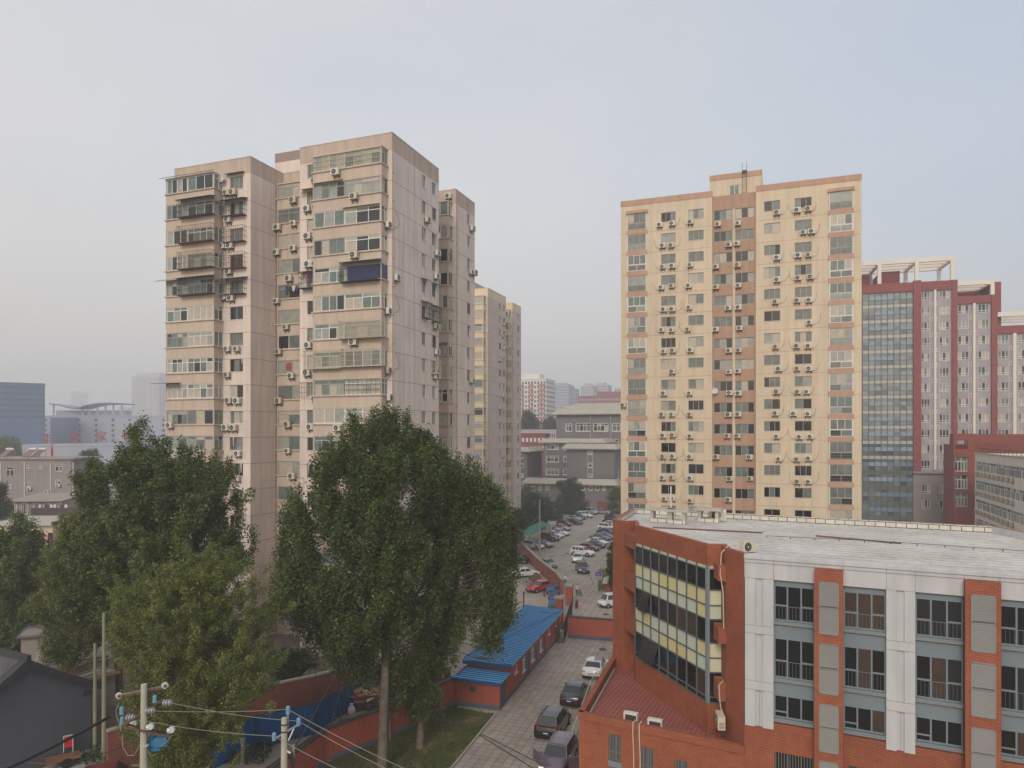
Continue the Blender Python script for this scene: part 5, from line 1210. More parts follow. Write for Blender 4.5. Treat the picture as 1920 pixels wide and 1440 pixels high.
for i, (px, py) in enumerate(((1130, 1218), (1054, 1178+0), (1034.6, 1043), (1063, 1038), (1070, 1099), (1136, 1152), (1080, 985))):
    c_ = gp(px, py); r_ = tag(MB(), ) if 0 else None; g = MB(); g.cyl((0, 0, 0), (0, 0, .02), .42, .42, 'dark_cap', 14)
    o_ = g.build('manhole_cover', None, (c_.x, c_.y, .014)); tag(o_, ['round manhole cover by the brick wall in the courtyard', 'manhole cover beside the gate', 'manhole cover near the concrete pole foot', 'manhole cover in the middle of the car park lane', 'manhole cover behind the walking man', 'manhole cover near the white mini van', 'manhole cover far along the car park lane'][i], 'manhole cover', 'manhole covers')
# shrubs bed near the booth
# ================================================================ grey brick complex in the middle distance
YG = 215.0; GO = ((1058-CX)/F*YG, YG); GF = Fr(GO, -20.37); gb = empty('brick_compound', (GO[0], GO[1], 0), GF.yaw, 'dark grey brick compound with pale flared concrete eaves beyond the car park', 'building')
def gblock(name, y0, pa, pb, pe0, pe1, depth, zb=0, wins=(), hip=None, m='grey_brick', pe=1.5):
    x0, x1 = GF.lx(pa, y0), GF.lx(pb, y0); xm = (x0+x1)/2; zt = GF.z(pe0, xm, y0); ze = GF.z(pe1, xm, y0); w_ = MB()
    hs = [(GF.lx(a, y0), GF.lx(b, y0), GF.z(d, (GF.lx(a, y0)), y0), GF.z(c, GF.lx(a, y0), y0)) for a, b, c, d in wins]
    holes(w_, front(y0), x0, x1, zb, ze, hs, m, .25); w_.tq(rflank(x1), y0, y0+depth, zb, ze, 0, m); w_.tq(lflank(x0), y0, y0+depth, zb, ze, 0, m); w_.tq(front(y0+depth), x0, x1, zb, ze, 0, m)
    w_.build('wall', gb)
    e = MB(); f = pe
    B_ = [(x0-f, y0-f), (x1+f, y0-f), (x1+f, y0+depth+f), (x0-f, y0+depth+f)]; A_ = [(x0, y0), (x1, y0), (x1, y0+depth), (x0, y0+depth)]
    for i in range(4):
        a, b = B_[i], B_[(i+1) % 4]; c, d = A_[i], A_[(i+1) % 4]
        e.poly([(a[0], a[1], ze), (b[0], b[1], ze), (d[0], d[1], zt), (c[0], c[1], zt)], 'eave'); e.poly([(a[0], a[1], ze-.25), (b[0], b[1], ze-.25), (b[0], b[1], ze), (a[0], a[1], ze)], 'concrete')
    e.poly([(p_[0], p_[1], ze-.25) for p_ in B_], 'concrete'); e.poly([(p_[0], p_[1], zt) for p_ in A_], 'tile_dark')
    if hip:
        xh0, xh1, zh = hip; C_ = [(xh0, y0+depth*.4), (xh1, y0+depth*.4), (xh1, y0+depth*.6), (xh0, y0+depth*.6)]
        for i in range(4):
            a, b = A_[i], A_[(i+1) % 4]; c, d = C_[i], C_[(i+1) % 4]; e.poly([(a[0], a[1], zt+.01), (b[0], b[1], zt+.01), (d[0], d[1], zh), (c[0], c[1], zh)], 'eave')
        e.poly([(p_[0], p_[1], zh) for p_ in C_], 'eave')
    e.build('eave', gb)
    for q in hs:
        g = MB(); n = max(1, int(round((q[1]-q[0])/1.3))); glaze(g, front(y0), *q, n, .15, 'white_frame', ['glass_mid', 'glass_curtain', 'glass_dark'], .3 if q[3]-q[2] > 1.2 else 0, .14, n, random)
        for (a, b, c, d) in ((q[0]-.12, q[1]+.12, q[2]-.15, q[2]), (q[0]-.12, q[1]+.12, q[3], q[3]+.12), (q[0]-.12, q[0], q[2], q[3]), (q[1], q[1]+.12, q[2], q[3])): g.tb(front(y0), a, b, -.06, 0, c, d, 'white_frame')
        g.build('window', gb)
gblock('d', 0, 988, 1152, 897, 907, 6, 0, [(996, 1002, 911, 919), (1011, 1015, 911, 919), (1023, 1029, 911, 919), (1090, 1096, 911, 919), (1104, 1110, 911, 919), (1117, 1123, 911, 919), (1130, 1135, 911, 919)])
gblock('c', 2.5, 1063, 1152, 832, 841, 14, 0, [(1103, 1110, 845, 852), (1103, 1110, 868, 876), (1103, 1110, 889, 894)])
gblock('b', 10, 1020, 1130, 822, 829.5, 14, 0, [(1025, 1047, 832.5, 842.5), (1025, 1047, 855, 866), (1025, 1047, 879, 890), (1056.5, 1063, 832.5, 842.5), (1056.5, 1063, 855, 866), (1056.5, 1063, 879, 890)])
gblock('a', 24, 1043, 1215, 768, 776, 22, 0, [(1061, 1072, 794, 808.5), (1080, 1107, 794, 808.5), (1113, 1140, 794, 808.5), (1148, 1163, 794, 808.5), (1132, 1140, 822, 829), (1148, 1160, 824, 829)], hip=(GF.lx(1080, 34), GF.lx(1200, 34), GF.z(757, 0, 34)))
gblock('e', 6, 950, 988.5, 838, 846, 15, 0, [(971, 981, 852, 859), (971, 981, 869, 877), (971, 981, 888, 895), (971, 981, 906, 914)])
g = MB()
for y0, px, a, b in ((2.5, 1102, 842, 895), (2.5, 1111.5, 842, 895), (10, 1023, 830, 895), (24, 1107, 777, 830), (24, 1145, 777, 830), (0, 1032, 908, 930), (0, 1099, 908, 935)):
    x_ = GF.lx(px, y0); g.box(x_-.12, x_+.12, y0-.15, y0-.004, max(0, GF.z(b, x_, y0)), GF.z(a, x_, y0), 'eave')
tag(g.build('rain_pipe', gb))
def far_block(name, px0, px1, pyt, Y, depth, yaw, cat, label, wm, wins=None, rows=0, cols_=0, zb=0, glass='glass_far', band=None, group=None, pen=None, side=True, ww=.5, wh=.5):
    O_ = ((px0-CX)/F*Y, Y); f = Fr(O_, yaw); r_ = empty(name, (O_[0], O_[1], 0), f.yaw, label, cat, group); x1 = f.lx(px1, 0); zt = f.z(pyt, x1/2, 0)
    w_ = MB(); w_.box(0, x1, 0, depth, 0, zt, wm); w_.box(-.2, x1+.2, -.2, depth+.2, zt, zt+.6, wm); w_.build('wall', r_)
    if rows:
        g = MB(); fh = 3.0
        for T, a0, a1, nc in ((front(0), 0, x1, cols_), (rflank(x1), 0, depth, max(1, int(cols_*depth/x1))))+(((lflank(0), 0, depth, max(1, int(cols_*depth/x1))),) if side else ()):
            cw = (a1-a0)/nc
            for i in range(rows):
                z = zt-1.2-i*fh
                for j in range(nc): g.tq(T, a0+cw*(j+.5-ww/2), a0+cw*(j+.5+ww/2), z-fh*wh, z, -.06, glass)
                if band: g.tb(T, a0, a1, -.5, -.02, z-fh*wh-.7, z-fh*wh-.1, band)
        g.build('window_rows', r_, kind='stuff')
    if pen:
        g = MB(); g.box(f.lx(pen[0], depth*.3), f.lx(pen[1], depth*.3), depth*.3, depth*.8, zt, f.z(pen[2], 0, depth*.3), wm); g.build('rooftop_block', r_)
    return f, r_, x1, zt
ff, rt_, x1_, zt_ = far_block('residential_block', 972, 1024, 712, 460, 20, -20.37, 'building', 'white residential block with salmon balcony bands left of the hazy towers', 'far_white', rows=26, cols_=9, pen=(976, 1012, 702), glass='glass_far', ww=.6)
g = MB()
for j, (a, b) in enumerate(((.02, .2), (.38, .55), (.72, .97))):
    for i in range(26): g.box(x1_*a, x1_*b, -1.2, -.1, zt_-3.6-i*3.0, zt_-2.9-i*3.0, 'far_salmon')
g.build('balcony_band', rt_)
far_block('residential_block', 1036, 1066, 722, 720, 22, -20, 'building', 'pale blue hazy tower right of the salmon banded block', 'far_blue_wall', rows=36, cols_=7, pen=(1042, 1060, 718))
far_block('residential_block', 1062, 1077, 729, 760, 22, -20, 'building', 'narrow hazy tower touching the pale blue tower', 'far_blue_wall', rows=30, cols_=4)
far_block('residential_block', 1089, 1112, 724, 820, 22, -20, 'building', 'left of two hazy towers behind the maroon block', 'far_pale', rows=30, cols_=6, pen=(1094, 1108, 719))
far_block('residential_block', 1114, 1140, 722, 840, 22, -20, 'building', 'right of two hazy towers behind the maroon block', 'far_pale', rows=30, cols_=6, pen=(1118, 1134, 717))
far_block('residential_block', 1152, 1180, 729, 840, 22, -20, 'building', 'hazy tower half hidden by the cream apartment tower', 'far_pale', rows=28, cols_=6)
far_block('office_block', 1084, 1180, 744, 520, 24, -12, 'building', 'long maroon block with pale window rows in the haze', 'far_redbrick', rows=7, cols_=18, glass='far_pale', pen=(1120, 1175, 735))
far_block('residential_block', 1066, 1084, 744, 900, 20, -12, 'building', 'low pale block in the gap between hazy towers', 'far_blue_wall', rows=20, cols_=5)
far_block('row_house', 960, 1050, 808, 300, 14, -12, 'building', 'long low grey roofed building behind the grey brick compound', 'far_pale', rows=3, cols_=22)
far_block('row_house', 955, 1022, 815, 262, 10, -12, 'building', 'red and white low housing row behind the compound', 'far_redbrick', rows=2, cols_=9, glass='far_white', ww=.55)
# left side far buildings
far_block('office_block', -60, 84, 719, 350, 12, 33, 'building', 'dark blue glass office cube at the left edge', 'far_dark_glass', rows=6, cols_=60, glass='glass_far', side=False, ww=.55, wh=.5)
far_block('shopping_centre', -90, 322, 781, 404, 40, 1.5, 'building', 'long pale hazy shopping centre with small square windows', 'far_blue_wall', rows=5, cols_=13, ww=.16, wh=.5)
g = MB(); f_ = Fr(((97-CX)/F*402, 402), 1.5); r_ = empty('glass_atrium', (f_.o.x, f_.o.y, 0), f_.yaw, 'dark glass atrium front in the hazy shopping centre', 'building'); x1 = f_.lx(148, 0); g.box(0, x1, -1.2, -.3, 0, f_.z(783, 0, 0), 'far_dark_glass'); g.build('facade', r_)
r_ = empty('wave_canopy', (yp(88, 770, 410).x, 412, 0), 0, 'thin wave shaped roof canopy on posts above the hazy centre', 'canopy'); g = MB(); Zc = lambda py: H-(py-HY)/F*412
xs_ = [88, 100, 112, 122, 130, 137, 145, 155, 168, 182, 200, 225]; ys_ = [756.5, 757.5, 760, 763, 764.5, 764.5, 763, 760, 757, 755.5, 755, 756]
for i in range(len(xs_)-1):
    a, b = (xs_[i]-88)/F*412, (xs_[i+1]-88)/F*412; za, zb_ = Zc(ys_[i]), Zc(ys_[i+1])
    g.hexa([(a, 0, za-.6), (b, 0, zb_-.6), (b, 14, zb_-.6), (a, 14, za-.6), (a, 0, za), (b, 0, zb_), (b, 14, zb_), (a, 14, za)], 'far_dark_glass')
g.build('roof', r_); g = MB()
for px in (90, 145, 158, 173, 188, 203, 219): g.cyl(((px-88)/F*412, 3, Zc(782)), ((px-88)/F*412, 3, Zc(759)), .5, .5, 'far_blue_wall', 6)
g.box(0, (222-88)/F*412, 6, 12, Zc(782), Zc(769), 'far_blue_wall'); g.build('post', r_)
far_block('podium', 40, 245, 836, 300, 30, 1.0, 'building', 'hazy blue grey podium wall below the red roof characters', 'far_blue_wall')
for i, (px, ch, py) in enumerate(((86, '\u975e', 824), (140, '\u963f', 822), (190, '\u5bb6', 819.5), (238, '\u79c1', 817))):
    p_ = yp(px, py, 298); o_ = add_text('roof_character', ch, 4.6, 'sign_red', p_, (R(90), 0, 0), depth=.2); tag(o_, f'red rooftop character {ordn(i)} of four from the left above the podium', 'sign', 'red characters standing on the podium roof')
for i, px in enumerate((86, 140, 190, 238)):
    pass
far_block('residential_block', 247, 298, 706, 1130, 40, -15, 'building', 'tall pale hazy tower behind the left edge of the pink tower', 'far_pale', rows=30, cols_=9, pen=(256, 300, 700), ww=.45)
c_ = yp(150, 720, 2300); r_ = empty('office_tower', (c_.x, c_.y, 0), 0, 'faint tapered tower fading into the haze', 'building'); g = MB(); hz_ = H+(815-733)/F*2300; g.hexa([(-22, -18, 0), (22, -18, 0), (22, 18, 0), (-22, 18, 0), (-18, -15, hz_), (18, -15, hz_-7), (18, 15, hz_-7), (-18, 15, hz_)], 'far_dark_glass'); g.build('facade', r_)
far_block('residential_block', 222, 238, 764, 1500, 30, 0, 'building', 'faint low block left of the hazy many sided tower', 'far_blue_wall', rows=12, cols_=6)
# ---------------------------------------------------------------- grey housing block, left
HOo = yp(-60, 860, 150); HF_ = Fr((HOo.x, HOo.y), -3.0); hb = empty('housing_block', (HOo.x, HOo.y, 0), HF_.yaw, 'weathered grey flat roofed housing block at the left edge', 'building')
x1 = HF_.lx(134, 0); zt = HF_.z(861, x1*.7, 0); hz = lambda a, b, c, d: (HF_.lx(a, 0), HF_.lx(b, 0), HF_.z(d, HF_.lx(a, 0), 0), HF_.z(c, HF_.lx(a, 0), 0))
hs = [hz(10.6, 25.6, 875.6, 892.5), hz(48, 58, 872, 878), hz(72, 80, 872, 878), hz(103, 117, 870, 884), hz(16, 21.5, 907, 916), hz(47, 57.5, 904, 912), hz(103, 113, 899, 908)]
w_ = MB(); holes(w_, front(0), 0, x1, 0, zt, hs, 'grey_house', .15); w_.tq(rflank(x1), 0, 9, 0, zt, 0, 'grey_house'); w_.box(-.5, x1+.9, -.5, 9.5, zt, zt+.35, 'concrete')
w_.tb(front(0), 0, x1, -.02, 0, zt-3.6, zt-3.45, 'concrete')
w_.build('wall', hb)
for q in hs: g = MB(); glaze(g, front(0), *q, 2, .08, 'white_frame', ['glass_dark', 'glass_green'], .3 if q[3]-q[2] > 1 else 0, .1, 1, random); g.build('window', hb)
g = MB()
for px in (1, 46, 95, 137): x_ = HF_.lx(px, -.1); g.cyl((x_, -.1, 0), (x_, -.1, zt-.6), .09, .09, 'far_white', 6)
g.build('drain_pipe', hb)
for i, (px, py) in enumerate(((57, 916), (90, 922), (111, 910))):
    x_ = HF_.lx(px, 0); add_ac(HF_, x_, 0, HF_.z(py, x_, 0), 0, ['left', 'middle', 'right'][i]+' air conditioner on the weathered grey housing block', 'air conditioners on the grey housing block')
for i, px in enumerate((4, 48, 66)):
    p_ = yp(px, 858, 151); r_ = empty('solar_heater', (p_.x, p_.y+1, zt+.35), R(-20), ['solar water heater at the left edge of the grey roof', 'middle solar water heater on the grey roof', 'right solar water heater beside the red flag'][i], 'solar heater', 'solar water heaters on the grey roof')
    g = MB(); g.hexa([(-.9, -1, .1), (1, -1, .1), (1, -.95, .05), (-.9, -.95, .05), (-.9+.5, .5, 1.55), (1.5, .5, 1.55), (1.5, .55, 1.5), (-.4, .55, 1.5)], 'solar_panel'); g.build('panel', r_)
    g = MB(); g.cyl((-.5, .6, 1.75), (1.6, .6, 1.75), .24, .24, 'far_white', 10); g.build('tank', r_); g = MB()
    for sx in (-.9, 1.0): g.bar((sx, -1, 0.1), (sx+.5, .6, 1.6), .07, .07, 'solar_red'); g.bar((sx+.5, .6, 0), (sx+.5, .6, 1.6), .07, .07, 'solar_red'); g.bar((sx, -1, .05), (sx+.5, .6, .05), .07, .07, 'solar_red')
    g.build('frame', r_)
p_ = yp(97.5, 858, 151); r_ = empty('flag', (p_.x, p_.y, zt+.35), 0, 'furled red flag standing on the grey flat roof', 'flag'); g = MB(); g.cyl((0, 0, 0), (0, 0, 2.9), .04, .03, 'steel_dark', 6); g.build('pole', r_); g = MB(); g.cyl((0, 0, .3), (0, 0, 1.4), .22, .25, 'flag_red', 7, False); g.cyl((0, 0, 1.4), (0, 0, 2.7), .25, .03, 'flag_red', 7, False); g.build('cloth', r_)
# low sheds in front of it
def shed(px0, px1, pyr, pyb, Y, depth, yaw, label, roofm, wallm, slope=0.0, doors_=0):
    o_ = yp(px0, pyr, Y); f = Fr((o_.x, o_.y), yaw); r_ = empty('low_shed', (o_.x, o_.y, 0), f.yaw, label, 'shed', 'low sheds on the left'); x1 = f.lx(px1, 0); zt = o_.z
    w_ = MB(); w_.box(.2, x1-.2, .2, depth, 0, zt-.05, wallm); w_.build('wall', r_); g = MB(); g.hexa([(0, -.5, zt-.08), (x1, -.5, zt-.08), (x1, depth+.3, zt-.08+slope), (0, depth+.3, zt-.08+slope), (0, -.5, zt), (x1, -.5, zt), (x1, depth+.3, zt+slope), (0, depth+.3, zt+slope)], roofm); g.build('roof', r_)
    for j in range(doors_):
        g = MB(); a = x1*(j+.3)/doors_; glaze(g, front(.2), a, a+x1/doors_*.55, zt-2.3, zt-.4, 3, -.06, 'white_frame', ['glass_dark', 'glass_light', 'glass_brown'], 0, .08, rng=random); g.build('window', r_)
    return f, r_, x1, zt
sf, _, sx1, szt = shed(12, 118, 940, 965, 122, 10, 6, 'grey lean-to shed with glazed front below the grey housing block', 'concrete', 'warm_grey_clad', .6, 5)
laundry(None, 0, 0, 0, 8, 'row of coloured washing hung before the glazed lean-to', ('cloth_white', 'cloth_pink', 'cloth_blue', 'cloth_white'), 0, W=yp(72, 946, 119), sc=1.3)
f_, r_, x1, zt = shed(-40, 100, 985, 1100, 104, 13, 4, 'cream flat roofed house with a dark parapet at the left edge', 'concrete_pale', 'cream_wall', 0)
g = MB(); g.box(0, x1, 12.6, 13.2, zt-.1, zt+1.2, 'dark_cap'); g.box(x1-.3, x1, 0, 12.6, zt-.1, zt+.4, 'dark_cap'); g.build('parapet', r_)
for i in range(6): g = MB(); a = x1*.3+i*1.3; glaze(g, front(.2), a, a+.8, zt-5, zt-1.2, 2, -.06, 'solar_red', ['glass_dark'], .3, .08, 1, random); g.build('window', r_)
for i, (px, py, Y, w0, zz, m_) in enumerate(((110, 1205, 66, 6, 4.2, 'tile_grey'), (140, 1238, 60, 5, 3.4, 'concrete'), (75, 1180, 74, 8, 4.5, 'tile_dark'), (170, 1250, 57, 4, 3.0, 'timber'))):
    p_ = yp(px, py, Y); r_ = empty('low_shed', (p_.x, p_.y, 0), R(20+i*13), ['grey sheeted lean-to behind the grey gable house', 'pale slab roofed hut beside the twin poles', 'dark tiled hut under the left trees', 'timber hut close behind the twin poles'][i], 'shed', 'low sheds on the left')
    g = MB(); g.box(-w0/2, w0/2, 0, 4, 0, zz-.1, 'warm_grey_clad'); g.build('wall', r_); g = MB(); g.hexa([(-w0/2-.3, -.4, zz-.4), (w0/2+.3, -.4, zz-.4), (w0/2+.3, 4.3, zz), (-w0/2-.3, 4.3, zz), (-w0/2-.3, -.4, zz-.3), (w0/2+.3, -.4, zz-.3), (w0/2+.3, 4.3, zz+.1), (-w0/2-.3, 4.3, zz+.1)], m_)
    for j in range(5): a_ = random.uniform(-w0/2, w0/2-1); b_2 = random.uniform(.3, 3.5); g.bar((a_, b_2, zz+.08), (a_+random.uniform(.8, 1.6), b_2+random.uniform(-.5, .5), zz+.16), .12, .06, random.choice(['timber', 'steel_dark', 'ac_white']))
    g.build('roof', r_)
# ================================================================ traditional grey house, bottom left
go_ = Vector((-30.2, 50.6)); gd = Vector((-.45, -.893)); gn = Vector((-.893, .45)); GW = 9.0; EZ = 4.6; RZ = 7.5
th_ = empty('gable_house', (go_.x, go_.y, 0), 0, 'grey gabled house with dark tiled roof at the bottom left', 'house')
def gq(a, d, z): p = gd*a+gn*d; return (p.x, p.y, z)
w_ = MB(); w_.poly([gq(0, 0, 0), gq(GW, 0, 0), gq(GW, 0, EZ), gq(GW*.5, 0, RZ-.2), gq(0, 0, EZ)], 'grey_plaster'); w_.poly([gq(0, 0, 0), gq(0, 14, 0), gq(0, 14, EZ), gq(0, 0, EZ)], 'grey_plaster'); w_.poly([gq(GW, 0, 0), gq(GW, 14, 0), gq(GW, 14, EZ), gq(GW, 0, EZ)], 'grey_plaster')
w_.tb(gq, .0, .6, -.06, -.003, EZ-.7, EZ-.35, 'tile_dark'); w_.build('wall', th_)
r_ = MB()
for s_ in (0, 1):
    a_e, a_r = (-.6, GW*.5) if s_ == 0 else (GW+.6, GW*.5)
    ze_ = EZ-.25
    for seg_ in range(6):     # slightly concave slope
        t0, t1 = seg_/6, (seg_+1)/6; zf = lambda t: ze_+(RZ-ze_)*(t*.85+.15*t*t); aa, ab = a_e+(a_r-a_e)*t0, a_e+(a_r-a_e)*t1
        r_.hexa([gq(aa, -.35, zf(t0)), gq(ab, -.35, zf(t1)), gq(ab, 14, zf(t1)), gq(aa, 14, zf(t0)), gq(aa, -.35, zf(t0)+.1), gq(ab, -.35, zf(t1)+.1), gq(ab, 14, zf(t1)+.1), gq(aa, 14, zf(t0)+.1)], 'tile_dark')
        r_.hexa([gq(aa, -.45, zf(t0)-.3), gq(ab, -.45, zf(t1)-.3), gq(ab, -.05, zf(t1)-.3), gq(aa, -.05, zf(t0)-.3), gq(aa, -.45, zf(t0)+.24), gq(ab, -.45, zf(t1)+.24), gq(ab, .25, zf(t1)+.24), gq(aa, .25, zf(t0)+.24)], 'tile_dark')
        for j in range(48):
            d = .5+j*.28; r_.tube([gq(aa, d, zf(t0)+.12), gq(ab, d, zf(t1)+.12)], .075, 'tile_grey', 5)
r_.build('roof', th_); g = MB(); g.hexa([gq(GW*.5-.16, -.5, RZ), gq(GW*.5+.16, -.5, RZ), gq(GW*.5+.16, 14, RZ), gq(GW*.5-.16, 14, RZ), gq(GW*.5-.12, -.6, RZ+.5), gq(GW*.5+.12, -.6, RZ+.5), gq(GW*.5+.12, 14, RZ+.45), gq(GW*.5-.12, 14, RZ+.45)], 'tile_dark'); g.build('ridge', th_)
# scooters/handcart by the gable and a car roof at the frame edge come with the small things
# ================================================================ vehicles
_CM = {}
TYPES = {
 # length, width, height, hood z, deck z, windshield base x, roof front x, roof rear x, rear glass base x, belt z, radius
 'sedan': (4.6, 1.78, 1.45, .92, 1.0, .95, .25, -.95, -1.65, .95, .32),
 'suv': (4.5, 1.84, 1.70, 1.05, 1.1, 1.0, .35, -1.75, -2.12, 1.08, .36),
 'hatch': (4.0, 1.70, 1.50, .98, 1.0, 1.0, .4, -1.35, -1.85, .98, .31),
 'van': (4.9, 1.75, 1.95, 1.15, 1.2, 1.65, 1.0, -2.2, -2.4, 1.15, .33),
 'minivan': (3.7, 1.52, 1.75, 1.0, 1.05, 1.35, .9, -1.6, -1.8, 1.0, .28)}
def car_meshes(tp, col):
    k = (tp, col)
    if k in _CM: return _CM[k]
    Lc, W_, Hh, hz, dz_, xw, xrf, xrr, xrb, bz, rr = TYPES[tp]; hl, hw = Lc/2, W_/2
    if 'paint_'+col not in M:
        c = {'white': S(214, 216, 218), 'silver': S(168, 172, 178), 'black': S(24, 24, 30), 'charcoal': S(54, 56, 64), 'red': S(170, 24, 34), 'maroon': S(110, 40, 42), 'brown': S(66, 50, 46), 'navy': S(44, 56, 92), 'grey': S(104, 108, 116), 'plum': S(104, 92, 108), 'bluegrey': S(96, 110, 132)}[col]
        mat('paint_'+col, c, .28, .5, metal=.35 if col in ('silver', 'grey', 'charcoal', 'plum', 'bluegrey') else 0.0, coat=.7)
    pc = 'paint_'+col
    b = MB()
    # lower body: loft of cross sections along x (nose at +x)
    st = [(-hl, .42, .72, .80), (-hl+.10, .26, dz_-.10, .92), (-hl+.45, .2, dz_, .985), (xrb, .19, dz_+.03, 1.0), (-.4, .19, bz+.0, 1.0), (.6, .19, bz, 1.0), (xw, .19, hz+.04, .99), (hl-.75, .2, hz-.05, .965), (hl-.25, .24, hz-.16, .90), (hl-.06, .30, .70, .82), (hl, .42, .58, .74)]
    def sec(x, zb, zt, kk):
        w_ = hw*kk; zm = (zb+zt)/2
        return [(x, -w_*.9, zb), (x, -w_, zb+.12), (x, -w_, zm+.05), (x, -w_*.965, zt-.05), (x, -w_*.88, zt), (x, 0, zt+.03), (x, w_*.88, zt), (x, w_*.965, zt-.05), (x, w_, zm+.05), (x, w_, zb+.12), (x, w_*.9, zb)]
    S_ = [sec(*s) for s in st]; n = 11
    base = len(b.v)
    for s in S_: b.v += s
    mi = b.mi(pc); mdark = b.mi('rubber')
    for i in range(len(S_)-1):
        for j in range(n-1):
            a = base+i*n+j; b.f.append((a, a+n, a+n+1, a+1)); b.m.append(mdark if j in (0, n-2) else mi)
        a = base+i*n; b.f.append((a+n-1, a+2*n-1, a+n, a)); b.m.append(mdark)
    b.f.append(tuple(base+j for j in range(n))); b.m.append(mi); b.f.append(tuple(base+(len(S_)-1)*n+j for j in reversed(range(n)))); b.m.append(mi)
    # greenhouse
    zt = Hh; wb, wt = hw*.93, hw*.74
    G = {'wf': (xw, wb, bz), 'rf': (xrf, wt, zt-.03), 'rm': ((xrf+xrr)/2, wt*1.0, zt), 'rr': (xrr, wt, zt-.04), 'rb': (xrb, wb, bz+.02)}
    def P(k2, s): x, y, z = G[k2]; return (x, y*s, z)
    for s in (-1, 1): b.poly([P('wf', s), P('rf', s), P('rm', s), P('rr', s), P('rb', s)], pc)
    for a, c in (('rf', 'rm'), ('rm', 'rr')):
        xa, ya, za = G[a]; xc, yc, zc = G[c]
        b.poly([(xa, -ya, za), (xc, -yc, zc), (xc, -yc*.6, zc+.035), (xa, -ya*.6, za+.035)], pc); b.poly([(xa, -ya*.6, za+.035), (xc, -yc*.6, zc+.035), (xc, yc*.6, zc+.035), (xa, ya*.6, za+.035)], pc); b.poly([(xa, ya*.6, za+.035), (xc, yc*.6, zc+.035), (xc, yc, zc), (xa, ya, za)], pc)
    b.poly([P('wf', -1), P('wf', 1), P('rf', 1), P('rf', -1)], pc); b.poly([P('rb', 1), P('rb', -1), P('rr', -1), P('rr', 1)], pc)
    # arches
    wx = (hl-.85, -hl+.85)
    for x in wx:
        for s in (-1, 1): b.cyl((x, s*(hw-.1), rr), (x, s*(hw+.006), rr), rr+.07, rr+.07, 'rubber', 14)
    b.box(hl-.04, hl+.012, -.45, .45, .32, .52, 'rubber'); b.box(-hl-.012, -hl+.03, -.6, .6, .30, .44, 'rubber')
    def pane(k1, k2, ins=.06, off=.012):
        x0, y0, z0 = G[k1]; x1, y1, z1 = G[k2]; g = MB(); sgn = 1 if x0 > x1 else -1; t = .10
        f = lambda u, v: (x0+(x1-x0)*v+sgn*off*.6, (y0+(y1-y0)*v)*u, z0+(z1-z0)*v+off)
        g.poly([f(-.93, t*.6), f(.93, t*.6), f(.91, 1-t), f(-.91, 1-t)], 'car_glass'); return g
    ws = pane('wf', 'rf').mesh('windshield'); rw = pane('rb', 'rr').mesh('rear_window')
    sides = []
    for s in (-1, 1):
        g = MB()
        def q(x, v): return (x, s*((wb+(wt-wb)*v)+.012), bz+(zt-bz)*v)
        xfb, xft = xw-.22, xrf-.04; xbb, xbt = xrb+.28, xrr+.12; xm = (xfb+xbb)/2+.05
        v0, v1 = .08, .84
        def edge(xb_, xt_, v): return xb_+(xt_-xb_)*v
        g.poly([q(edge(xfb, xft, v0), v0), q(xm+.04, v0), q(xm+.02, v1), q(edge(xfb, xft, v1), v1)], 'car_glass')
        if tp in ('suv', 'van', 'minivan'):
            xr_ = xbb+.75; g.poly([q(xm-.04, v0), q(xr_+.04, v0), q(xr_+.06, v1), q(xm-.06, v1)], 'car_glass'); g.poly([q(xr_-.04, v0), q(edge(xbb, xbt, v0), v0), q(edge(xbb, xbt, v1), v1), q(xr_-.02, v1)], 'car_glass')
        else: g.poly([q(xm-.04, v0), q(edge(xbb, xbt, v0), v0), q(edge(xbb, xbt, v1), v1), q(xm-.06, v1)], 'car_glass')
        sides.append(g.mesh('side_window'))
    wh = MB(); wh.cyl((0, -.1, 0), (0, .1, 0), rr, rr, 'rubber', 16); ri = MB(); ri.cyl((0, -.108, 0), (0, -.101, 0), rr*.62, rr*.66, 'rim', 10); ri.cyl((0, .101, 0), (0, .108, 0), rr*.66, rr*.62, 'rim', 10); 
    li = MB(); li.hexa([(-.16, -.2, -.05), (.05, -.2, -.05), (.10, .14, -.05), (-.16, .16, -.05), (-.2, -.2, .07), (0, -.18, .07), (.04, .14, .06), (-.2, .16, .07)], 'lamp_clear')
    tl_ = MB(); hh_ = .16 if tp in ('sedan', 'hatch') else .42; tl_.box(-.03, .16, -.13, .10, -.08, -.08+hh_, 'lamp_red')
    pl = MB(); pl.box(-.01, .012, -.22, .22, -.06, .08, 'plate_blue'); pl.box(-.013, .015, -.17, .17, -.02, .045, 'cloth_white')
    mr_ = MB(); mr_.box(-.07, .07, -.1, .1, -.06, .07, pc)
    _CM[k] = dict(body=b.mesh('body', False), windshield=ws, rear_window=rw, sides=sides, wheel=wh.mesh('wheel'), rim=ri.mesh('rim'), head=li.mesh('headlight'), tail=tl_.mesh('tail_light'), plate=pl.mesh('license_plate'), mirror=mr_.mesh('mirror'), T=TYPES[tp]); 
    me = _CM[k]['body']; me.polygons.foreach_set('use_smooth', [True]*len(me.polygons)); 
    try: me.set_sharp_from_angle(angle=R(38))
    except Exception: pass
    return _CM[k]
def ob(name, me, parent, loc=(0, 0, 0), rot=(0, 0, 0)):
    o = bpy.data.objects.new(name, me); COL.objects.link(o); o.parent = parent; o.location = loc; o.rotation_euler = rot; return o
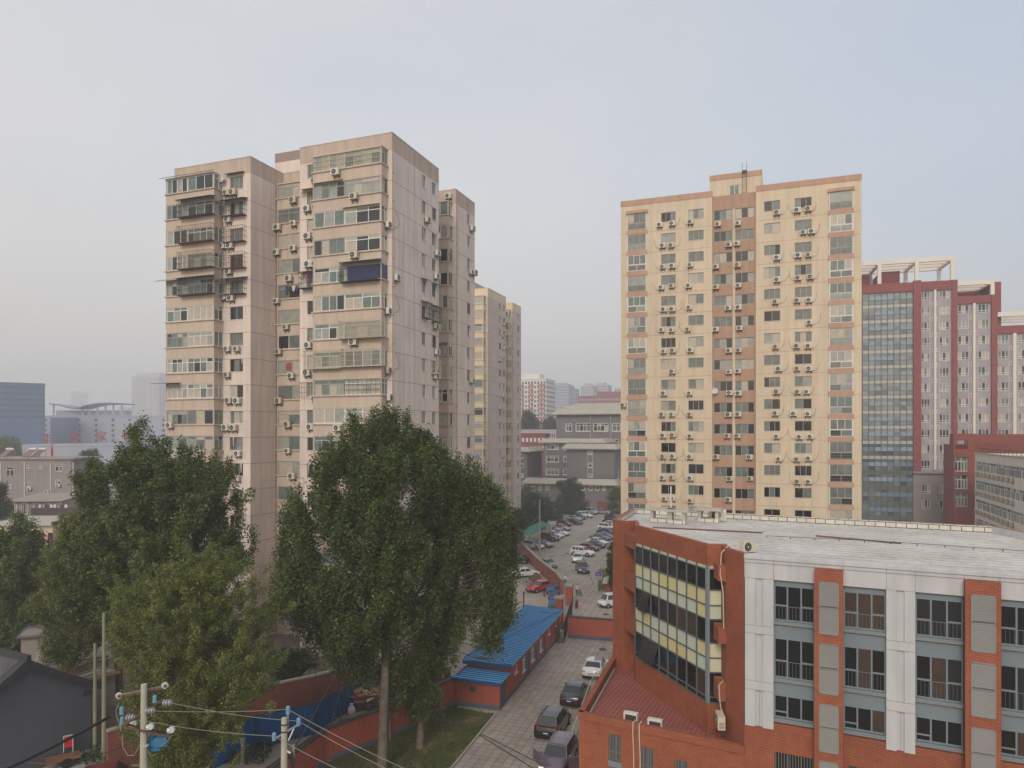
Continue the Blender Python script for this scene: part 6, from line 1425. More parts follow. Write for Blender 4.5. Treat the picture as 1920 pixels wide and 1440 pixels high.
def car(px, py, tp, col, head, label, group, pos=None):
    c = pos or gp(px, py); m = car_meshes(tp, col); Lc, W_, Hh, hz, dz_, xw, xrf, xrr, xrb, bz, rr = m['T']; hl, hw = Lc/2, W_/2
    r_ = empty('parked_car', (c.x, c.y, .016), R(head), label, 'car' if 'van' not in tp else 'van', group)
    ob('body', m['body'], r_); ob('windshield', m['windshield'], r_); ob('rear_window', m['rear_window'], r_)
    for s in m['sides']: ob('side_window', s, r_)
    for x in (hl-.85, -hl+.85):
        for s in (-1, 1): w_ = ob('wheel', m['wheel'], r_, (x, s*(hw-.08), rr)); ob('rim', m['rim'], w_)
    for s in (-1, 1):
        ob('headlight', m['head'], r_, (hl-.16, s*(hw*.66), hz-.27), (0, 0, -s*.25)) if s < 0 else ob('headlight', m['head'], r_, (hl-.16, s*hw*.66, hz-.27), (0, 0, -.25))
        ob('tail_light', m['tail'], r_, (-hl+.03+(.02 if tp in ('sedan', 'hatch') else .1), s*hw*.72, dz_-.25)); ob('mirror', m['mirror'], r_, (xw-.3, s*(hw+.08), bz+.05))
    ob('license_plate', m['plate'], r_, (hl+.01, 0, .45)); ob('license_plate', m['plate'], r_, (-hl-.015, 0, .62))
    return r_
GL, GRr = 'cars in the left row of the car park', 'cars in the right row of the car park'
hd = -38
def zc(a, b): return 840+a/5.538, 920+b/5.538
for a, b, tp, col, h, lab in (
 (885, 605, 'suv', 'white', hd, 'white sport utility car nearest the concrete pole'), (985, 583, 'sedan', 'silver', hd, 'silver sedan behind the white car at the concrete pole'),
 (1060, 520, 'suv', 'brown', hd, 'dark brown car beside the green tarpaulin'), (1105, 487, 'sedan', 'white', hd, 'white sedan next to the dark brown car'),
 (1165, 464, 'sedan', 'white', hd, 'second white sedan up from the dark brown car'), (1180, 412, 'sedan', 'silver', hd, 'silver sedan between the white sedan and the red car'),
 (1210, 367, 'hatch', 'maroon', hd, 'dull red hatchback in the left row'), (1310, 350, 'sedan', 'black', hd, 'black sedan beside the dull red hatchback'),
 (1310, 312, 'sedan', 'silver', hd, 'silver sedan behind the black sedan'), (1350, 300, 'suv', 'charcoal', hd, 'dark sport utility car in the upper left row'),
 (1420, 280, 'suv', 'white', hd, 'white car below the silver van'), (1465, 245, 'van', 'silver', hd, 'silver van at the far end of the left row'), (1610, 243, 'sedan', 'silver', hd+8, 'silver sedan right of the far silver van'),
 (1745, 243, 'sedan', 'charcoal', hd+20, 'dark car in the far corner by the red wall')):
    px, py = zc(a, b); car(px, py, tp, col, h, lab, GL)
for a, b, tp, col, h, lab in (
 (1400, 675, 'suv', 'white', -35, 'white crossover at the near end of the right row'), (1460, 620, 'sedan', 'maroon', -35, 'red sedan behind the white crossover'), (1530, 592, 'sedan', 'charcoal', -35, 'dark sedan behind the red sedan'),
 (1550, 560, 'sedan', 'white', -35, 'white sedan behind the dark sedan'), (1580, 515, 'sedan', 'grey', -35, 'grey sedan behind the white sedan in the right row'), (1635, 500, 'sedan', 'bluegrey', -35, 'blue grey sedan half way up the right row'),
 (1650, 455, 'sedan', 'navy', -35, 'navy blue sedan in the right row'), (1655, 410, 'suv', 'white', -35, 'white sport utility car up the right row'), (1690, 375, 'sedan', 'white', -35, 'white sedan top hidden by the office corner'),
 (1700, 345, 'sedan', 'black', -35, 'black sedan near the top of the right row'), (1715, 312, 'suv', 'charcoal', -35, 'dark car last seen up the right row')):
    px, py = zc(a, b); car(px, py, tp, col, h, lab, GRr)
GX = 'cars standing about the car park'
for a, b, tp, col, h, lab in (
 (1345, 735, 'sedan', 'white', -97, 'old white sedan stopped behind the dark grey car'), (1393, 845, 'suv', 'charcoal', -88, 'dark grey car facing the gate in the middle of the lane'), (1030, 800, 'hatch', 'grey', -55, 'grey car just behind the boundary wall')):
    px, py = zc(a, b); car(px, py, tp, col, h, lab, GX)
GY = 'cars in the side yard'
for a, b, tp, col, h, lab in (
 (625, 622, 'sedan', 'charcoal', -80, 'dark car far back in the side yard'), (700, 757, 'suv', 'black', 192, 'black car in the side yard before the white sedan'), (800, 893, 'sedan', 'white', 22, 'white sedan in the side yard showing its tail'), (955, 1040, 'sedan', 'red', 222, 'bright red sedan beside the boundary wall')):
    px, py = zc(a, b); car(px, py, tp, col, h, lab, GY)
car(1147, 1137, 'minivan', 'white', 205, 'small white minivan beside the booth', GX)
GC = 'cars parked in the paved courtyard'; hw_ = 71.5
c1 = car(1117, 1262, 'sedan', 'white', hw_, 'old white sedan with a cover by the office corner', GC)
car(1079, 1311, 'sedan', 'black', hw_, 'black sedan in the courtyard between white sedan and black car', GC)
car(1038, 1369, 'suv', 'black', hw_, 'black sport utility car with roof rails in the courtyard', GC)
c4 = car(1047, 1438, 'suv', 'plum', hw_+180, 'plum coloured car with open front doors, nearest the viewer', GC)
for s in (-1, 1):
    g = MB(); g.hexa([(0, 0, .3), (-.95, s*.5, .3), (-.95, s*.55, .3), (0, s*.05, .3), (0, 0, 1.05), (-.95, s*.5, 1.05), (-.95, s*.55, 1.05), (0, s*.05, 1.05)], 'paint_plum'); g.build('door', c4, (.75, s*.93, 0), rot=(0, 0, s*-.35))
# cover sheet on the white sedan
g = MB(); 
for i in range(6):
    for j in range(6):
        Q = lambda a, b: (-2.35+a*.42, -.98+b*.36, (1.56 if abs(b-2.7) < 1.8 and a > 2 else 1.1)-(.35 if a == 0 else 0)-(.22 if b in (0, 6) else 0)+.03*math.sin(a*2+b))
        g.poly([Q(i, j), Q(i+1, j), Q(i+1, j+1), Q(i, j+1)], 'louver')
cv = g.build('car_cover', None, c1.location, c1.rotation_euler.z+.12); cv.scale = (.75, .62, 1.0); cv.location.x += .25; tag(cv, 'grey green cover sheet thrown over the old white sedan', 'cover')
# ================================================================ people, bicycle, scooters
def person(c, face, label, shirt, trous, stride=.28, arm=.35, seated=False):
    r_ = empty('person', (c.x, c.y, .014), face, label, 'person')
    # local +y is the walking direction
    J = {'pel': (0, 0, .95), 'che': (0, .03, 1.28), 'nek': (0, .04, 1.48), 'hed': (0, .06, 1.62), 'top': (0, .06, 1.74),
         'hl': (-.1, 0, .9), 'kl': (-.1, stride*.6, .5), 'al': (-.1, stride*.5, .08), 'tl': (-.1, stride*.5+.16, .04), 'hr': (.1, 0, .9), 'kr': (.1, -stride*.1, .5), 'ar': (.1, -stride, .12), 'tr': (.1, -stride+.15, .04),
         'sl': (-.19, .03, 1.42), 'el': (-.24, .05, 1.16), 'wl': (-.2, .28, 1.02), 'sr': (.19, .03, 1.42), 'er': (.25, .1, 1.17), 'wr': (.3, arm, 1.02)}
    E = [('pel', 'che'), ('che', 'nek'), ('nek', 'hed'), ('hed', 'top'), ('pel', 'hl'), ('hl', 'kl'), ('kl', 'al'), ('al', 'tl'), ('pel', 'hr'), ('hr', 'kr'), ('kr', 'ar'), ('ar', 'tr'), ('che', 'sl'), ('sl', 'el'), ('el', 'wl'), ('che', 'sr'), ('sr', 'er'), ('er', 'wr')]
    RR = {'pel': .14, 'che': .16, 'nek': .06, 'hed': .095, 'top': .07, 'hl': .1, 'kl': .065, 'al': .045, 'tl': .04, 'hr': .1, 'kr': .065, 'ar': .045, 'tr': .04, 'sl': .07, 'el': .045, 'wl': .03, 'sr': .07, 'er': .045, 'wr': .03}
    for s, wn in ((-1, 'wl'), (1, 'wr')):
        bx, by, bz = J[wn]
        for i in range(5):
            a = (i-1.5)*.022*s; nm = f'f{s}{i}'; l = (.07, .085, .09, .08, .05)[i]
            J[nm+'a'] = (bx+(a if i < 4 else -s*.04), by+(.07 if i < 4 else .03), bz-.02); J[nm+'b'] = (bx+(a*1.2 if i < 4 else -s*.055), by+.07+l*.6 if i < 4 else by+.07, bz-.06-l*.3); RR[nm+'a'] = RR[nm+'b'] = .009; E += [(wn, nm+'a'), (nm+'a', nm+'b')]
    ks = list(J); me = bpy.data.meshes.new('body'); me.from_pydata([J[k] for k in ks], [(ks.index(a), ks.index(b)) for a, b in E], [])
    o = bpy.data.objects.new('body', me); COL.objects.link(o); o.parent = r_
    sk = o.modifiers.new('s', 'SKIN'); 
    for i, k in enumerate(ks): me.skin_vertices[0].data[i].radius = (RR[k], RR[k]*(.8 if k in ('che', 'pel') else 1)); me.skin_vertices[0].data[i].use_root = (k == 'pel')
    o.modifiers.new('u', 'SUBSURF').levels = 1; o.modifiers['u'].render_levels = 1
    dg = bpy.context.evaluated_depsgraph_get(); me2 = bpy.data.meshes.new_from_object(o.evaluated_get(dg)); o.modifiers.clear(); o.data = me2
    me2.materials.clear()
    for m_ in ('skin', trous, shirt, 'hair', 'rubber'): me2.materials.append(M[m_])
    for p in me2.polygons:
        z = p.center.z; x = abs(p.center.x); y = p.center.y
        p.material_index = 4 if z < .1 else (1 if z < .93 and x < .19 else (3 if z > 1.66 or (z > 1.56 and y < .04) else (0 if z > 1.49 else (2 if x < .27 and z > 1.1 or x < .2 else 0))))
        p.use_smooth = True
    return r_
def bicycle(c, face, label, group='bicycles', fc='steel_dark', sc=1.0):
    r_ = empty('bicycle', (c.x, c.y, .014), face, label, 'bicycle', group); r_.scale = (sc, sc, sc)
    for y_ in (-.52, .52):
        g = MB(); pts = [(0, .32*math.cos(t), .32*math.sin(t)) for t in [i*2*math.pi/16 for i in range(17)]]; g.tube(pts, .02, 'rubber', 5)
        for i in range(6): t = i*math.pi/6; g.bar((0, .31*math.cos(t), .31*math.sin(t)), (0, -.31*math.cos(t), -.31*math.sin(t)), .006, .006, 'rim')
        w_ = g.build('wheel', r_, (0, y_, .34))
    g = MB()
    for a, b in (((0, -.52, .34), (0, -.15, .78)), ((0, -.52, .34), (0, -.05, .32)), ((0, -.05, .32), (0, -.15, .82)), ((0, -.05, .32), (0, .36, .72)), ((0, -.13, .72), (0, .36, .78)), ((0, .52, .34), (0, .34, .95))): g.bar(a, b, .03, .03, fc)
    g.build('frame', r_); g = MB(); g.bar((-.27, .28, 1.0), (.27, .28, 1.0), .03, .03, 'aluminium'); g.bar((0, .34, .9), (0, .28, 1.0), .03, .03, 'aluminium'); g.build('handlebar', r_); g = MB(); g.hexa([(-.07, -.3, .86), (.07, -.3, .86), (.02, 0, .86), (-.02, 0, .86), (-.07, -.3, .92), (.07, -.3, .92), (.02, 0, .9), (-.02, 0, .9)], 'rubber'); g.build('saddle', r_); return r_
def scooter(c, face, label, col='red_plastic'):
    r_ = empty('scooter', (c.x, c.y, .014), face, label, 'scooter', 'electric scooters')
    for y_ in (-.5, .55):
        g = MB(); g.cyl((-.05, 0, 0), (.05, 0, 0), .22, .22, 'rubber', 14); g.build('wheel', r_, (0, y_, .22))
    g = MB(); g.hexa([(-.12, -.6, .3), (.12, -.6, .3), (.12, 0, .25), (-.12, 0, .25), (-.15, -.7, .66), (.15, -.7, .66), (.14, -.1, .66), (-.14, -.1, .66)], col); g.hexa([(-.14, 0, .22), (.14, 0, .22), (.14, .4, .22), (-.14, .4, .22), (-.14, 0, .3), (.14, 0, .3), (.14, .4, .3), (-.14, .4, .3)], 'rubber')
    g.hexa([(-.16, .38, .25), (.16, .38, .25), (.1, .46, .25), (-.1, .46, .25), (-.18, .3, .85), (.18, .3, .85), (.12, .38, .9), (-.12, .38, .9)], col); g.bar((0, .55, .24), (0, .3, .95), .05, .05, 'aluminium'); g.build('body', r_)
    g = MB(); g.hexa([(-.13, -.65, .66), (.13, -.65, .66), (.12, -.05, .68), (-.12, -.05, .68), (-.12, -.62, .76), (.12, -.62, .76), (.1, -.08, .75), (-.1, -.08, .75)], 'rubber'); g.build('saddle', r_); g = MB(); g.bar((-.3, .25, 1.0), (.3, .25, 1.0), .035, .035, 'rubber'); g.bar((0, .3, .9), (0, .25, 1.0), .04, .04, 'rubber'); g.build('handlebar', r_); return r_
pc_ = gp(1082, 1118); person(pc_, R(5), 'man in pale shirt and dark trousers walking beside a bicycle', 'shirt', 'trousers')
bicycle(pc_+Vector((.48, .3, 0)), R(5), 'bicycle pushed by the man in the pale shirt')
p2 = gp(1057, 1101)+Vector((.3, 1.0, 0)); person(p2, R(-150), 'person in white standing behind the curved wall end', 'cloth_white', 'teal_door', .1)
scooter(gp(1081, 1140), R(-12), 'red scooter standing on the open paving near the gate'); scooter(gp(1053.5, 1175), R(-8), 'dark red scooter squeezed beside the blue roofed shed')
b0_ = gp(700, 1300)
# ================================================================ street furniture
def pole(px, py, h, r0, label, arm=None, name='utility_pole', pos=None, m='concrete', ddir=0.0):
    c = pos or gp(px, py); r_ = empty(name, (c.x, c.y, 0), ddir, label, 'utility pole'); g = MB(); g.cyl((0, 0, 0), (0, 0, h), r0, r0*.62, m, 12); g.build('pole', r_)
    if arm:
        g = MB(); g.bar((-arm, 0, h-.7), (arm, 0, h-.7), .09, .09, 'steel_rust')
        for x in (-arm*.9, arm*.9): g.cyl((x, 0, h-.65), (x, 0, h-.4), .04, .03, 'porcelain_white', 6)
        g.build('crossarm', r_)
    return r_, Vector((c.x, c.y, h))
_, pA = pole(1012, 1046, 10.7, .2, 'tall concrete pole with small crossarm at the car park edge', 1.1)
pole(1160, 962, 12.5, .2, 'slender pole at the far corner of the car park')
g1 = pole(178, 1414, 7.8, .15, 'shorter green stained pole at the right end of the gable house', m='pole_green')
g2 = pole(195, 1425, 10.2, .17, 'taller of two poles beside the gable house', m='pole_green')
_, pL = pole(672, 1312, 8.2, .14, 'thin pale pole behind the waste tricycle', pos=gp(672, 1318))
pole(727, 1400, 7.0, .14, 'short pole half hidden behind the poplar trunk', pos=gp(729, 1386))
# front high voltage poles
def insul(g, c, ax, m, r=.09, n=4, l=.3):
    c = Vector(c); ax = Vector(ax).normalized()
    for i in range(n):
        a = c+ax*(l*i/n); g.cyl(a, a+ax*(l/n*.45), r, r, m, 12); g.cyl(a+ax*(l/n*.45), a+ax*(l/n), r*.6, r*.5, m, 10)
Yp1 = 26.0; P1_ = yp(270, 1283, Yp1); hp = empty('utility_pole', (P1_.x, P1_.y, 0), R(8), 'pale pole carrying a blue transformer and white insulators, bottom left', 'utility pole')
g = MB(); g.cyl((-.06, 0, 0), (0, 0, P1_.z), .2, .105, 'concrete_pale', 14); g.build('pole', hp); zt = P1_.z; ps = Yp1/F
def loc1(px, py, dy=0): q = yp(px, py, Yp1+dy)-Vector((P1_.x, P1_.y, 0)); c_, s_ = math.cos(-R(8)), math.sin(-R(8)); return Vector((q.x*c_-q.y*s_, q.x*s_+q.y*c_, q.z))
g = MB(); a = loc1(224, 1306, -.4); b = loc1(315, 1288, .5); g.bar(a, b, .06, .06, 'steel_rust'); g.bar(a+Vector((0, .12, .02)), b+Vector((0, .12, .02)), .05, .05, 'louver')
a2 = loc1(232, 1360, -.5); b2 = loc1(305, 1312, .6); g.bar(a2, b2, .06, .06, 'steel_rust'); a3, b3 = loc1(228, 1362, -.5), loc1(318, 1382, .3); g.bar(a3, b3, .08, .06, 'steel_rust'); g.bar(a3+Vector((0, .25, 0)), b3+Vector((0, .25, 0)), .08, .06, 'steel_dark'); g.bar(loc1(270, 1398), loc1(296, 1362), .05, .05, 'steel_dark'); g.build('crossarm', hp)
for (px, py) in ((223, 1304), (309, 1285)):
    g = MB(); c_ = loc1(px, py, -.1); g.cyl(c_, c_+Vector((.03, -.06, 0)), .12, .11, 'porcelain_white', 18); g.cyl(c_+Vector((.03, -.06, 0)), c_+Vector((.06, -.14, 0)), .05, .04, 'steel_dark', 8); g.build('insulator', hp)
for (px, py) in ((228, 1336), (229, 1355), (290, 1314)):
    g = MB(); insul(g, loc1(px, py+3), (0, 0, 1), 'porcelain_blue', .075, 4, .28); g.build('insulator', hp)
for (px, py) in ((243, 1344), (280, 1331), (312, 1316)):
    g = MB(); insul(g, loc1(px-5, py+2), (1, -.1, .05), 'porcelain_grey', .12, 3, .3); g.build('insulator', hp)
for (px, py) in ((251, 1357), (283, 1362), (322, 1368)):
    g = MB(); c_ = loc1(px, py); g.cyl(c_, c_+Vector((.02, -.12, .02)), .13, .1, 'porcelain_white', 14); g.cyl(c_+Vector((-.12, -.05, -.02)), c_+Vector((-.02, -.05, 0)), .1, .1, 'porcelain_white', 12); g.build('insulator', hp)
g = MB(); c0 = loc1(271, 1380, .1); g.box(c0.x, c0.x+.36, c0.y, c0.y+.35, c0.z-.42, c0.z, 'transformer_blue'); c0 = loc1(289, 1386, .05); g.box(c0.x, c0.x+.42, c0.y, c0.y+.4, c0.z-.3, c0.z+.02, 'transformer_blue'); c0 = loc1(284, 1404, .2); g.box(c0.x-.1, c0.x+.3, c0.y, c0.y+.3, c0.z-.1, c0.z+.25, 'transformer_blue')
for i in range(3): c_ = loc1(270+i*4, 1397); insul(g, c_, (-.4, -.6, 0), 'porcelain_white', .045, 3, .12)
g.build('transformer', hp)
g = MB()
for pts in ([(223, 1318), (217, 1334), (222, 1352), (228, 1372)], [(229, 1378), (230, 1400), (240, 1417), (252, 1416), (262, 1398)], [(272, 1398), (283, 1418), (292, 1414)], [(248, 1352), (255, 1370), (262, 1382)], [(283, 1371), (276, 1385), (268, 1400)], [(322, 1378), (312, 1392), (300, 1400)]):
    q_ = [loc1(a, b, .05) for a, b in pts]; g2_ = MB(); g2_.tube(q_, .014, 'wire_pale', 4); g2_.build('jumper_cable', hp)
for (px, py) in ((289, 1281), (255, 1326), (291, 1306), (238, 1358), (300, 1368)):
    c_ = loc1(px, py); g = MB(); g.ball(c_, .04, 'solar_red', 6); g.build('clamp_cap', hp)
Yp2 = 25.0; P2_ = yp(533, 1346, Yp2); hq = empty('utility_pole', (P2_.x, P2_.y, 0), 0, 'pale pole with three blue glass insulators, bottom centre', 'utility pole'); g = MB(); g.cyl((-.04, 0, 0), (0, 0, P2_.z), .19, .1, 'concrete_pale', 14)
for z_ in (.2, .45): g.cyl((0, 0, P2_.z-z_), (0, 0, P2_.z-z_-.05), .115, .115, 'steel_dark', 14)
g.build('pole', hq)
loc2 = lambda px, py, dy=0: yp(px, py, Yp2+dy)-Vector((P2_.x, P2_.y, 0))
g = MB(); g.bar(loc2(540, 1372, .1), loc2(540, 1338, .1), .05, .05, 'louver'); g.bar(loc2(514, 1386), loc2(560, 1358), .055, .055, 'louver'); g.bar(loc2(541, 1388), loc2(551, 1366), .04, .04, 'ac_white'); g.bar(loc2(534, 1406), loc2(545, 1412), .05, .05, 'ac_white'); g.build('crossarm', hq)
IT = [(540, 1338, .1), (560, 1360, 0), (514, 1388, 0)]
for a, b, d in IT: g = MB(); insul(g, loc2(a, b, d), (0, 0, 1), 'porcelain_blue', .078, 4, .27); g.build('insulator', hq)
g = MB(); q_ = loc2(550, 1412, .3); g.cyl(q_+Vector((0, 0, -.0)), q_+Vector((0, 0, -12.5+0)), .12, .12, 'steel_dark', 8) if 0 else None
g.bar(loc2(550, 1397, .4), loc2(549, 1440, .4), .1, .1, 'concrete'); 
for i in range(6): g.tube([loc2(546+random.uniform(-3, 3), 1410, .35), loc2(550+random.uniform(-5, 5), 1425, .3), loc2(547+random.uniform(-3, 4), 1442, .3)], .03, 'wire', 4)
g.build('cable_bundle', hq)
def wire(p, q, sag, r, m, label, name='power_line', n=12):
    g = MB(); p = Vector(p); q = Vector(q); pts = [p.lerp(q, t/n)-Vector((0, 0, sag*4*(t/n)*(1-t/n)))-p for t in range(n+1)]; g.tube(pts, r, m, 4); o = g.build(name, None, p); return tag(o, label, 'wire', 'overhead wires')
A_ = [yp(322, 1318, Yp1), yp(292, 1333, Yp1), yp(258, 1349, Yp1)]; B_ = [yp(a, b-8, Yp2+d) for a, b, d in (IT[0], IT[1], IT[2])]
wire(A_[1], B_[0], .06, .010, 'wire_pale', 'upper wire between the two front poles'); wire(A_[0], B_[1], .1, .010, 'wire_pale', 'middle wire between the two front poles'); wire(A_[2], B_[2], .1, .010, 'wire_pale', 'lowest wire between the two front poles')
E_ = [yp(900, 1500, 22), yp(860, 1500, 22), yp(780, 1500, 22)]
for i in range(3): wire(B_[i], E_[i], .15, .010, 'wire_pale', ['upper', 'middle', 'lower'][i]+' wire running right from the insulator pole')
wire(yp(-40, 1465, 30), yp(205, 1344, 40), .1, .09, 'wire', 'thick black cable crossing the gable wall'); wire(yp(40, 1450, 30), yp(240, 1395, 34), .2, .02, 'wire', 'thin cable below the thick black cable')
wire(gp(897, 1378, 0)+Vector((0, 0, .05)), gp(1010, 1440, 0)+Vector((.6, -1.5, .05)), .0, .03, 'wire', 'left black hose lying across the courtyard paving', 'ground_cable'); wire(gp(899, 1376, 0)+Vector((.05, 0, .05)), gp(1022, 1432, 0)+Vector((.9, -1.5, .05)), .0, .025, 'wire', 'right black hose lying across the courtyard paving', 'ground_cable')
wire(pA-Vector((0, 0, 2.5)), gp(955, 1055)+Vector((0, 0, 1.2)), .0, .03, 'wire_pale', 'stay wire running down left from the concrete pole')
wire(pL-Vector((0, 0, .5)), yp(545, 1412, 25.4), .8, .03, 'wire', 'upper loose cable from the thin pale pole'); wire(pL-Vector((0, 0, .8)), yp(570, 1500, 24), .9, .025, 'wire', 'lower loose cable from the thin pale pole')
wire(SF.W(.2, LS, 3.0), SF.W(-4, 2.5, 3.3), .1, .025, 'wire', 'thin cable draped over the blue shed roof')
# parking sign
c = gp(1122, 1108); r_ = empty('parking_sign', (c.x, c.y, 0), R(-5), 'purple and white sign on a thin post near the booth', 'sign'); g = MB(); g.cyl((0, 0, 0), (0, 0, 1.8), .05, .05, 'steel_rust', 6); g.build('post', r_); g = MB(); g.box(-.55, .55, -.03, .03, 1.55, 2.75, 'porcelain_grey'); g.box(-.42, .42, -.04, -.032, 2.15, 2.7, 'purple'); g.box(-.2, .2, -.046, -.04, 2.3, 2.5, 'cloth_pink'); g.build('board', r_)
# boom barrier chain posts
for i, (px, py) in enumerate(((1105, 1080), (1109, 1088), (1112, 1096))):
    c = gp(px, py); g = MB(); g.cyl((0, 0, 0), (0, 0, .5), .07, .05, 'rubber', 8); g.cyl((0, 0, .2), (0, 0, .3), .072, .065, 'ac_white', 8); tag(g.build('bollard', None, (c.x, c.y, .012)), ['far', 'middle', 'near'][i]+' black and white lane post behind the purple sign', 'bollard', 'lane posts')
c = gp(1020.5, 1118); g = MB(); g.cyl((0, 0, 0), (0, 0, .75), .13, .1, 'rubber', 10); g.cyl((0, 0, .3), (0, 0, .45), .128, .118, 'solar_red', 10); tag(g.build('bollard', None, (c.x, c.y, .012)), 'black and red bollard in front of the bright red sedan', 'bollard')
c = gp(982, 1141); g = MB(); g.cyl((0, 0, 0), (0, 0, 1.9), .09, .08, 'steel_dark', 8); g.ball((0, 0, 2.0), .16, 'steel_dark', 8); tag(g.build('yard_lamp', None, (c.x, c.y, .01)), 'short dark lamp post behind the blue shed roof', 'lamp')
# dumpsters / blue carts along the wall
for i, (px, py, m_, s) in enumerate(((1035, 1114, 'transformer_blue', 1.0), (1039, 1124, 'navy_base', 1.1), (1038, 1139, 'transformer_blue', 1.05))):
    c = gp(px, py); r_ = empty('cargo_tricycle', (c.x, c.y, .01), R(-20+i*8), ['rear', 'middle', 'front'][i]+' blue cargo tricycle beside the curved wall end', 'tricycle', 'blue cargo tricycles'); g = MB(); g.box(-.6*s, .6*s, -.8, .8, .45, .5, 'steel_dark')
    for q in ((-.6*s, -.56*s, -.8, .8), (.56*s, .6*s, -.8, .8), (-.6*s, .6*s, -.8, -.76), (-.6*s, .6*s, .76, .8)): g.box(*q, .5, 1.15, m_)
    g.box(-.5, .5, -.7, .7, .5, .95, 'cloth_blue'); g.build('cargo_box', r_)
    for x_, y_ in ((-.62*s, -.4), (.62*s, -.4), (0, 1.2)):
        g = MB(); g.cyl((-.04, 0, 0), (.04, 0, 0), .28, .28, 'rubber', 12); g.build('wheel', r_, (x_, y_, .28))
    g = MB(); g.bar((0, .8, .5), (0, 1.2, .9), .05, .05, m_); g.bar((-.3, 1.1, .95), (.3, 1.1, .95), .04, .04, 'steel_dark'); g.bar((0, 1.2, .28), (0, 1.1, .95), .05, .05, 'steel_dark'); g.build('handlebar', r_)
c = gp(1003, 1093); r_ = empty('handcart', (c.x, c.y, .01), R(10), 'brown wooden handcart between the white and red sedans', 'cart'); g = MB(); g.box(-.9, .9, -.5, .5, .5, .6, 'timber'); 
for q in ((-.9, -.85, -.5, .5), (.85, .9, -.5, .5), (-.9, .9, -.5, -.45), (-.9, .9, .45, .5)): g.box(*q, .6, 1.0, 'steel_rust')
g.build('tray', r_)
for s in (-.55, .55): g = MB(); g.cyl((0, -.04, 0), (0, .04, 0), .3, .3, 'rubber', 12); g.build('wheel', r_, (0, s, .3))
for i, (px, py) in enumerate(((984, 1096), (992, 1099))): bicycle(gp(px, py), R(60+i*20), ['left', 'right'][i]+' bicycle parked behind the red sedan', 'bicycles in the side yard')
# green tarpaulin shelter
c = gp(1002, 1020); r_ = empty('tarpaulin_shelter', (c.x, c.y, 0), 0, 'green tarpaulin stretched on posts beside the car park', 'shelter'); q = lambda px, py, Y: yp(px, py, Y)-Vector((c.x, c.y, 0))
a, b, d, e_, m1, m2 = q(973, 997, 142), q(992, 1004, 130), q(1031, 983, 138), q(1016, 977, 158), q(985, 997, 135), q(1010, 991, 134)
g = MB(); nn = 6
for i in range(nn):
    for j in range(nn):
        f = lambda u, v: a.lerp(b, u).lerp(e_.lerp(d, u), v)-Vector((0, 0, .5*math.sin(math.pi*u)*math.sin(math.pi*v)+.15*math.sin(9*v)*u))
        g.poly([f(i/nn, j/nn), f((i+1)/nn, j/nn), f((i+1)/nn, (j+1)/nn), f(i/nn, (j+1)/nn)], 'tarp_green')
g.build('canopy', r_, smooth=True); g = MB()
for v_ in (a, b, d, e_): g.cyl((v_.x, v_.y, 0), (v_.x, v_.y, v_.z), .05, .05, 'steel_dark', 6)
g.build('post', r_)
# banners beyond the far wall
for i, (pa, pb, m_, lab) in enumerate(((1080, 1104, 'maroon', 'dull red striped canopy beyond the far wall'), (1104, 1128, 'red', 'bright red canopy beyond the far wall'), (1129, 1152, 'blue', 'blue canopy beyond the far wall'))):
    p_ = yp(pa, 931, 212); q_ = yp(pb, 931, 212); r_ = empty('canopy', (p_.x, p_.y, 0), 0, lab, 'canopy', 'market canopies beyond the far wall'); w0 = q_.x-p_.x; mm = {'maroon': 'far_redbrick', 'red': 'red_paper', 'blue': 'awning_blue'}[m_]
    g = MB(); z_ = p_.z; g.hexa([(0, 0, z_-1.6), (w0, 0, z_-1.6), (w0, 3, z_), (0, 3, z_), (0, 0, z_-1.5), (w0, 0, z_-1.5), (w0, 3, z_+.1), (0, 3, z_+.1)], mm); g.build('roof', r_); g = MB(); 
    for x_ in (.1, w0-.1): g.cyl((x_, .1, 0), (x_, .1, z_-1.6), .06, .06, 'steel_dark', 6); g.cyl((x_, 2.9, 0), (x_, 2.9, z_), .06, .06, 'steel_dark', 6)
    g.build('post', r_)
# waste tricycle with cardboard
c = gp(697, 1326); r_ = empty('waste_tricycle', (c.x, c.y, .01), R(12), 'tricycle cart heaped with flattened cardboard in the lane', 'tricycle')
g = MB(); g.box(-1.3, 1.3, -.7, .7, .5, .6, 'steel_rust')
for q in ((-1.3, 1.3, -.7, -.65), (-1.3, 1.3, .65, .7), (-1.3, -1.25, -.7, .7)): g.box(*q, .6, 1.2, 'steel_rust')
g.build('cargo_box', r_)
for i in range(22):
    pass
g = MB()
for i in range(26):
    x_, y_, z_ = random.uniform(-1.35, 1.1), random.uniform(-.6, .5), .7+random.uniform(0, .9)*(1-abs(random.uniform(-.6, .6))); a_ = random.uniform(-.6, .6); l_ = random.uniform(.5, 1.1); w0 = random.uniform(.3, .6); dx_, dy_ = math.cos(a_)*l_/2, math.sin(a_)*l_/2; tz = random.uniform(-.15, .15)
    g.hexa([(x_-dx_, y_-dy_-w0/2, z_-tz), (x_+dx_, y_+dy_-w0/2, z_+tz), (x_+dx_, y_+dy_+w0/2, z_+tz+.1), (x_-dx_, y_-dy_+w0/2, z_-tz+.1), (x_-dx_, y_-dy_-w0/2, z_-tz+.08), (x_+dx_, y_+dy_-w0/2, z_+tz+.08), (x_+dx_, y_+dy_+w0/2, z_+tz+.18), (x_-dx_, y_-dy_+w0/2, z_-tz+.18)], random.choice(['cardboard', 'cardboard', 'cardboard', 'cloth_white', 'awning_yellow' if i % 5 == 0 else 'cardboard']))
g.build('cardboard', r_)
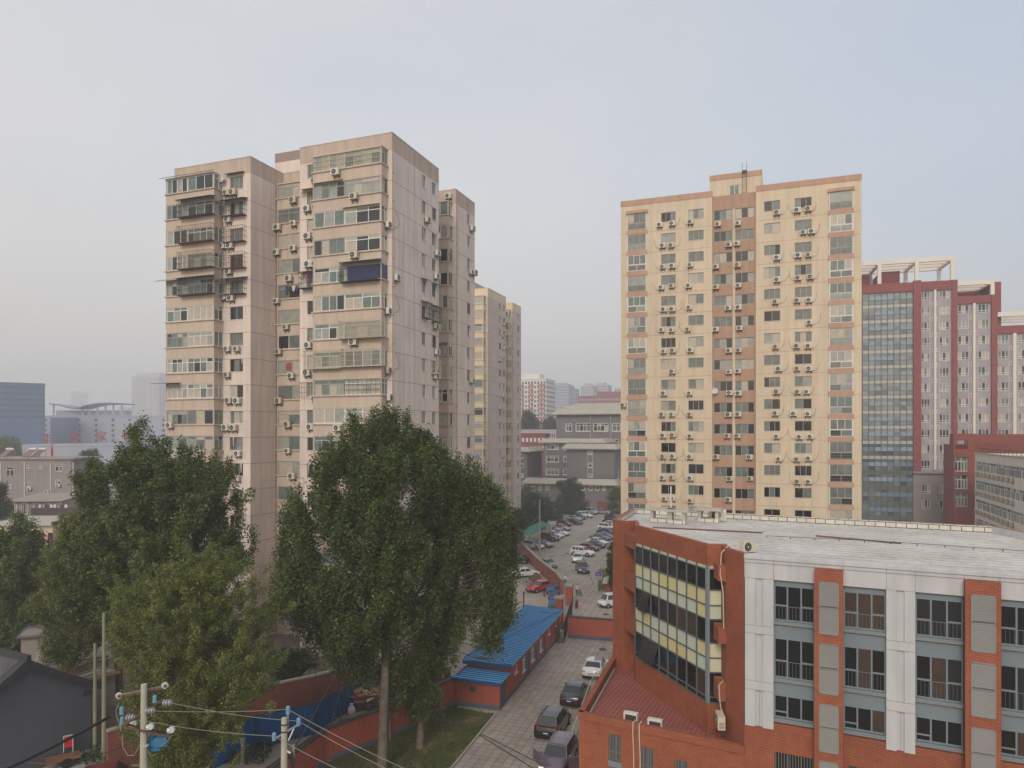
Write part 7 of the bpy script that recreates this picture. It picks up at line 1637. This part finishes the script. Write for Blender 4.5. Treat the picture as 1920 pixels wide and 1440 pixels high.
for x_, y_ in ((-.3, -.75), (-.3, .75), (1.9, 0)):
    g = MB(); g.tube([(.36*math.cos(t), 0, .36*math.sin(t)) for t in [i*math.pi/8 for i in range(17)]], .03, 'rubber', 5)
    for i in range(5): t = i*math.pi/5; g.bar((.35*math.cos(t), 0, .35*math.sin(t)), (-.35*math.cos(t), 0, -.35*math.sin(t)), .01, .01, 'rim')
    g.build('wheel', r_, (x_, y_, .37))
g = MB(); g.bar((1.3, 0, .6), (1.9, 0, .9), .05, .05, 'steel_dark'); g.bar((1.7, -.3, 1.0), (1.7, .3, 1.0), .04, .04, 'steel_dark'); g.bar((1.9, 0, .37), (1.75, 0, 1.0), .05, .05, 'steel_dark'); g.build('handlebar', r_)
c = gp(747, 1322)+Vector((.2, 0, 0)); g = MB(); g.box(-.5, .5, -.35, .35, 0, .7, 'cardboard'); g.hexa([(-.7, -.3, .5), (-.2, -.3, .6), (-.2, .3, .6), (-.7, .3, .5), (-.75, -.3, .9), (-.2, -.3, 1.1), (-.2, .3, 1.1), (-.75, .3, .9)], 'cardboard'); tag(g.build('cardboard_box', None, (c.x, c.y, .01), .3), 'cardboard boxes stacked right of the waste tricycle', 'box')
c = gp(659, 1339); g = MB(); g.ball((0, 0, .3), .33, 'cloth_white', 10, 1.3); g.cyl((0, 0, .65), (0, 0, .85), .1, .16, 'cloth_white', 8); tag(g.build('sack', None, (c.x, c.y, 0), smooth=True), 'knotted white sack standing against the blue hoarding', 'sack')
bicycle(gp(738, 1306), R(70), 'bicycle leaning near the waste tricycle', 'bicycles'); bicycle(gp(712, 1288), R(100), 'dark bicycle behind the poplar trunk', 'bicycles', sc=1.1)
# rubble
g = MB()
for i in range(70):
    q = gp(random.uniform(622, 655), random.uniform(1348, 1368)); s = random.uniform(.06, .18); o_ = gp(640, 1360); g.box(q.x-o_.x-s, q.x-o_.x+s, q.y-o_.y-s, q.y-o_.y+s, 0, s*1.2, random.choice(['dust', 'concrete', 'old_brick']))
o_ = gp(640, 1360); tag(g.build('rubble', None, (o_.x, o_.y, .01)), 'heap of rubble at the foot of the hoarding', 'rubble', kind='stuff')
# near bottom-left odds: handcart, red/white frame
c = gp(118, 1436); r_ = empty('handcart', (c.x, c.y, 0), R(35), 'dark handcart by the wall of the gable house', 'cart'); g = MB(); g.box(-1.0, 1.0, -.5, .5, .5, .62, 'timber'); g.bar((-1, -.4, .6), (-2, -.4, .9), .05, .05, 'timber'); g.bar((-1, .4, .6), (-2, .4, .9), .05, .05, 'timber'); g.build('tray', r_)
for s in (-.6, .6): g = MB(); g.cyl((0, -.05, 0), (0, .05, 0), .33, .33, 'rubber', 14); g.build('wheel', r_, (0.2, s, .33))
c = yp(128, 1388, 49); r_ = empty('folding_sign', (c.x, c.y, 0), R(30), 'small red and white folding board by the gable wall', 'sign'); g = MB(); z_ = c.z; g.box(-.25, .25, -.02, .02, z_-.5, z_+.3, 'flag_red'); g.build('board', r_); g = MB()
for q in ((-.3, -.25), (.25, .3)): g.box(*q, -.03, .03, 0, z_+.33, 'ac_white')
g.box(-.3, .3, -.035, .035, z_+.3, z_+.35, 'ac_white'); g.build('frame', r_)
c = gp(205, 1480); car(0, 0, 'hatch', 'maroon', 20, 'maroon car roof with white stickers at the bottom left edge', 'cars by the lane', pos=c)
c = gp(455, 1432); r_ = empty('street_lamp', (c.x, c.y, 0), 0, 'grey stub post standing in the lane at the bottom', 'post'); g = MB(); g.cyl((0, 0, 0), (0, 0, 1.6), .12, .1, 'aluminium', 8); g.box(-.14, .14, -.14, .14, 1.4, 1.75, 'louver'); g.build('post', r_); r_.name = 'stub_post'
# iron railing fence below the pink tower
fa, fb = gp(578, 1283), gp(664, 1263); r_ = empty('iron_railing', (fa.x, fa.y, 0), math.atan2(fb.y-fa.y, fb.x-fa.x), 'dark iron railing under the ground floor of the pink tower', 'fence'); Lf_ = (fb-fa).length; g = MB()
for z_ in (.2, 1.6): g.box(0, Lf_, -.02, .02, z_, z_+.05, 'steel_rust')
for i in range(int(Lf_/.18)): g.box(i*.18-.012, i*.18+.012, -.012, .012, 0, 1.85, 'steel_rust')
g.build('rail', r_)
# ================================================================ trees
def tree(name, base, h, r0, label, crown_rows, Y0, dscale, nplumes, per, psize, leafm, lsize, group=None, lean=(0, 0), limbs=14, up=1.0, out=.25, plen=(1.6, 3.2), prad=(.45, .9), bark='bark', fork=.35, flat=.5, spires=None, bough=11, bsig=.6, bprob=.5, limbm=None):
    r_ = empty(name, (base.x, base.y, 0), 0, label, 'tree', group)
    rows = np.array(crown_rows, float); ys = rows[:, 0]; cxs = (rows[:, 1]+rows[:, 2])/2; hws = (rows[:, 2]-rows[:, 1])/2; hws = np.maximum(hws-sum(prad)/2*F/Y0*.55, hws*.4)
    cum = np.cumsum(np.maximum(hws, 1)); 
    yy = np.interp(RNG.uniform(0, cum[-1], nplumes), np.concatenate([[0], cum]), np.concatenate([[ys[0]], ys])) if len(ys) > 1 else np.full(nplumes, ys[0])
    yy = np.interp(RNG.uniform(0, 1, nplumes), np.linspace(0, 1, 200), np.interp(np.linspace(0, 1, 200), np.concatenate([[0], np.cumsum((hws[1:]+hws[:-1])/2*np.diff(ys))])/max(1e-6, np.sum((hws[1:]+hws[:-1])/2*np.diff(ys))), ys))
    c_ = np.interp(yy, ys, cxs); hw_ = np.interp(yy, ys, hws)
    ang = RNG.uniform(0, 2*np.pi, nplumes); rad = np.sqrt(RNG.uniform(.12, 1, nplumes)); ex = rad*np.cos(ang); ez = rad*np.sin(ang)
    px = c_+hw_*ex; Yd = Y0+ez*hw_*Y0/F*dscale
    tips = np.stack([(px-CX)/F*Yd, Yd, H-(yy-HY)/F*Yd], 1)
    # gather the shoots into boughs so that lit masses and dark hollows alternate
    if nplumes > 130:
        nb = max(10, int(nplumes/bough)); hubs = tips[RNG.integers(0, nplumes, nb)]; k_ = RNG.integers(0, nb, nplumes); sg = bsig
        off_ = RNG.normal(size=(nplumes, 3))*sg*np.array([1, 1, 1.25]); sel_ = RNG.random(nplumes) < bprob
        tips[sel_] = (hubs[k_]+off_)[sel_]
    if spires:
        sp = np.array([((a_-CX)/F*(Y0+d_), Y0+d_, H-(b_-HY)/F*(Y0+d_)) for a_, b_, d_ in spires]); sp = np.concatenate([sp, sp-np.array([0, 0, .8])+RNG.normal(size=sp.shape)*.2, sp-np.array([0, 0, 1.7])+RNG.normal(size=sp.shape)*.35]); tips[:len(sp)] = sp
    pts = []; tint = []; cen = np.array([(np.mean(cxs)-CX)/F*Y0, Y0])
    bases = []
    for i in range(nplumes):
        t = tips[i]; L_ = RNG.uniform(*plen); rr = RNG.uniform(*prad); o_ = (t[:2]-cen); n_ = np.linalg.norm(o_)+1e-6
        d = np.array([o_[0]/n_*out, o_[1]/n_*out, up])+RNG.normal(size=3)*.15; d /= np.linalg.norm(d)
        if spires and i < 3*len(spires): L_ = plen[1]; rr = prad[0]*(.85+.35*(i//len(spires))); d = np.array([RNG.normal()*.06, RNG.normal()*.06, 1.0]); d /= np.linalg.norm(d)
        k = int(per*RNG.uniform(.6, 1.3)); s = RNG.uniform(0, 1, k)**.8; w_ = rr*(.12+np.sqrt(np.clip(1-s, 0, 1))*np.minimum(1, .35+s*2.2))
        q = RNG.normal(size=(k, 3)); q /= np.linalg.norm(q, axis=1)[:, None]; q *= (RNG.uniform(.25, 1, k)**.5)[:, None]
        P_ = t-d*(L_*(1-s))[:, None]+q*w_[:, None]*np.array([1, 1, .8])
        # small bunches: snap some leaves towards sub-centres to get clumpy light and dark
        nb_ = max(3, k//22); cb = P_[RNG.integers(0, k, nb_)]; idx = RNG.integers(0, nb_, k); P_ = P_*.6+cb[idx]*.4+RNG.normal(size=(k, 3))*lsize*.9
        pts.append(P_); tint.append(np.clip(RNG.normal(RNG.uniform(.25, .6), .2, k), 0, 1)); bases.append(t-d*L_)
    pts = np.concatenate(pts); tint = np.concatenate(tint); pts[:, 2] = np.maximum(pts[:, 2], .3)
    b = np.array([base.x, base.y, 0]); o = leaf_obj('crown', pts-b, lsize, leafm, r_, flat, tint=tint)
    g = MB(); topc = np.array([cen[0], cen[1], tips[:, 2].max()]); fz = h*fork
    tp_ = Vector((lean[0], lean[1], fz)); mid = Vector((lean[0]*.45, lean[1]*.45, fz*.5))
    g.tube([(0, 0, 0), (0.02, 0, .3), mid, tp_], [r0*1.35, r0*1.05, r0*.92, r0*.8], bark, 12)
    ctop = Vector((topc[0]-base.x, topc[1]-base.y, h*.93)); g.tube([tp_, tp_.lerp(ctop, .5), ctop], [r0*.78, r0*.3, .03], limbm or bark, 8)
    sel = RNG.integers(0, nplumes, limbs*3)
    for j, i in enumerate(sel):
        e_ = Vector(bases[i])-Vector(b); fr_ = RNG.uniform(0, .75); s_ = tp_.lerp(ctop, fr_) if j % 3 else tp_
        if e_.z < s_.z+.3: s_ = tp_.lerp(Vector((0, 0, fz)), .1); 
        m_ = s_.lerp(e_, .5)+Vector((0, 0, .5)); q0 = r0*.3*(1-fr_*.6) if j < limbs else r0*.14; g.tube([s_, m_, e_], [q0, q0*.6, .03], limbm or bark, 6)
    g.build('trunk', r_, smooth=True); return r_
POP = [(768, 655, 740), (790, 632, 775), (815, 610, 815), (840, 595, 835), (870, 592, 900), (900, 570, 930), (930, 548, 950), (960, 540, 962), (1000, 530, 968), (1050, 524, 962), (1100, 520, 965), (1140, 528, 965), (1170, 545, 960), (1200, 575, 930), (1240, 610, 900)]
b1 = gp(716, 1447); tree('poplar_tree', b1, 24.5, .34, 'tallest poplar tree standing on the grass plot', [(770, 668, 738), (790, 640, 765), (830, 600, 800), (870, 590, 815), (910, 560, 820), (960, 532, 825), (1030, 518, 830), (1090, 510, 835), (1140, 518, 835), (1180, 540, 825), (1220, 590, 790), (1250, 640, 760)], 49, .75, 800, 310, .5, 'leaf_poplar', .175, 'poplar trees on the grass plot', (.15, .8), 9, fork=.34, limbm='bark_dark', bough=10, bsig=.5, bprob=.72, spires=[(665, 764, 0), (700, 778, 1), (722, 768, -1), (737, 772, 1), (757, 792, 0), (641, 792, -1), (620, 812, 1), (600, 828, 0), (588, 850, -1), (775, 806, 1), (790, 818, -1), (563, 902, 0), (545, 908, 1), (536, 960, 0), (528, 1015, 0), (682, 775, 2), (805, 822, -2), (604, 840, -2), (560, 925, -1), (524, 1060, 1), (650, 780, 2)])
b2 = gp(787, 1402); tree('poplar_tree', b2, 22, .26, 'slimmer poplar right of the tallest, with a leafy lower trunk', [(800, 770, 812), (840, 750, 850), (880, 760, 905), (920, 770, 938), (970, 770, 960), (1040, 775, 965), (1090, 770, 930), (1140, 740, 905), (1180, 725, 868), (1230, 720, 840), (1290, 740, 822)], 51.5, .85, 500, 310, .5, 'leaf_poplar', .175, 'poplar trees on the grass plot', (.4, .6), 8, fork=.3, limbm='bark_dark', bough=10, bsig=.5, bprob=.72, spires=[(808, 808, 0), (822, 815, 1), (860, 842, 0), (880, 850, 1), (893, 852, -1), (905, 868, 0), (918, 880, 1), (935, 905, 0), (948, 925, 0), (955, 950, 1), (843, 835, -1), (962, 985, 0)])
r_3 = tree('poplar_tree', gp(722, 1390), 20, .2, 'thin third poplar trunk directly behind the tallest', [(880, 870, 935), (920, 880, 955), (980, 890, 968), (1050, 900, 968), (1095, 910, 972), (1130, 905, 980), (1158, 900, 955), (1172, 895, 925)], 50, .8, 180, 300, .5, 'leaf_poplar', .175, 'poplar trees on the grass plot', (.3, .6), 8, fork=.4)
tree('small_tree', gp(789, 1370), 6, .08, 'leafy suckers round the slimmer poplar trunk', [(1270, 760, 830), (1300, 752, 830), (1335, 758, 815)], 52, .8, 22, 240, .4, 'leaf_poplar', .15, None, (0, 0), 5, plen=(.8, 1.4), prad=(.3, .6), fork=.4)
# broad tree in front of the left wing
tree('plane_tree', Vector((-24.5, 55, 0)), 21, .4, 'broad dark green tree in front of the pink tower left wing', [(834, 250, 290), (846, 200, 330), (858, 168, 405), (870, 150, 440), (900, 142, 458), (950, 122, 465), (1000, 116, 468), (1050, 108, 468), (1100, 106, 450), (1150, 120, 400)], 55, .7, 860, 300, .5, 'leaf_plane', .185, 'broad trees on the left', limbs=16, fork=.35, out=.5, up=.8, plen=(1.0, 2.2), prad=(.45, .9), spires=[(168, 862, 0), (258, 828, 1), (272, 832, -1), (300, 818, 0), (340, 822, 1), (375, 836, 0), (405, 842, -1), (430, 850, 0), (168, 848, 0), (440, 900, 0), (452, 935, 0), (446, 985, 1)], bough=9, bsig=.8, bprob=.5)
tree('plane_tree', Vector((-33.5, 60, 0)), 17, .35, 'olive green tree left of the broad dark one', [(960, 120, 190), (1000, 90, 230), (1050, 65, 245), (1100, 62, 240), (1150, 62, 235), (1205, 65, 200), (1225, 70, 110)], 57, .7, 400, 300, .5, 'leaf_locust', .15, 'broad trees on the left', limbs=10, out=.6, up=.6, plen=(.9, 2.0), prad=(.45, .9))
tree('plane_tree', Vector((-45, 70, 0)), 14, .3, 'dark tree at the left edge before the cream house', [(978, -10, 80), (995, -40, 110), (1030, -50, 128), (1080, -50, 130), (1130, -50, 125), (1180, -50, 110), (1235, -40, 90)], 69, .6, 420, 260, .5, 'leaf_plane', .21, 'broad trees on the left', limbs=10, out=.6, up=.7)
tree('plane_tree', Vector((-88, 118, 0)), 16, .3, 'half hidden tree touching the grey housing block, left edge', [(900, -20, 15), (930, -20, 26), (960, -20, 25)], 116, .8, 30, 220, .5, 'leaf_dark', .3, 'broad trees on the left', limbs=6)
# feathery tree in front
tree('locust_tree', Vector((-17.6, 40, 0)), 15, .3, 'feathery light green tree closest to the front left', [(1036, 350, 440), (1052, 290, 475), (1080, 240, 500), (1110, 205, 515), (1150, 186, 530), (1190, 182, 550), (1240, 186, 562), (1280, 205, 545), (1310, 220, 510), (1345, 232, 460), (1390, 240, 425), (1430, 250, 405), (1480, 265, 395)], 40, .8, 1250, 280, .5, 'leaf_locust', .098, None, (.3, .3), 20, up=.8, out=.7, plen=(.9, 1.9), prad=(.25, .55), fork=.4, flat=.6, bough=16, bsig=.55)
tree('small_tree', Vector((-15.5, 60, 0)), 6.5, .12, 'dark bushy tree between the hoarding and the pink tower', [(1215, 500, 600), (1240, 490, 615), (1275, 500, 570), (1300, 520, 560)], 60, .8, 60, 240, .4, 'leaf_dark', .18, None, limbs=6, out=.7, up=.6, plen=(.7, 1.5))
for i, (px, py, x0, x1, yt, yb, Y, n_, lab) in enumerate(((300, 1400, 60, 180, 1310, 1440, 0, 0, ''),)): pass
def simple_tree(px, Y, x0, x1, yt, yb, n_, label, leafm='leaf_dark', ls=.3, per=200, group='trees behind the car park', h=None, dark=.8):
    hh = H-(yt-HY)/F*Y; c = Vector(((px-CX)/F*Y, Y, 0)); ym = (yt+yb)/2; w2 = (x1-x0)/2; cx = (x0+x1)/2
    rows = [(yt, cx-w2*.5, cx+w2*.4), (yt+(yb-yt)*.12, cx-w2*.8, cx+w2*.75), (yt+(yb-yt)*.4, x0, x1-w2*.1), (yt+(yb-yt)*.7, x0+w2*.05, x1), (yb, cx-w2*.75, cx+w2*.7)]
    k = Y/F*(x1-x0)/6
    return tree('broadleaf_tree', c, hh, .05*hh*.4+.06, label, rows, Y, dark, int(n_*1.7), per, .5, leafm, ls, group, limbs=6, out=.5, up=.8, plen=(k*.6, k*1.3), prad=(k*.45, k*.85), bark='bark_dark')
simple_tree(1068, 200, 1035, 1106, 893, 972, 75, 'round dark tree before the grey brick compound', ls=.35)
simple_tree(1003, 168, 968, 1045, 925, 982, 70, 'wide dark tree behind the green tarpaulin', ls=.35)
simple_tree(1112, 218, 1095, 1135, 930, 952, 22, 'low tree half way along the far wall', ls=.35)
simple_tree(1150, 190, 1136, 1172, 915, 955, 22, 'bright green tree at the right end of the far wall', 'leaf_plane', .35)
simple_tree(965, 130, 945, 992, 955, 1010, 40, 'dark tree above the side yard wall', ls=.3)
simple_tree(985, 205, 962, 1010, 915, 950, 25, 'small tree at the foot of the farther cream tower', 'leaf_plane', .4)
simple_tree(1034, 186, 1012, 1062, 940, 978, 34, 'dark shrub like tree behind the left row of cars', ls=.3)
simple_tree(992, 330, 968, 1020, 771, 830, 50, 'hazy round tree below the salmon banded block', ls=.9, group='hazy far trees', per=160)
simple_tree(1035, 340, 1010, 1062, 781, 830, 36, 'hazy tree touching the grey compound roof', ls=.9, group='hazy far trees', per=160)
simple_tree(22, 260, -30, 48, 818, 870, 40, 'hazy green tree behind the solar heaters', 'leaf_plane', .7, group='hazy far trees', per=160)
simple_tree(165, 190, 132, 205, 846, 900, 40, 'grey green tree right of the housing block', 'leaf_dark', .5, group='hazy far trees', per=160)
simple_tree(1148, 96, 1136, 1168, 1018, 1095, 34, 'clipped dark hedge tree beside the booth', 'leaf_dark', .2, group='greenery beside the booth')
x = []; 
hp_ = gp(1143, 1100); n_ = 5000; a = np.stack([RNG.uniform(-1.6, 2.5, n_), RNG.uniform(-3.5, 12, n_), np.abs(RNG.normal(.25, .2, n_))], 1); a[:, 0] += a[:, 1]*.12
o_ = leaf_obj('ground_cover', a, .2, 'leaf_plane', flat=.6, loc=(hp_.x, hp_.y, 0)); o_['kind'] = 'stuff'; o_['label'] = 'green ground cover bed beside the booth'
n_ = 9000; a = np.stack([RNG.uniform(-6, 7, n_), RNG.uniform(-3, 3, n_), np.abs(RNG.normal(.3, .3, n_))], 1)
o_ = leaf_obj('undergrowth', a, .2, 'leaf_dark', flat=.5, loc=(-24, 51, 0)); o_['kind'] = 'stuff'; o_['label'] = 'tangled undergrowth below the front left trees'
# ================================================================ haze
g = MB(); g.box(-2600, 2600, -160, 2950, -1, 230, 'wire'); hz = g.build('haze', None); hz['kind'] = 'stuff'; hz['label'] = 'pale urban haze'
m = bpy.data.materials.new('haze'); m.use_nodes = True; n = m.node_tree; n.nodes.clear(); o = n.nodes.new('ShaderNodeOutputMaterial'); v = n.nodes.new('ShaderNodeVolumePrincipled')
v.inputs['Color'].default_value = (.95, .97, .995, 1); v.inputs['Density'].default_value = .00086; v.inputs['Anisotropy'].default_value = .2
n.links.new(v.outputs[0], o.inputs['Volume']); hz.data.materials.clear(); hz.data.materials.append(m)
